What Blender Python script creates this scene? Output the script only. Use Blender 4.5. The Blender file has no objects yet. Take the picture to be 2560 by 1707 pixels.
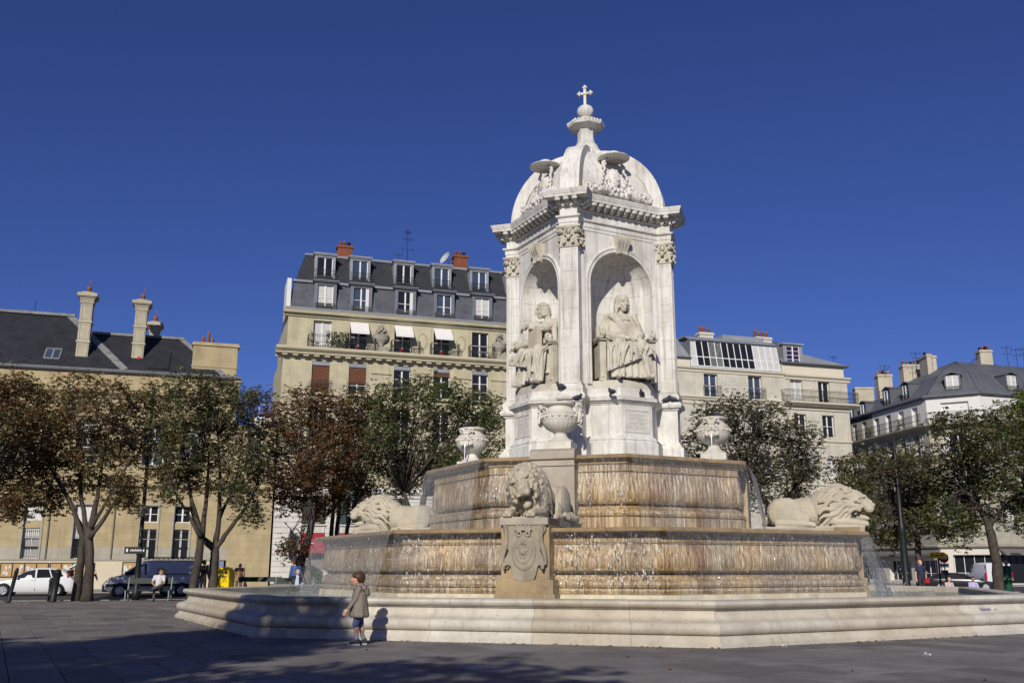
import bpy, bmesh, math, random
import numpy as np
from mathutils import Vector, Matrix, Euler

S = bpy.context.scene
COL = S.collection
R = math.radians
SUN_AZ, SUN_EL = R(-101.0), R(26.5)          # where the sun stands (behind the viewer, a little left)

# ---------------------------------------------------------------- camera
cam_d = bpy.data.cameras.new('camera'); cam = bpy.data.objects.new('camera', cam_d); COL.objects.link(cam)
cam.location = (0, 0, 1.35); cam.rotation_euler = (R(90 + 13.3645), 0, 0)
cam_d.sensor_width = 36; cam_d.lens = 36 * 2384.4 / 2560; cam_d.clip_end = 3000
S.camera = cam
# ---------------------------------------------------------------- sky
wld = bpy.data.worlds.new('World'); S.world = wld; wld.use_nodes = True
nt = wld.node_tree; nt.nodes.clear()
sky = nt.nodes.new('ShaderNodeTexSky'); sky.sky_type = 'NISHITA'; sky.sun_disc = False
sky.sun_elevation = SUN_EL
sky.sun_rotation = math.pi / 2 - SUN_AZ      # Blender measures clockwise from +Y
sky.altitude = 1500; sky.air_density = 1.0; sky.dust_density = 1.0; sky.ozone_density = 6.0
bg = nt.nodes.new('ShaderNodeBackground'); bg.inputs[1].default_value = 0.10
out = nt.nodes.new('ShaderNodeOutputWorld')
tint = nt.nodes.new('ShaderNodeMix'); tint.data_type = 'RGBA'; tint.blend_type = 'MULTIPLY'; tint.inputs[0].default_value = 1.0
tint.inputs[7].default_value = (.44, .44, .715, 1)      # the deep, slightly violet blue of a polarised autumn sky
nt.links.new(sky.outputs[0], tint.inputs[6]); nt.links.new(tint.outputs[2], bg.inputs[0]); nt.links.new(bg.outputs[0], out.inputs[0])
# ---------------------------------------------------------------- sun
sun_d = bpy.data.lights.new('sun', 'SUN'); sun = bpy.data.objects.new('sun', sun_d); COL.objects.link(sun)
sun_d.energy = 4.2; sun_d.angle = R(0.53); sun_d.color = (1.0, 0.945, 0.85)
sv = Vector((math.cos(SUN_AZ) * math.cos(SUN_EL), math.sin(SUN_AZ) * math.cos(SUN_EL), math.sin(SUN_EL)))
sun.rotation_euler = sv.to_track_quat('Z', 'Y').to_euler()
sun.location = sv * 60
S.view_settings.view_transform = 'Standard'; S.view_settings.look = 'None'
S.view_settings.exposure = 0.0; S.view_settings.gamma = 1.0; S.view_settings.use_curve_mapping = False

# ---------------------------------------------------------------- helpers
class MB:
    """collects faces for ONE mesh object"""
    def __init__(s): s.v = []; s.f = []; s.sm = []
    def add(s, vs, fs, smooth=False, M=None):
        b = len(s.v)
        if M is not None: vs = [tuple(M @ Vector(p)) for p in vs]
        s.v += [tuple(p) for p in vs]; s.f += [tuple(i + b for i in f) for f in fs]; s.sm += [smooth] * len(fs); return s
    def box(s, x0, x1, y0, y1, z0, z1, M=None):
        return s.add([(x0,y0,z0),(x1,y0,z0),(x1,y1,z0),(x0,y1,z0),(x0,y0,z1),(x1,y0,z1),(x1,y1,z1),(x0,y1,z1)],
                     [(0,3,2,1),(4,5,6,7),(0,1,5,4),(1,2,6,5),(2,3,7,6),(3,0,4,7)], False, M)
    def cbox(s, c, d, M=None):
        return s.box(c[0]-d[0]/2, c[0]+d[0]/2, c[1]-d[1]/2, c[1]+d[1]/2, c[2]-d[2]/2, c[2]+d[2]/2, M)
    def quad(s, a, b, c, d, smooth=False, M=None): return s.add([a,b,c,d], [(0,1,2,3)], smooth, M)
    def loft(s, rings, closed=True, caps=True, smooth=False, M=None):
        n = len(rings[0]); vs = [p for r in rings for p in r]; fs = []
        for i in range(len(rings)-1):
            for j in range(n if closed else n-1):
                k = (j+1) % n
                fs.append((i*n+j, i*n+k, (i+1)*n+k, (i+1)*n+j))
        if caps and closed:
            fs.append(tuple(range(n-1,-1,-1))); fs.append(tuple((len(rings)-1)*n+j for j in range(n)))
        return s.add(vs, fs, smooth, M)
    def prism(s, poly, z0, z1, M=None):
        return s.loft([[(x,y,z0) for x,y in poly], [(x,y,z1) for x,y in poly]], M=M)
    def lathe(s, prof, n=24, smooth=True, M=None, rot=0.0, rib=None):
        rings = []
        for r, z in prof:
            ring = []
            for j in range(n):
                a = rot + 2*math.pi*j/n; q = r
                if rib: q = r * (1 + rib(j, z))
                ring.append((q*math.cos(a), q*math.sin(a), z))
            rings.append(ring)
        return s.loft(rings, smooth=smooth, M=M)
    def tube(s, pts, rad, n=6, smooth=True, M=None, flat=1.0):
        pts = [Vector(p) for p in pts]
        if not hasattr(rad, '__len__'): rad = [rad]*len(pts)
        rings = []; up = Vector((0,0,1)); px = None
        for i, p in enumerate(pts):
            d = (pts[min(i+1,len(pts)-1)] - pts[max(i-1,0)])
            if d.length < 1e-9: d = Vector((0,0,1))
            d.normalize()
            if px is None: px = d.cross(up if abs(d.z) < .95 else Vector((1,0,0))).normalized()
            else:
                q = px - d * px.dot(d)
                px = q.normalized() if q.length > 1e-6 else d.cross(Vector((1,0,0))).normalized()
            py = d.cross(px)
            rings.append([tuple(p + (px*math.cos(2*math.pi*j/n) + py*math.sin(2*math.pi*j/n)*flat)*rad[i]) for j in range(n)])
        return s.loft(rings, smooth=smooth, M=M)
    def ball(s, c, r, seg=10, ring=6, M=None, smooth=True):
        if not hasattr(r, '__len__'): r = (r,r,r)
        L = Matrix.Translation(c) @ (M if M is not None else Matrix.Identity(4))
        vs = [(0,0,-r[2])]; fs = []
        for i in range(1, ring):
            t = -math.pi/2 + math.pi*i/ring
            for j in range(seg):
                a = 2*math.pi*j/seg; vs.append((r[0]*math.cos(t)*math.cos(a), r[1]*math.cos(t)*math.sin(a), r[2]*math.sin(t)))
        vs.append((0,0,r[2])); top = len(vs)-1
        for j in range(seg): fs.append((0, 1+(j+1)%seg, 1+j))
        for i in range(ring-2):
            for j in range(seg):
                k = (j+1)%seg; fs.append((1+i*seg+j, 1+i*seg+k, 1+(i+1)*seg+k, 1+(i+1)*seg+j))
        for j in range(seg): fs.append((1+(ring-2)*seg+j, 1+(ring-2)*seg+(j+1)%seg, top))
        return s.add(vs, fs, smooth, L)
    def cap(s, a, b, ra, rb, n=8):          # rounded limb
        a, b = Vector(a), Vector(b); s.ball(a, ra, n, 6); s.ball(b, rb, n, 6)
        if (b-a).length > 1e-6: s.tube([a, b], [ra, rb], n)
        return s
    def mesh(s, name, mat=None):
        me = bpy.data.meshes.new(name); me.from_pydata(s.v, [], s.f); me.update()
        me.polygons.foreach_set('use_smooth', s.sm)
        if mat is not None: me.materials.append(mat)
        return me
    def build(s, name, mat, parent=None, loc=None, rot=None, recalc=True):
        me = s.mesh(name, mat)
        if recalc:
            bm = bmesh.new(); bm.from_mesh(me); bmesh.ops.recalc_face_normals(bm, faces=bm.faces); bm.to_mesh(me); bm.free()
        return link(name, me, parent, loc, rot)

def link(name, data, parent=None, loc=None, rot=None):
    o = bpy.data.objects.new(name, data); COL.objects.link(o)
    if parent is not None: o.parent = parent
    if loc is not None: o.location = loc
    if rot is not None: o.rotation_euler = rot if hasattr(rot, '__len__') else (0,0,rot)
    return o
def tag(o, label=None, cat=None, group=None, kind=None):
    if label: o['label'] = label
    if cat: o['category'] = cat
    if group: o['group'] = group
    if kind: o['kind'] = kind
    return o
def thing(name, label, cat, loc=(0,0,0), rot=0.0, group=None):
    o = link(name, None, None, loc, rot); o.empty_display_size = .3
    return tag(o, label, cat, group)
def kids(o): return [c for c in ALLKIDS.get(o.name, [])]
def copy_tree(o, parent=None, depth=0):
    c = o.copy(); COL.objects.link(c)
    if parent is not None: c.parent = parent
    for ch in list(o.children): copy_tree(ch, c, depth+1)
    return c
def shade(o, ang=40):
    me = o.data
    me.polygons.foreach_set('use_smooth', [True]*len(me.polygons)); 
    try: me.set_sharp_from_angle(angle=R(ang))
    except Exception: pass
    return o

# sculpting: overlapping lumps fused into one continuous surface
def sculpt(name, mb, mat, voxel=.02, smooth=2, fac=.5, parent=None, loc=None, rot=None, scale=1.0, dents=()):
    tmp = link('sculpt_tmp', mb.mesh('sculpt_tmp'))
    m = tmp.modifiers.new('r', 'REMESH'); m.mode = 'VOXEL'; m.voxel_size = voxel; m.use_smooth_shade = True
    if smooth:
        q = tmp.modifiers.new('s', 'SMOOTH'); q.factor = fac; q.iterations = smooth
    dg = bpy.context.evaluated_depsgraph_get(); dg.update()
    me = bpy.data.meshes.new_from_object(tmp.evaluated_get(dg))
    old = tmp.data; bpy.data.objects.remove(tmp); bpy.data.meshes.remove(old)
    if dents:                                  # hollows: eye sockets, nostrils, mouths
        n = len(me.vertices); co = np.empty(n*3, np.float32); me.vertices.foreach_get('co', co); co = co.reshape(-1,3)
        for c, r in dents:
            q = co - np.array(c, np.float32); rr = np.array(r if hasattr(r,'__len__') else (r,r,r), np.float32); d = np.linalg.norm(q/rr, axis=1); k = d < 1
            co[k] = np.array(c, np.float32) + q[k]/np.maximum(d[k],.15)[:,None]
        me.vertices.foreach_set('co', co.ravel()); me.update()
    me.name = name; me.materials.clear(); me.materials.append(mat)
    if scale != 1.0: me.transform(Matrix.Scale(scale, 4))
    me.polygons.foreach_set('use_smooth', [True]*len(me.polygons))
    return link(name, me, parent, loc, rot)

# ---------------------------------------------------------------- materials
def lerp3(a, k): return tuple(min(1, c*k) for c in a)
class NT:
    def __init__(s, name):
        s.m = bpy.data.materials.new(name); s.m.use_nodes = True; s.t = s.m.node_tree; s.t.nodes.clear()
        s.out = s.n('ShaderNodeOutputMaterial'); s.p = s.n('ShaderNodeBsdfPrincipled'); s.l(s.p.outputs[0], s.out.inputs[0])
        s._pos = None
    def n(s, t, **k):
        o = s.t.nodes.new(t)
        for a, b in k.items(): setattr(o, a, b)
        return o
    def l(s, a, b): s.t.links.new(a, b)
    def pos(s, scale=(1,1,1), rotz=0.0):
        if s._pos is None: s._pos = s.n('ShaderNodeNewGeometry').outputs['Position']
        mp = s.n('ShaderNodeMapping'); mp.inputs['Scale'].default_value = scale; mp.inputs['Rotation'].default_value = (0,0,rotz)
        if rotz:                                       # turn first, then scale
            mp.inputs['Scale'].default_value = (1,1,1)
            mp2 = s.n('ShaderNodeMapping'); mp2.inputs['Scale'].default_value = scale
            s.l(s._pos, mp.inputs[0]); s.l(mp.outputs[0], mp2.inputs[0]); return mp2.outputs[0]
        s.l(s._pos, mp.inputs[0]); return mp.outputs[0]
    def noise(s, vec, scale=1.0, detail=4, rough=.55):
        t = s.n('ShaderNodeTexNoise'); t.inputs['Scale'].default_value = scale; t.inputs['Detail'].default_value = detail
        t.inputs['Roughness'].default_value = rough; s.l(vec, t.inputs['Vector']); return t.outputs['Fac']
    def ramp(s, fac, stops):
        r = s.n('ShaderNodeValToRGB'); e = r.color_ramp.elements
        while len(e) < len(stops): e.new(.5)
        for i, (p, c) in enumerate(stops):
            e[i].position = p; e[i].color = (*c, 1) if len(c) == 3 else c
        s.l(fac, r.inputs[0]); return r.outputs[0]
    def mix(s, fac, a, b, mode='MIX'):
        m = s.n('ShaderNodeMix', data_type='RGBA', blend_type=mode)
        for sock, v in ((m.inputs[0], fac), (m.inputs[6], a), (m.inputs[7], b)):
            if hasattr(v, 'node'): s.l(v, sock)
            elif hasattr(v, '__len__'): sock.default_value = (*v, 1)
            else: sock.default_value = v
        return m.outputs[2]
    def bump(s, h, strength=.3, dist=.02):
        b = s.n('ShaderNodeBump'); b.inputs['Strength'].default_value = strength; b.inputs['Distance'].default_value = dist
        s.l(h, b.inputs['Height']); s.l(b.outputs[0], s.p.inputs['Normal']); return b
    def set(s, **k):
        for a, v in k.items():
            sock = s.p.inputs[a.replace('_', ' ')]
            if hasattr(v, 'node'): s.l(v, sock)
            else: sock.default_value = (*v, 1) if hasattr(v, '__len__') else v
        return s

MATS = {}
def M_(name, col, rough=.8, var=.12, scale=2.0, bump=0.0, bscale=30, spec=.3, metal=0.0, emit=None, stain=None, stain_amt=.5, stain_scale=.6):
    if name in MATS: return MATS[name]
    k = NT(name)
    if var or stain:
        c = k.ramp(k.noise(k.pos(), scale, 6, .6), [(.3, lerp3(col, 1-var)), (.7, lerp3(col, 1+var))])
        if stain:
            f = k.ramp(k.noise(k.pos((1,1,.35)), stain_scale, 5, .65), [(.48, (0,0,0)), (.72, (stain_amt,)*3)])
            c = k.mix(f, c, stain)
        k.set(Base_Color=c)
    else: k.set(Base_Color=col)
    k.set(Roughness=rough, Metallic=metal); k.p.inputs['Specular IOR Level'].default_value = spec
    if bump: k.bump(k.noise(k.pos(), bscale, 5, .6), bump, .02)
    if emit: k.set(Emission_Color=emit[0], Emission_Strength=emit[1])
    MATS[name] = k.m; return k.m

def stone_joints(name, col, col2, bw=.9, bh=.42, ang=0.0, joint=.006, rough=.85, jcol=.55, var=.16):
    """ashlar: every block a little different, thin joints"""
    k = NT(name)
    v = k.pos(rotz=-ang)
    sx = k.n('ShaderNodeSeparateXYZ'); k.l(v, sx.inputs[0]); cb = k.n('ShaderNodeCombineXYZ')
    k.l(sx.outputs[0], cb.inputs[0]); k.l(sx.outputs[2], cb.inputs[1])
    b = k.n('ShaderNodeTexBrick'); k.l(cb.outputs[0], b.inputs['Vector'])
    b.inputs['Scale'].default_value = 1.0; b.inputs['Brick Width'].default_value = bw; b.inputs['Row Height'].default_value = bh
    b.inputs['Mortar Size'].default_value = joint; b.inputs['Mortar Smooth'].default_value = .3; b.inputs['Bias'].default_value = 0
    b.inputs['Color1'].default_value = (*lerp3(col, 1), 1); b.inputs['Color2'].default_value = (*col2, 1)
    b.inputs['Mortar'].default_value = (*lerp3(col, jcol), 1)
    n1 = k.ramp(k.noise(k.pos(), 1.1, 7, .62), [(.3, (1-var,)*3), (.7, (1+var*.6,)*3)])
    c = k.mix(1.0, b.outputs['Color'], n1, 'MULTIPLY')
    n2 = k.ramp(k.noise(k.pos((2.2,2.2,.25)), 1.0, 5, .7), [(.5, (1,1,1)), (.78, (.74,.70,.64))])
    c = k.mix(.8, c, n2, 'MULTIPLY')
    k.set(Base_Color=c, Roughness=rough); k.p.inputs['Specular IOR Level'].default_value = .25
    k.bump(k.noise(k.pos(), 14, 5, .6), .25, .01)
    return k.m
# ================================================================ THE FOUNTAIN
FC = (2.4655, 29.39, 0.0); FROT = R(-106.92 + 45)
T22 = math.tan(R(22.5))
def fpt(k, ap, u, z):
    a = R(-45 + 45*k); return (ap*math.cos(a) - u*math.sin(a), ap*math.sin(a) + u*math.cos(a), z)
def fmat(k, ap=0, z=0):                 # frame on face k: x = along the face, y = outward, z = up
    a = R(-45 + 45*k); c, s = math.cos(a), math.sin(a)
    return Matrix(((-s, c, 0, ap*c), (c, s, 0, ap*s), (0, 0, 1, z), (0, 0, 0, 1)))

def fountain_marble():
    k = NT('weathered white stone')
    c = k.ramp(k.noise(k.pos(), .9, 7, .62), [(.28, (.50,.475,.42)), (.5, (.665,.645,.595)), (.75, (.74,.725,.685))])
    st = k.ramp(k.noise(k.pos((7,7,.4)), 1.0, 6, .74), [(.5, (0,0,0)), (.70, (.78,)*3)])
    c = k.mix(st, c, (.30,.27,.215))
    bl = k.ramp(k.noise(k.pos(), 2.6, 6, .7), [(.52, (0,0,0)), (.7, (.55,)*3)]); c = k.mix(bl, c, (.42,.385,.31))
    pit = k.ramp(k.noise(k.pos(), 26, 3, .5), [(.27, (.45,.42,.36)), (.36, (1,1,1))])
    c = k.mix(.55, c, pit, 'MULTIPLY')
    k.set(Base_Color=c, Roughness=.75); k.p.inputs['Specular IOR Level'].default_value = .3
    k.bump(k.noise(k.pos(), 22, 6, .65), .45, .012); return k.m
def statue_stone():
    k = NT('grey beige statue stone')
    c = k.ramp(k.noise(k.pos(), 2.2, 7, .66), [(.28, (.34,.305,.235)), (.5, (.52,.48,.39)), (.72, (.60,.56,.475))])
    pit = k.ramp(k.noise(k.pos(), 30, 3, .5), [(.3, (.55,.52,.46)), (.42, (1,1,1))])
    c = k.mix(.5, c, pit, 'MULTIPLY')
    k.set(Base_Color=c, Roughness=.85); k.p.inputs['Specular IOR Level'].default_value = .2
    k.bump(k.noise(k.pos(), 30, 5, .65), .4, .01); return k.m
def kerb_stone_mat():
    k = NT('worn limestone kerb')
    oi = k.n('ShaderNodeObjectInfo').outputs['Random']
    base = k.ramp(oi, [(0, (.49,.45,.38)), (.35, (.58,.55,.49)), (.7, (.44,.38,.29)), (1, (.55,.51,.44))])
    c = k.mix(1.0, base, k.ramp(k.noise(k.pos(), 1.6, 7, .65), [(.3, (.74,.72,.68)), (.7, (1.1,1.1,1.08))]), 'MULTIPLY')
    pit = k.ramp(k.noise(k.pos(), 17, 4, .6), [(.3, (.42,.38,.33)), (.38, (1,1,1))])
    c = k.mix(.65, c, pit, 'MULTIPLY')
    st = k.ramp(k.noise(k.pos((7,7,.5)), 1.0, 5, .7), [(.52, (1,1,1)), (.8, (.66,.61,.52))])
    c = k.mix(.7, c, st, 'MULTIPLY')
    k.set(Base_Color=c, Roughness=.8); k.p.inputs['Specular IOR Level'].default_value = .3
    k.bump(k.noise(k.pos(), 20, 6, .65), .5, .012); return k.m
def wet_stone():
    k = NT('wet golden stone')
    st = k.noise(k.pos((25,25,.5)), 1.0, 5, .66)
    c = k.ramp(st, [(.28, (.085,.058,.03)), (.42, (.27,.195,.105)), (.54, (.46,.375,.24)), (.68, (.82,.76,.63))])
    lg = k.ramp(k.noise(k.pos((.8,.8,.5)), 1.0, 4, .5), [(.34, (1.0,.82,.52)), (.47, (.98,.93,.84)), (.62, (.78,.74,.72))])
    c = k.mix(1.0, c, lg, 'MULTIPLY')
    alg = k.ramp(k.noise(k.pos((1.3,1.3,.45)), 1.0, 6, .65), [(.46,(1,1,1)),(.64,(.56,.43,.27))]); c = k.mix(1.0, c, alg, 'MULTIPLY')
    k.set(Base_Color=c, Roughness=.34); k.p.inputs['Specular IOR Level'].default_value = .6
    k.set(Coat_Weight=.8, Coat_Roughness=.07)
    b = k.bump(k.noise(k.pos((32,32,2.4)), 1.0, 4, .65), .8, .045)
    k.l(b.outputs[0], k.p.inputs['Coat Normal']); return k.m
def coping_mat():
    k = NT('ochre stained coping')
    c = k.ramp(k.noise(k.pos(), 3.5, 6, .6), [(.3, (.20,.125,.05)), (.7, (.36,.25,.11))])
    oi = k.n('ShaderNodeObjectInfo').outputs['Random']
    c = k.mix(1.0, c, k.ramp(oi, [(0, (.85,.85,.85)), (1, (1.12,1.1,1.1))]), 'MULTIPLY')
    k.set(Base_Color=c, Roughness=.4); k.p.inputs['Specular IOR Level'].default_value = .5
    k.bump(k.noise(k.pos(), 24, 5, .6), .4, .012); return k.m
MARBLE, STATUE, KERB, WET, COPE = fountain_marble(), statue_stone(), kerb_stone_mat(), wet_stone(), coping_mat()
BLOCK = M_('pale grey porous stone', (.37,.325,.26), .8, .2, 2.2, .4, 26, stain=(.33,.24,.12), stain_amt=.5)
LIONST = M_('pale lion stone', (.44,.39,.30), .85, .18, 1.6, .35, 26, stain=(.42,.35,.22), stain_amt=.6, stain_scale=.9)

fountain = thing('fountain', 'large octagonal tiered stone fountain crowned by a domed white pavilion with a cross', 'fountain', FC, FROT)
fk = random.Random(11)

def oct_seg(prof, k, a, b, pad=0.0, caps=True, closed=True, flute=None):
    """piece of an octagonal ring between lateral fractions a..b (-1..1) on face k"""
    mb = MB(); n = 2 if flute is None else flute; rings = []
    for i in range(n):
        f = a + (b-a)*i/(n-1); ring = []
        for j, (ap, z) in enumerate(prof):
            u = f*ap*T22
            if i == 0: u += pad
            if i == n-1: u -= pad
            ring.append(fpt(k, ap, u, z))
        rings.append(ring)
    return mb.loft(rings, closed=closed, caps=caps)

# ---- outer basin: a moulded kerb of separate stones
bp = [(11.2,0),(11.2,.068),(11.185,.08),(11.14,.12),(11.10,.165),(11.10,.19),(11.06,.197),(11.11,.205),(11.15,.235),(11.175,.28),(11.18,.32),
      (11.165,.37),(11.13,.405),(11.08,.42),(11.0,.44),(10.93,.48),(10.895,.53),(10.885,.585),(10.89,.625),(10.935,.632),(10.935,.648),
      (10.985,.66),(11.025,.69),(11.04,.725),(11.03,.76),(10.99,.785),(10.95,.79),(10.58,.79),(10.55,.765),(10.55,0)]
basin = link('outer_basin', None, fountain)
cuts = [-1, -.64, -.18, .26, .66, 1]
cuts2 = [-1, -.70, -.42, -.02, .45, 1]
for k in range(-3, 5):
    cc = cuts if k % 2 == 0 else cuts2
    for a, b in zip(cc[:-1], cc[1:]):
        o = oct_seg(bp, k, a, b, .0025).build('kerb_stone', KERB, basin); shade(o, 32)
mb = MB()
for k in range(-3, 5):
    mb.add([fpt(k, 11.0, -11.0*T22, .02), fpt(k, 11.0, 11.0*T22, .02), (0,0,.02)], [(0,1,2)])
mb.build('basin_floor', M_('dark basin floor', (.16,.17,.14), .7, .2, 2), basin)

PALEB = M_('pale scoured base stone', (.62,.56,.40), .4, .2, 5, .5, 30, stain=(.40,.30,.15), stain_amt=.6, stain_scale=2.0)
# ---- stepped tiers with a lip the water runs over
def tier(name, base, lip, stones, pale=None):
    root = link(name, None, fountain)
    ncol = 90
    prof = base
    mb = MB()
    for k in range(-3, 5):
        rings = []
        for i in range(ncol+1):
            f = -1 + 2*i/ncol; ring = []
            for ap, z, fl in prof:
                fl_a = fl*(abs(math.sin(math.pi*i/3.0)) - .5)*.020
                ring.append(fpt(k, ap + fl_a, f*ap*T22, z))
            rings.append(ring)
        mb.loft(rings, closed=False, caps=False)
    o = mb.build('fluted_wall', WET, root); shade(o, 30)
    if pale: oct_band = MB(); [oct_band.loft([[fpt(k, pale[0]+.012, f*(pale[0]+.012)*T22, z) for z in (pale[1],pale[2],pale[2]+.006)] for f in (-1,1)], closed=False, caps=False) for k in range(-3,5)]; oct_band.build('pale_base_band', PALEB, root)
    for k in range(-3, 5):
        for a, b in zip(stones[:-1], stones[1:]):
            shade(oct_seg(lip, k, a, b, .002).build('coping_stone', COPE, root), 32)
    return root
mid = [(7.47,.3,0),(7.47,.79,0),(7.44,.80,0),(7.40,.81,0),(7.42,.86,0),(7.40,.915,0),(7.37,.922,0),(7.42,.94,0),(7.445,1.0,0),(7.43,1.07,0),(7.37,1.12,0),(7.36,1.165,0),
       (7.30,1.17,0),(7.30,1.20,0),(7.20,1.212,0),(7.19,1.235,0),(7.30,1.25,.3),(7.39,1.30,1),(7.43,1.37,1),(7.44,1.46,1),(7.42,1.6,1),(7.385,1.75,1),(7.365,1.87,1),(7.365,1.885,0),
       (7.40,1.892,0),(7.40,1.905,0),(7.37,1.91,0),(7.37,1.92,0),(7.39,1.925,0),(7.36,1.935,0),(7.36,2.06,0),(7.42,2.08,0),(7.44,2.12,0),(7.52,2.135,0)]
tier('lower_cascade', mid, [(7.45,2.12),(7.62,2.135),(7.65,2.155),(7.655,2.21),(7.63,2.235),(7.58,2.24),(7.15,2.24),(7.1,2.2),(7.1,2.05),(7.45,2.05)], [-1,-.55,.1,.6,1], pale=(7.47,.4,.775))
up = [(4.55,2.15,0),(4.55,2.62,0),(4.51,2.63,0),(4.49,2.64,0),(4.54,2.66,0),(4.56,2.72,0),(4.53,2.80,0),(4.46,2.855,0),(4.46,2.87,0),(4.40,2.88,0),(4.40,2.905,0),(4.33,2.915,0),(4.32,2.945,0),
      (4.42,2.96,.3),(4.49,3.02,1),(4.52,3.10,1),(4.525,3.22,1),(4.50,3.42,1),(4.465,3.62,1),(4.45,3.76,1),(4.45,3.775,0),(4.49,3.782,0),(4.49,3.80,0),(4.455,3.81,0),(4.455,4.0,0),(4.49,4.01,0),(4.52,4.06,0),(4.55,4.09,0),(4.62,4.10,0)]
tier('upper_cascade', up, [(4.5,4.08),(4.64,4.10),(4.69,4.115),(4.695,4.18),(4.67,4.205),(4.62,4.212),(4.25,4.212),(4.2,4.18),(4.2,3.98),(4.5,3.98)], [-1,-.2,.45,1])

# ---- lion pedestals and urn blocks on the four diagonals
SHIELD = M_('grey brown carved stone', (.31,.265,.20), .85, .25, 3, .5, 26, stain=(.16,.13,.085), stain_amt=.6, stain_scale=1.6)
OCHB = M_('ochre wet block', (.33,.235,.12), .5, .25, 2.0, .4, 24, spec=.5, stain=(.15,.095,.045), stain_amt=.7)
def diag_block(k):
    F0 = fmat(k); front = k in (0, 4); F = F0 @ Matrix.Translation((.12 if k == 0 else 0,0,0)); pe = 7.86 if front else 7.58
    root = link('lion_pedestal', None, fountain)
    mb = MB()
    mb.box(-.70,.70, 6.9, pe+.12, .3, .80, F); mb.box(-.66,.66, 6.9, pe+.08, .80, 1.10, F); mb.box(-.56,.56, 6.9, pe, 1.10, 2.46, F)
    mb.build('pedestal_block', OCHB, root)
    MB().box(-.56,.56, 4.60, 7.98 if front else 7.70, 2.30, 2.455, F).build('plinth_slab', BLOCK, root)
    F = F0; mb = MB(); q_ = 0 if front else .28
    mb.box(-.58,.58, 4.1, 4.90-q_, 2.3, 3.92, F); mb.box(-.60,.60, 4.1, 4.94-q_, 3.92, 3.95, F); mb.box(-.58,.58,4.1,4.90-q_,3.95,4.06,F)
    mb.build('urn_pier', BLOCK if front else OCHB, root)
    if not front: return root
    pf = [(4.1,4.06),(4.88,4.06),(4.95,4.10),(4.965,4.20),(4.95,4.30),(4.80,4.375),(4.1,4.40)]
    mb = MB(); mb.loft([[tuple(F @ Vector((x,y,z))) for y,z in pf] for x in (-.60,.60)])
    shade(mb.build('urn_cushion', BLOCK, root), 50)
    F = F0 @ Matrix.Translation((.12 if k == 0 else 0,0,0))
    # carved shield with a mural crown on the front
    s = MB()
    out_ = [(-.50,2.40),(.50,2.40),(.50,2.18),(.42,2.05),(.44,1.80),(.36,1.74),(.42,1.60),(.50,1.50),(.40,1.32),(.32,1.42),(.27,1.22),(.22,1.10),(0,1.06),
            (-.22,1.10),(-.27,1.22),(-.32,1.42),(-.40,1.32),(-.50,1.50),(-.42,1.60),(-.36,1.74),(-.44,1.80),(-.42,2.05),(-.50,2.18)]
    s.loft([[tuple(F @ Vector((x,y,z))) for x,z in out_] for y in (7.84,7.95)])
    for rx, rz, y, cz in ((.275,.40,7.97,1.70),(.21,.30,8.0,1.74)):
        s.loft([[tuple(F @ Vector((m*rx*math.cos(a), yy, cz + m*rz*math.sin(a)))) for a in [2*math.pi*i/28 for i in range(28)]] for yy, m in ((7.9,1),(y,1),(y+.02,.86))], smooth=False)
    s.ball(tuple(F @ Vector((0,8.0,1.72))), .1, 10, 6)
    for i in range(14):
        a = 2*math.pi*i/14; s.ball(tuple(F @ Vector((.10*math.cos(a)+fk.uniform(-.03,.03), 8.02, 1.74+.17*math.sin(a)))), fk.uniform(.025,.045), 6, 4)
    for sg in (-1,1):
        cv = [(sg*(.45-.05*math.sin(t*5)), 7.97, 2.32-t*.9) for t in [i/12 for i in range(13)]]
        s.tube([tuple(F @ Vector(p)) for p in cv], [.045]*6+[.055,.06,.06,.05,.045,.04,.03], 7)
        s.tube([tuple(F @ Vector((sg*(.10+.05*math.cos(t)), 8.0, 2.10+.05*math.sin(t)))) for t in [i*.6 for i in range(11)]], .03, 6)
        s.tube([tuple(F @ Vector(p)) for p in ((sg*.36,7.97,1.45),(sg*.46,8.02,1.42),(sg*.44,8.03,1.33))], [.05,.05,.03], 7)
    s.box(-.20,.20,7.93,8.03,2.17,2.20,F); s.box(-.17,.17,7.93,8.0,2.20,2.27,F)
    for i in range(4): s.box(-.17+i*.095,-.12+i*.095,7.93,8.01,2.27,2.33,F)
    o = sculpt('carved_shield', s, SHIELD, .0115, 1, .25, root)
    return root
for k in (0, 2, -2, 4): diag_block(k)

# ---- pavilion
pav = link('pavilion', None, fountain)
AW, PF, PH = 1.79, 2.68, .27            # wall distance, pier front, pier half width
def ring_plan(a, p, h):
    """outline of the pavilion with its four projecting corner piers"""
    pts = []
    for k in (0, 2, 4, 6):
        ti = math.sqrt(2)*a - h
        for t, u in ((ti,-h),(p,-h),(p,h),(ti,h)): pts.append(fpt(k, t, u, 0)[:2])
    return pts
def plan_sweep(prof, a=AW, p=PF, h=PH, bottom=True):
    rings = [[(x,y,z) for x,y in ring_plan(a+o, p+o, h+o)] for o, z in prof]
    return MB().loft(rings, caps=True)
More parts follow.
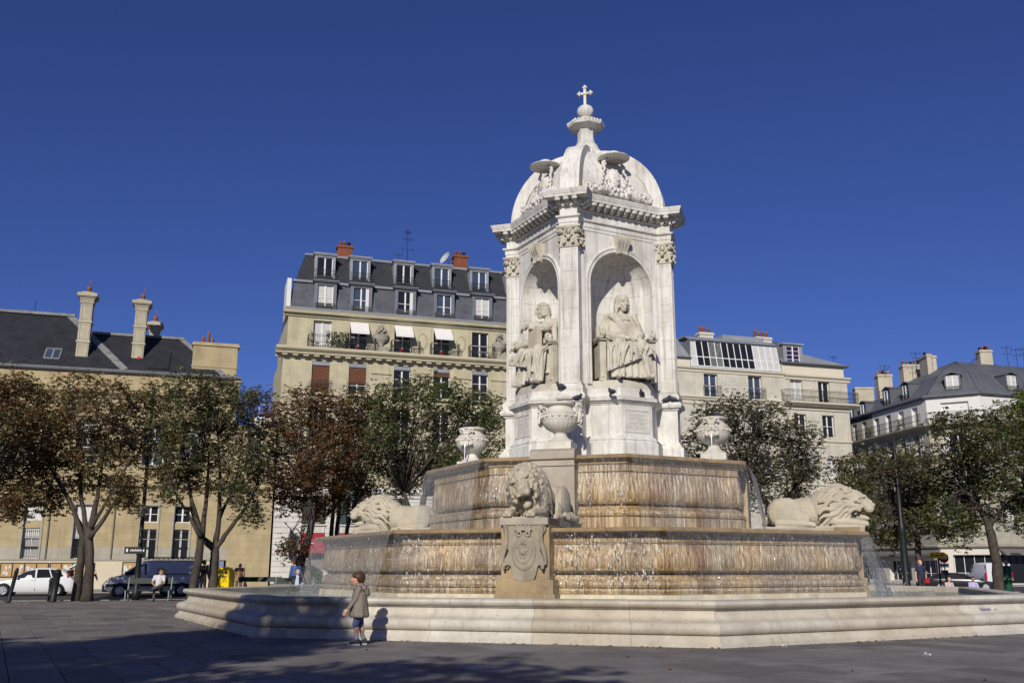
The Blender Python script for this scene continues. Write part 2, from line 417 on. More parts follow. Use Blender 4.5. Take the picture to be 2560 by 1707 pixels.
# wall with arched niches, course by course
NR, NS = 1.13, 9.61
def arch_wall(k):
    mb = MB(); F = fmat(k); n = 24
    for x0, x1 in ((-1.55,-NR),(NR,1.55)):
        mb.quad((x0,AW,6.2),(x1,AW,6.2),(x1,AW,NS),(x0,AW,NS),M=F)
        mb.quad((x0,AW,NS),(x1,AW,NS),(x1,AW,11.3),(x0,AW,11.3),M=F)
    for i in range(n):
        a, b = math.pi*i/n, math.pi*(i+1)/n
        p, q = (NR*math.cos(a), NS+NR*math.sin(a)), (NR*math.cos(b), NS+NR*math.sin(b))
        mb.quad((p[0],AW,p[1]),(p[0],AW,11.3),(q[0],AW,11.3),(q[0],AW,q[1]),M=F)
    return mb.build('niche_wall', MARBLE, pav, recalc=False)
def niche_stones(k):
    """the curved niche lining of large blocks with fine joints"""
    F = fmat(k); g = .004
    def patch(fn, u0, u1, v0, v1, nu, nv):
        mb = MB(); vs = []; fs = []
        for i in range(nu+1):
            for j in range(nv+1): vs.append(tuple(F @ Vector(fn(u0+(u1-u0)*i/nu, v0+(v1-v0)*j/nv, 0))))
        for i in range(nu):
            for j in range(nv): fs.append((i*(nv+1)+j, (i+1)*(nv+1)+j, (i+1)*(nv+1)+j+1, i*(nv+1)+j+1))
        rim = [i*(nv+1) for i in range(nu+1)] + [nu*(nv+1)+j for j in range(1,nv+1)] + [i*(nv+1)+nv for i in range(nu-1,-1,-1)] + [j for j in range(nv-1,0,-1)]
        b = len(vs)
        cu, cv = (u0+u1)/2, (v0+v1)/2
        for ix in rim:
            i, j = divmod(ix, nv+1); vs.append(tuple(F @ Vector(fn(u0+(u1-u0)*i/nu, v0+(v1-v0)*j/nv, .05))))
        m = len(rim)
        for q in range(m): fs.append((rim[q], rim[(q+1)%m], b+(q+1)%m, b+q))
        mb.add(vs, fs, True); o = mb.build('niche_stone', MARBLE, lining); shade(o, 40)
    lining = link('niche', None, pav)
    cyl = lambda u, z, d: (-(NR+d)*math.cos(u), AW-(NR+d)*math.sin(u), z)
    sph = lambda u, w, d: (-(NR+d)*math.cos(u)*math.cos(w), AW-(NR+d)*math.sin(u)*math.cos(w), NS+(NR+d)*math.sin(w))
    zs = [6.3, 7.05, 7.75, 8.42, 9.05, NS]
    for r in range(5):
        us = [0, .8, 1.9, 2.6, math.pi] if r % 2 else [0, .45, 1.35, 2.3, math.pi]
        for a, b in zip(us[:-1], us[1:]): patch(cyl, a+g, b-g, zs[r]+g, zs[r+1]-g, max(3,int((b-a)*6)), 2)
    ws = [0, .48, .95, math.pi/2]
    for r in range(3):
        us = [0, .9, 1.75, 2.5, math.pi] if r == 0 else ([0, .6, 1.45, 2.3, math.pi] if r == 1 else [0, 1.1, 2.1, math.pi])
        for a, b in zip(us[:-1], us[1:]): patch(sph, a+g, b-g, ws[r]+g, ws[r+1]-(g if r < 2 else 0), max(4,int((b-a)*6)), 5)
def archivolt(k):
    F = fmat(k); mb = MB(); n = 36
    pf = [(NR-.005,.0),(NR-.005,.05),(NR+.03,.055),(NR+.035,.04),(NR+.085,.045),(NR+.09,.065),(NR+.135,.075),(NR+.15,.06),(NR+.15,0)]
    path = [(-1,6.55)] + [('a', math.pi - math.pi*i/n) for i in range(n+1)] + [(1,6.55)]
    rings = []
    for c, t in path:
        ring = []
        for r, y in pf:
            if c == 'a': ring.append(tuple(F @ Vector((r*math.cos(t), AW+y, NS + r*math.sin(t)))))
            else: ring.append(tuple(F @ Vector((c*r, AW+y, t))))
        rings.append(ring)
    shade(mb.loft(rings, closed=False, caps=False).build('archivolt', MARBLE, pav), 35)
    # scrolled keystone
    kb = MB()
    side = [(.0,11.22),(.30,11.22),(.33,11.12),(.29,11.0),(.20,10.86),(.17,10.74),(.20,10.68),(.14,10.63),(.0,10.66)]
    for x0, x1, ins in ((-.25,-.19,.0),(-.17,-.115,.02),(-.10,-.04,.0),(-.03,.03,.025),(.04,.10,.0),(.115,.17,.02),(.19,.25,.0)):
        rings = []
        for x in (x0, x1):
            rings.append([tuple(F @ Vector((x*(1-.38*(11.22-z)/.6), AW-.02+max(y-ins,0), z))) for y, z in side])
        kb.loft(rings)
    rings = [[tuple(F @ Vector((x*(1-.38*(11.22-z)/.6), AW-.02+max(y-.04,0), z))) for y, z in side] for x in (-.24,.24)]
    kb.loft(rings)
    for x in (-.22,.22): kb.cap(tuple(F @ Vector((x*.62-.02,AW+.15,10.68))), tuple(F @ Vector((x*.62+.02,AW+.15,10.68))), .06, .06, 8)
    shade(kb.build('keystone', STATUE, pav), 40)
for k in (1, 3, 5, 7): arch_wall(k); niche_stones(k); archivolt(k)
MB().box(-.62,.62,-.62,.62,6.2,12.0).build('core', MARBLE, pav)

def flute_section(h, p, t0):
    """pier cross-section (u, t) with flutes on its three faces"""
    pts = []
    def run(a, b, n, inward):
        L = [(a[0]+(b[0]-a[0])*f, a[1]+(b[1]-a[1])*f) for f in (0,1)]
        dx, dy = b[0]-a[0], b[1]-a[1]; ln = math.hypot(dx,dy); ux, uy = dx/ln, dy/ln
        m = .035; w = (ln-2*m)/n
        pts.append(a)
        for i in range(n):
            s0 = m + i*w + w*.16; s1 = m + (i+1)*w - w*.16
            for q in range(5):
                f = q/4; s_ = s0+(s1-s0)*f; d = math.sin(math.pi*f)*.022
                pts.append((a[0]+ux*s_+inward[0]*d, a[1]+uy*s_+inward[1]*d))
    run((-h,t0),(-h,p),5,(1,0)); run((-h,p),(h,p),7,(0,-1)); run((h,p),(h,t0),5,(-1,0)); pts.append((h,t0))
    return pts
sec = flute_section(PH, PF, 1.7); plain = [(-PH,1.7),(-PH,PF),(PH,PF),(PH,1.7)]
zb = [6.53, 6.95, 7.55, 8.12, 8.72, 9.28, 9.86, 10.53]
for k in (0, 2, 4, 6):
    F = fmat(k); pier = link('pier', None, pav)
    for a, b in zip(zb[:-1], zb[1:]):
        MB().loft([[tuple(F @ Vector((x,y,z))) for x,y in sec] for z in (a+.003, b-.003)]).build('pier_block', MARBLE, pier)
    MB().loft([[tuple(F @ Vector((x,y,z))) for x,y in plain] for z in (10.53,10.60)]).build('necking', MARBLE, pier)
    base = MB()
    for o, z0, z1 in ((.10,6.30,6.40),(.075,6.40,6.44),(.05,6.44,6.47),(.03,6.47,6.50),(.045,6.50,6.53)):
        base.box(-PH-o,PH+o,1.7,PF+o,z0,z1,F)
    base.build('pier_base', MARBLE, pier)
    MB().box(-PH+.03,PH-.03,1.75,PF-.03,6.3,11.3,F).build('pier_core', M_('joint shadow stone', (.42,.39,.33), .9, .1), pier)
    # capital: volutes, acanthus tongues, a carved mask, beads
    cb = MB()
    for o, z0, z1 in ((.035,10.60,10.63),(.0,10.63,11.14),(.07,11.165,11.20),(.10,11.20,11.26)): cb.box(-PH-o,PH+o,1.72,PF+o,z0,z1,F)
    fr = [(F, PF, 0.0, PH)]
    def face(mx):
        def P(u, d, z): return tuple(mx @ Vector((u, d, z)))
        for sg in (-1, 1):
            cb.tube([P(sg*(.235 + .085*(1-t/9)*math.cos(t)), .06, 11.07 + .085*(1-t/9)*math.sin(t)) for t in [i*.55 for i in range(15)]], .022, 6)
            cb.cap(P(sg*.235,.0,11.07), P(sg*.235,.075,11.07), .05, .045, 8)
            cb.cap(P(sg*.13,.03,10.76), P(sg*.13,.075,10.72), .055, .05, 8)      # fruit drops
            cb.ball(P(sg*.13,.06,10.83), (.03,.03,.06), 7, 5); cb.ball(P(sg*.29,.03,10.90), .045, 7, 5); cb.ball(P(sg*.28,.02,10.82), .035, 7, 5)
        cb.ball(P(0,.05,11.07), (.075,.05,.10), 10, 8); cb.ball(P(0,.11,11.05), .03, 7, 5); cb.ball(P(0,.07,11.19), .06, 8, 5)
        for sg in (-1,1): cb.tube([P(sg*.03,.07,11.2),P(sg*.10,.06,11.12),P(sg*.11,.05,10.98),P(sg*.05,.05,10.93)], [.03,.035,.03,.02], 6); cb.ball(P(sg*.06,.04,11.23),.045,7,5)
        cb.cap(P(0,.03,10.92), P(0,.09,10.86), .065, .055, 9)
        for x in (-.2,-.1,0,.1,.2): cb.ball(P(x,.0,10.67), (.035,.03,.06), 7, 5)
    face(F @ Matrix.Translation((0,PF,0)))
    for sg in (-1,1):
        face(F @ Matrix.Translation((sg*PH, PF-.25, 0)) @ Matrix.Rotation(-sg*math.pi/2, 4, 'Z'))
    shade(cb.build('capital', STATUE, pier), 45)
# entablature
shade(plan_sweep([(.02,11.26),(.02,11.36),(.04,11.365),(.04,11.49),(.06,11.50),(.10,11.53),(.11,11.56),(.11,11.575),(.0,11.58)]).build('architrave', MARBLE, pav), 30)
plan_sweep([(.0,11.575),(.0,11.84)]).build('frieze', MARBLE, pav)
cor = plan_sweep([(.0,11.84),(.03,11.845),(.05,11.87),(.05,11.95),(.08,11.955),(.08,11.965),(.12,11.97),(.12,12.08),(.37,12.085),(.37,12.15),(.375,12.16),(.385,12.17),(.39,12.20),(.42,12.25),(.425,12.30),(.40,12.31),(-.02,12.36)]).build('cornice', MARBLE, pav)
shade(cor, 30)
mm = MB()
side = [(.0,.12),(.25,.12),(.25,.075),(.235,.02),(.20,.0),(.17,.02),(.12,-.035),(.06,-.07),(.0,-.08)]
mm.loft([[(x,y,z) for y,z in side] for x in (-.055,.055)]); mm.box(-.07,.07,0,.265,.095,.12)
mm.cap((-.05,.215,.04),(.05,.215,.04),.042,.042,8)
mod_me = mm.mesh('modillion', MARBLE)
egg = MB(); egg.box(-.045,.045,0,.03,0,.08); egg.ball((0,.03,.04),(.03,.025,.038),6,5); egg_me = egg.mesh('dentil', STATUE)
for k in range(8):
    if k % 2:
        for i in range(10):
            u = -1.10 + 2.2*i/9
            o = link('modillion', mod_me, cor); o.matrix_local = fmat(k, AW+.10, 11.965) @ Matrix.Translation((u,0,0))
        for i in range(20):
            o = link('dentil', egg_me, cor); o.matrix_local = fmat(k, AW+.045, 11.865) @ Matrix.Translation((-1.2+2.4*i/19,0,0))
    else:
        for u in (-.26,0,.26):
            o = link('modillion', mod_me, cor); o.matrix_local = fmat(k, PF+.10, 11.965) @ Matrix.Translation((u,0,0))
        for u in (-.16,.16):
            o = link('dentil', egg_me, cor); o.matrix_local = fmat(k, PF+.045, 11.865) @ Matrix.Translation((u,0,0)) @ Matrix.Diagonal((1.8,1,1,1))
        for sg in (-1,1):
            for t in (2.36, 2.62):
                o = link('modillion', mod_me, cor); o.matrix_local = fmat(k,0,11.965) @ Matrix.Translation((sg*(PH+.10), t, 0)) @ Matrix.Rotation(-sg*math.pi/2,4,'Z')
            o = link('dentil', egg_me, cor); o.matrix_local = fmat(k,0,11.865) @ Matrix.Translation((sg*(PH+.045), 2.5, 0)) @ Matrix.Rotation(-sg*math.pi/2,4,'Z')
# pedestals below
for k in (0, 2, 4, 6):
    F = fmat(k); mb = MB()
    for o, z0, z1 in ((.16,4.15,4.80),(.12,4.80,4.84),(.09,4.84,4.90),(.05,4.90,4.98),(.0,4.98,5.95),(.03,5.95,5.98),(.06,5.98,6.03),(.13,6.03,6.07),(.15,6.07,6.15),(.11,6.15,6.19),(.07,6.19,6.30)):
        mb.box(-.30-o,.30+o,1.5,2.70+o,z0,z1,F)
    mb.build('pier_pedestal', MARBLE, pav)
TABM = M_('tablet stone', (.58,.555,.50), .85, .14, 6, .4, 30)
def ped_poly(k, o):
    a = 2.43+o; w = .53+o*.6; F = fmat(k)
    d = a-1.45
    return [tuple((F @ Vector(p))[:2]) for p in ((-w-d,1.45,0),(-w,a,0),(w,a,0),(w+d,1.45,0))]
for k in (1, 3, 5, 7):
    F = fmat(k)
    mb = MB(); pf = [(.14,4.15),(.14,4.83),(.12,4.845),(.10,4.88),(.12,4.92),(.05,5.0),(.03,5.02),(.0,5.05),(.0,5.93),(.02,5.935),(.03,5.97),(.08,5.99),(.10,6.03),(.15,6.04),(.15,6.09),(.16,6.12),(.12,6.15),(.06,6.17),(.05,6.24),(-.02,6.25),(-.02,6.42)]
    mb.loft([[(x,y,z) for x,y in ped_poly(k,o)] for o,z in pf]); shade(mb.build('statue_pedestal', MARBLE, pav), 30)
    tb = MB()
    for x0,x1,z0,z1,d in ((-.44,.44,5.13,5.17,.02),(-.44,.44,5.76,5.80,.02),(-.44,-.40,5.17,5.76,.02),(.40,.44,5.17,5.76,.02),(-.38,.38,5.20,5.73,.006)): tb.box(x0,x1,2.41,2.43+d,z0,z1,F)
    tb.build('inscription_tablet', TABM, pav)
    sb = MB(); rr = random.Random(k)
    for row, (w_, zc) in enumerate(((.30,5.64),(.33,5.52),(.27,5.40),(.33,5.28))):
        x = -w_
        while x < w_:
            lw = rr.choice((.035,.045,.03)); h = .038
            sb.box(x,x+.008,2.433,2.439,zc-h,zc+h,F)
            if rr.random() < .6: sb.box(x+lw-.01,x+lw-.002,2.433,2.439,zc-h,zc+h,F)
            if rr.random() < .6: sb.box(x+.008,x+lw-.01,2.433,2.439,zc+rr.choice((-h,0,h-.008)),zc+rr.choice((-h,0,h-.008))+.008,F)
            x += lw+.018
    sb.build('inscription', M_('engraved letter stone', (.42,.39,.34), .9, .05), pav)
# ---- dome
dome = link('dome', None, pav)
mb = MB(); nth = 20
def dome_r(th): return .22 + 1.42*math.cos(th)
shell = [(1.64+.06,12.28),(1.70,12.42)] + [(dome_r(t), 12.42+2.16*math.sin(t)) for t in [math.pi/2*i/nth for i in range(nth+1)]]
for k in (1,3,5,7):
    rings = []
    for i in range(13):
        f = -1+2*i/12
        rings.append([fpt(k, ap, f*ap, z) for ap,z in shell])
    mb.loft(rings, closed=False, caps=False)
o = mb.build('dome_shell', MARBLE, dome); shade(o, 30)
def rib_path(th): return .42+2.08*math.cos(th), 12.36+2.27*math.sin(th)
for k in (0,2,4,6):
    F = fmat(k); rb = MB()
    for u0,u1,o,dd in ((-.30,.30,0,.36),(-.294,-.24,.025,.2),(.24,.294,.025,.2),(-.19,.19,.02,.2)):
        rings = []
        for i in range(25):
            th = math.pi/2*i/24*.985; t, z = rib_path(th); nx, nz = math.cos(th), math.sin(th)*.95
            w = 1 - .12*i/24
            ring = [(u0*w, t+nx*o, z+nz*o),(u1*w, t+nx*o, z+nz*o),(u1*w, t-nx*dd, z-nz*dd),(u0*w, t-nx*dd, z-nz*dd)]
            rings.append([tuple(F @ Vector(p)) for p in ring])
        rb.loft(rings)
    rb.cap(tuple(F @ Vector((-.25,.46,14.57))), tuple(F @ Vector((.25,.46,14.57))), .12, .12, 10)
    shade(rb.build('dome_rib', MARBLE, dome), 35)
# cardinal's hat, tassels, shield and garland on each side of the dome
hb = MB(); rr = random.Random(5)
hb.lathe([(.0,.16),(.18,.15),(.24,.06),(.26,.0),(.50,-.03),(.52,-.055),(.48,-.075),(.2,-.06),(.0,-.06)], 24, M=Matrix.Translation((0,.22,.98)) @ Matrix.Rotation(R(-16),4,'X'))
hb.ball((0,.05,.30),(.21,.11,.34),14,10); hb.ball((0,.12,.32),(.15,.09,.25),12,8)
for i in range(10): hb.ball((rr.uniform(-.1,.1),.19,.32+rr.uniform(-.2,.2)), .03, 6, 4)
for sg in (-1,1):
    hb.tube([(sg*.12,.25,.92),(sg*.30,.16,.84),(sg*.40,.12,.68),(sg*.34,.12,.52),(sg*.44,.12,.40)], [.03,.045,.05,.045,.04], 7)
    hb.tube([(sg*(.36+.07*math.cos(t)),.14,.72+.07*math.sin(t)) for t in [i*.6 for i in range(11)]], .028, 6)
    for row in range(4):
        for j in range(row+1):
            x = .44 + (j-row/2)*.13; z = .30-row*.17
            hb.cap((sg*x,.10,z+.06),(sg*x,.12,z-.04), .028,.055,7)
    hb.tube([(sg*.16,.14,-.02),(sg*.40,.14,-.32),(sg*.70,.12,-.40),(sg*.95,.10,-.36)], [.07,.11,.13,.08], 9)
    for i in range(38):
        x = rr.uniform(.05,.98); hb.ball((sg*x,.14+rr.uniform(0,.1),-.36+rr.uniform(-.12,.14)+.12*(1-x)), rr.uniform(.035,.07), 7, 5)
    hb.tube([(sg*(1.10+.16*(1-t/11)*math.cos(t)),.08,-.22+.16*(1-t/11)*math.sin(t)) for t in [i*.6 for i in range(17)]], .045, 7)
    hb.tube([(sg*.98,.08,-.42),(sg*1.20,.08,-.42),(sg*1.28,.08,-.25)], [.08,.06,.05], 7)
for x in (-.3,-.1,.1,.3): hb.ball((x,.1,-.40),(.12,.1,.1),8,6)
coat = sculpt('coat_of_arms', hb, STATUE if False else MARBLE, .018, 1, .4, dome)
for i, k in enumerate((1,3,5,7)):
    o = coat if i == 0 else link('coat_of_arms', coat.data, dome)
    o.matrix_local = fmat(k, 1.62, 12.98) @ Matrix.Rotation(R(15), 4, 'X')
# finial and cross
fn = MB(); r8 = R(22.5)
def oc(p): fn.lathe(p, 8, False, rot=r8)
oc([(.62,14.40),(.60,14.66),(.52,14.74),(.46,14.84),(.42,14.96),(.36,15.0),(.31,15.08),(.28,15.25),(.285,15.42),(.33,15.53),(.40,15.56),(.60,15.64),(.62,15.69),(.60,15.72),(.44,15.80),(.33,15.90),(.27,15.93),(.20,15.98),(.17,16.02),(.0,16.02)])
for j in range(32):
    a = 2*math.pi*j/32; rr_ = .585/ max(math.cos(((a - r8) % R(45)) - R(22.5)), .5) * .93
    fn.ball((rr_*math.cos(a), rr_*math.sin(a), 15.745), (.055,.055,.06), 6, 5)
fn.lathe([(.15,16.02),(.20,16.05),(.265,16.13),(.29,16.22),(.275,16.32),(.21,16.41),(.13,16.46),(.08,16.48)], 24, True, rib=lambda j,z: -.05*(j % 3 == 0))
shade(fn.build('finial', MARBLE, dome), 40)
cr = MB(); CM = fmat(0)     # the cross faces the square's near corner
def cbx(*a): cr.box(*a, M=CM)
cbx(-.045,.045,-.045,.045,16.47,17.12); cbx(-.19,.19,-.044,.044,16.87,16.95)
for p in ((0,17.13),(-.19,16.91),(.19,16.91)):
    cr.cap(tuple(CM @ Vector((p[0],-.045,p[1]))), tuple(CM @ Vector((p[0],.045,p[1]))), .048,.048,8)
    for q in ((-.05,0),(.05,0),(0,.05),(0,-.05)):
        if p[0] == 0 and q[1] < 0: continue
        cr.cap(tuple(CM @ Vector((p[0]+q[0],-.04,p[1]+q[1]))), tuple(CM @ Vector((p[0]+q[0],.04,p[1]+q[1]))), .038,.038,7)
cr.ball((0,0,16.91),(.09,.09,.09),10,8)
cr.build('cross', MARBLE, dome)

# ---- water
def pool_mat():
    k = NT('pool water')
    r = k.n('ShaderNodeVectorMath', operation='LENGTH'); d = k.n('ShaderNodeVectorMath', operation='SUBTRACT')
    d.inputs[1].default_value = (FC[0], FC[1], .62); k.l(k.pos(), d.inputs[0]); k.l(d.outputs[0], r.inputs[0])
    mr = k.n('ShaderNodeMapRange'); mr.inputs[1].default_value = 7.9; mr.inputs[2].default_value = 9.3; mr.inputs[3].default_value = .75; mr.inputs[4].default_value = 0
    k.l(r.outputs['Value'], mr.inputs[0])
    nf = k.ramp(k.noise(k.pos(), 5, 6, .7), [(.42,(0,0,0)),(.62,(1,1,1))])
    f = k.mix(1.0, mr.outputs[0], nf, 'MULTIPLY')
    c = k.ramp(k.noise(k.pos(), .9, 5, .6), [(.3,(.12,.165,.14)),(.7,(.22,.27,.24))])
    k.set(Base_Color=k.mix(f, c, (.72,.75,.78)), Roughness=.10); k.p.inputs['Specular IOR Level'].default_value = .5
    k.bump(k.noise(k.pos((1,1,1)), 5.5, 4, .6), .9, .12); return k.m
POOL = pool_mat()
def oct_sheet(name, ap, z, n=1):
    mb = MB(); mb.add([fpt(k, ap, -ap*T22, z) for k in range(-3,5)], [tuple(range(8))])
    o = mb.build(name, POOL, None, FC, FROT); return tag(o, 'greenish rippled water standing inside the fountain basin', kind='structure')
oct_sheet('pool_water', 10.552, .63); oct_sheet('tier_water', 7.12, 2.215); oct_sheet('tier_water', 4.22, 4.19)
def curtain_mat():
    k = NT('falling water')
    tr = k.n('ShaderNodeBsdfTransparent')
    st = k.noise(k.pos((26,26,.9)), 1.0, 6, .78)
    fac = k.ramp(st, [(.46,(.0,)*3),(.58,(.09,)*3),(.70,(.55,)*3)])
    lw = k.n('ShaderNodeLayerWeight'); lw.inputs[0].default_value = .13
    f2 = k.mix(1.0, fac, lw.outputs['Facing'], 'ADD')
    f2 = k.mix(1.0, f2, k.ramp(st, [(.35,(.45,)*3),(.65,(.95,)*3)]), 'MULTIPLY')
    k.set(Base_Color=(.62,.64,.67), Roughness=.12); k.p.inputs['Specular IOR Level'].default_value = .8
    k.bump(k.noise(k.pos((30,30,2.0)), 1.0, 5, .75), 1.0, .06)
    mx = k.n('ShaderNodeMixShader'); k.l(f2, mx.inputs[0]); k.l(tr.outputs[0], mx.inputs[1]); k.l(k.p.outputs[0], mx.inputs[2]); k.l(mx.outputs[0], k.out.inputs[0])
    return k.m
CURT = curtain_mat()
def curtain(ap, zt, zb_, d, half, skip):
    mb = MB(); rr = random.Random(int(ap*100))
    for k in range(-3, 5):
        spans = [(-half, half)] if k not in (0, 4) else [(-half,-skip),(skip,half)]
        for a, b in spans:
            n = max(8, int((b-a)/.05)); rings = []
            j = [rr.uniform(-.02,.02) for _ in range(n+1)]
            for i in range(n+1):
                u = a+(b-a)*i/n; ring = []
                for q in range(15):
                    f = q/14; z = zt+(zb_-zt)*f
                    ring.append(fpt(k, ap + .012 + (d+j[i])*math.sqrt(f)*(.6+.4*f), u, z))
                rings.append(ring)
            mb.loft(rings, closed=False, caps=False, smooth=True)
    o = mb.build('cascade_water', CURT, None, FC, FROT, recalc=False)
    return tag(o, 'thin sheet of falling water spilling over the fountain lip', kind='structure')
curtain(7.655, 2.225, .63, .42, 7.655*T22*.985, .60)
curtain(4.695, 4.20, 2.22, .40, 4.695*T22*.975, .62)
# spray where the sheets land, and pale wall beads added as sun glints
DROP = M_('water droplets and glints', (.86,.88,.90), .16, 0, spec=1.0, metal=.35)
sp = MB(); rr = random.Random(3)
OCT = [(1,0,0),(-1,0,0),(0,1,0),(0,-1,0),(0,0,1),(0,0,-1)]; OF = [(0,2,4),(2,1,4),(1,3,4),(3,0,4),(2,0,5),(1,2,5),(3,1,5),(0,3,5)]
def drop(p, r, st=1.0):
    e = Euler((rr.uniform(0,3),rr.uniform(0,3),rr.uniform(0,3))).to_matrix()
    sp.add([(p[0]+(e@Vector(q)).x*r, p[1]+(e@Vector(q)).y*r, p[2]+(e@Vector(q)).z*r*st) for q in OCT], OF, True)
for ap, z0, cnt, hh in ((8.12,.63,1500,.34),(5.1,2.22,1500,.42)):
    for i in range(cnt):
        k = rr.randrange(8); u = rr.uniform(-1,1)*ap*T22; h = abs(rr.gauss(0,hh))
        drop(fpt(k, ap+rr.gauss(0,.14), u, z0+h), rr.uniform(.004,.0125))
for i in range(500):                      # corner spouts at the right and left
    k = rr.choice((2,2,-2,3)); drop(fpt(k, 8.1+rr.gauss(0,.2), rr.choice((-1,1))*3.3+rr.gauss(0,.3), .65+abs(rr.gauss(0,.4))), rr.uniform(.005,.016))
for i in range(900):
    k = rr.choice((0,0,0,0,1,-1)); t = rr.random()
    if rr.random() < .65: ap, z = 7.50+rr.uniform(-.03,.12), rr.uniform(.8,2.1); u = rr.uniform(-1,1)*3.05
    else: ap, z = 4.58+rr.uniform(-.03,.1), rr.uniform(2.3,4.0); u = rr.uniform(-1,1)*1.85
    if abs(u) < .62 and k == 0: continue
    drop(fpt(k, ap, u, z), rr.choice((.004,.006,.008,.011)), rr.uniform(1.5,4.0))
for i in range(150):  # larger pale beads clustered on the wall in place of sun glints
    k = 0; u = rr.choice((rr.gauss(1.9,.55), rr.gauss(2.5,.4), rr.gauss(1.2,.3), rr.gauss(-2.3,.5))); z = rr.choice((rr.gauss(1.55,.2), rr.gauss(1.85,.15), rr.gauss(1.1,.12)))
    if abs(u) > 3.1 or abs(u) < .65: continue
    drop(fpt(k, 7.50+rr.uniform(0,.1), u, z), rr.choice((.010,.013,.017)), rr.uniform(2.0,5.0))
for i in range(70): drop(fpt(0, 4.60+rr.uniform(0,.06), rr.choice((rr.gauss(1.0,.2),rr.gauss(1.75,.1),rr.gauss(-1.7,.15))), rr.gauss(3.2,.25)), rr.choice((.010,.015,.02)), rr.uniform(1.2,3.0))
o = sp.build('water_spray_and_glints', DROP, None, FC, FROT, recalc=False); tag(o, 'fine spray and beads of water round the cascades', kind='stuff')
# ================================================================ GROUND, ROAD, PAVEMENTS
P0 = Vector((-20.529, 68.311, 0)); FD = R(17.5)
FU = Vector((math.cos(FD), math.sin(FD), 0)); FN = Vector((math.sin(FD), -math.cos(FD), 0))
def st(s, off, z=0): return P0 + FU*s + FN*off + Vector((0,0,z))     # s along the street front, off metres in front of it
def tone_mat(name, col, rough=.85, bump=.3):
    k = NT(name); at = k.n('ShaderNodeAttribute'); at.attribute_name = 'tone'
    c = k.mix(1.0, at.outputs['Color'], k.ramp(k.noise(k.pos(), 2.3, 7, .65), [(.3, lerp3(col,.82)), (.7, lerp3(col,1.12))]), 'MULTIPLY')
    sp_ = k.ramp(k.noise(k.pos(), 60, 3, .5), [(.35, (.8,.8,.8)), (.6, (1,1,1))])
    c = k.mix(.7, c, sp_, 'MULTIPLY')
    blot = k.ramp(k.noise(k.pos(), .45, 5, .6), [(.42, (.82,.81,.80)), (.62, (1,1,1))]); c = k.mix(1.0, c, blot, 'MULTIPLY')
    k.set(Base_Color=c, Roughness=rough); k.p.inputs['Specular IOR Level'].default_value = .25
    k.bump(k.noise(k.pos(), 45, 5, .6), bump, .008); return k.m
PAVE = tone_mat('grey granite paving', (.228,.210,.195))
ASPH = M_('asphalt', (.055,.055,.058), .9, .15, 3, .4, 60)
def quad_obj(name, pts, mat, kind='structure', label=None):
    mb = MB(); mb.add(pts, [tuple(range(len(pts)))]); return tag(mb.build(name, mat, recalc=False), label, kind=kind)
big = [(-700,-250,-.13),(700,-250,-.13),(700,1500,-.13),(-700,1500,-.13)]
quad_obj('ground', big, M_('far ground', (.14,.135,.13), .9, .1, .3), label='ground beyond the square')
plaza = quad_obj('plaza_ground', [st(-90,110,-.022), st(130,110,-.022), st(130,24.5,-.022), st(-90,24.5,-.022)], M_('paving joint sand', (.035,.032,.03), .95, .15, 8), label='joint bed under the granite slabs of the square')
quad_obj('road', [st(-90,24.3,-.10), st(130,24.3,-.10), st(130,7.0,-.10), st(-90,7.0,-.10)], ASPH, label='asphalt street behind the square')
mb = MB(); vs = [st(-90,24.5,0), st(130,24.5,0), st(130,24.25,0), st(-90,24.25,0)]
mb.loft([[tuple(v+Vector((0,0,-.12))) for v in vs], [tuple(v+Vector((0,0,.004))) for v in vs]]); tag(mb.build('kerb', M_('granite kerb', (.33,.32,.30), .85)), kind='structure')
mb = MB(); vs = [st(-90,7.0,0), st(130,7.0,0), st(130,-60,0), st(-90,-60,0)]
mb.loft([[tuple(v+Vector((0,0,-.125))) for v in vs], [tuple(v+Vector((0,0,.0))) for v in vs]]); tag(mb.build('pavement', M_('far pavement', (.27,.26,.25), .9)), kind='structure')

# paving slabs laid in rows along the fountain's own grid
pr = random.Random(4)
LX = Vector((math.cos(FROT), math.sin(FROT), 0)); LY = Vector((-math.sin(FROT), math.cos(FROT), 0))
slabs = []
row = -34.0
while row < 24:
    rw = pr.choice((.55,.62,.62,.70,.80))
    x = -26 + pr.uniform(-1,0)
    while x < 30:
        ln = pr.uniform(.75,1.45)
        c = Vector((FC[0],FC[1],0)) + LX*(x+ln/2) + LY*(row+rw/2)
        inside = max(abs((LX*math.cos(R(45*q)) + LY*math.sin(R(45*q))).dot(c-Vector((FC[0],FC[1],0)))) for q in range(4)) < 10.6
        off = (c - P0).dot(FN)
        if c.y > 8 and abs(c.x) < .56*c.y + 2.5 and off > 25.2 and not inside:
            slabs.append((c.length, x, x+ln, row, row+rw))
        x += ln
    row += rw
slabs.sort()
def slab_geo(mb, x0, x1, y0, y1):
    g = .0065; bz = [pr.uniform(-.002,.002) for _ in range(4)]
    o = Vector((FC[0],FC[1],0)); q = []
    for (x,y),z in zip(((x0+g,y0+g),(x1-g,y0+g),(x1-g,y1-g),(x0+g,y1-g)), bz): q.append((o+LX*x+LY*y, z))
    top = [tuple(v+Vector((0,0,z))) for v,z in q]
    bot = [tuple(v+Vector((0,0,-.03))) for v,z in q]
    mb.loft([bot, top])
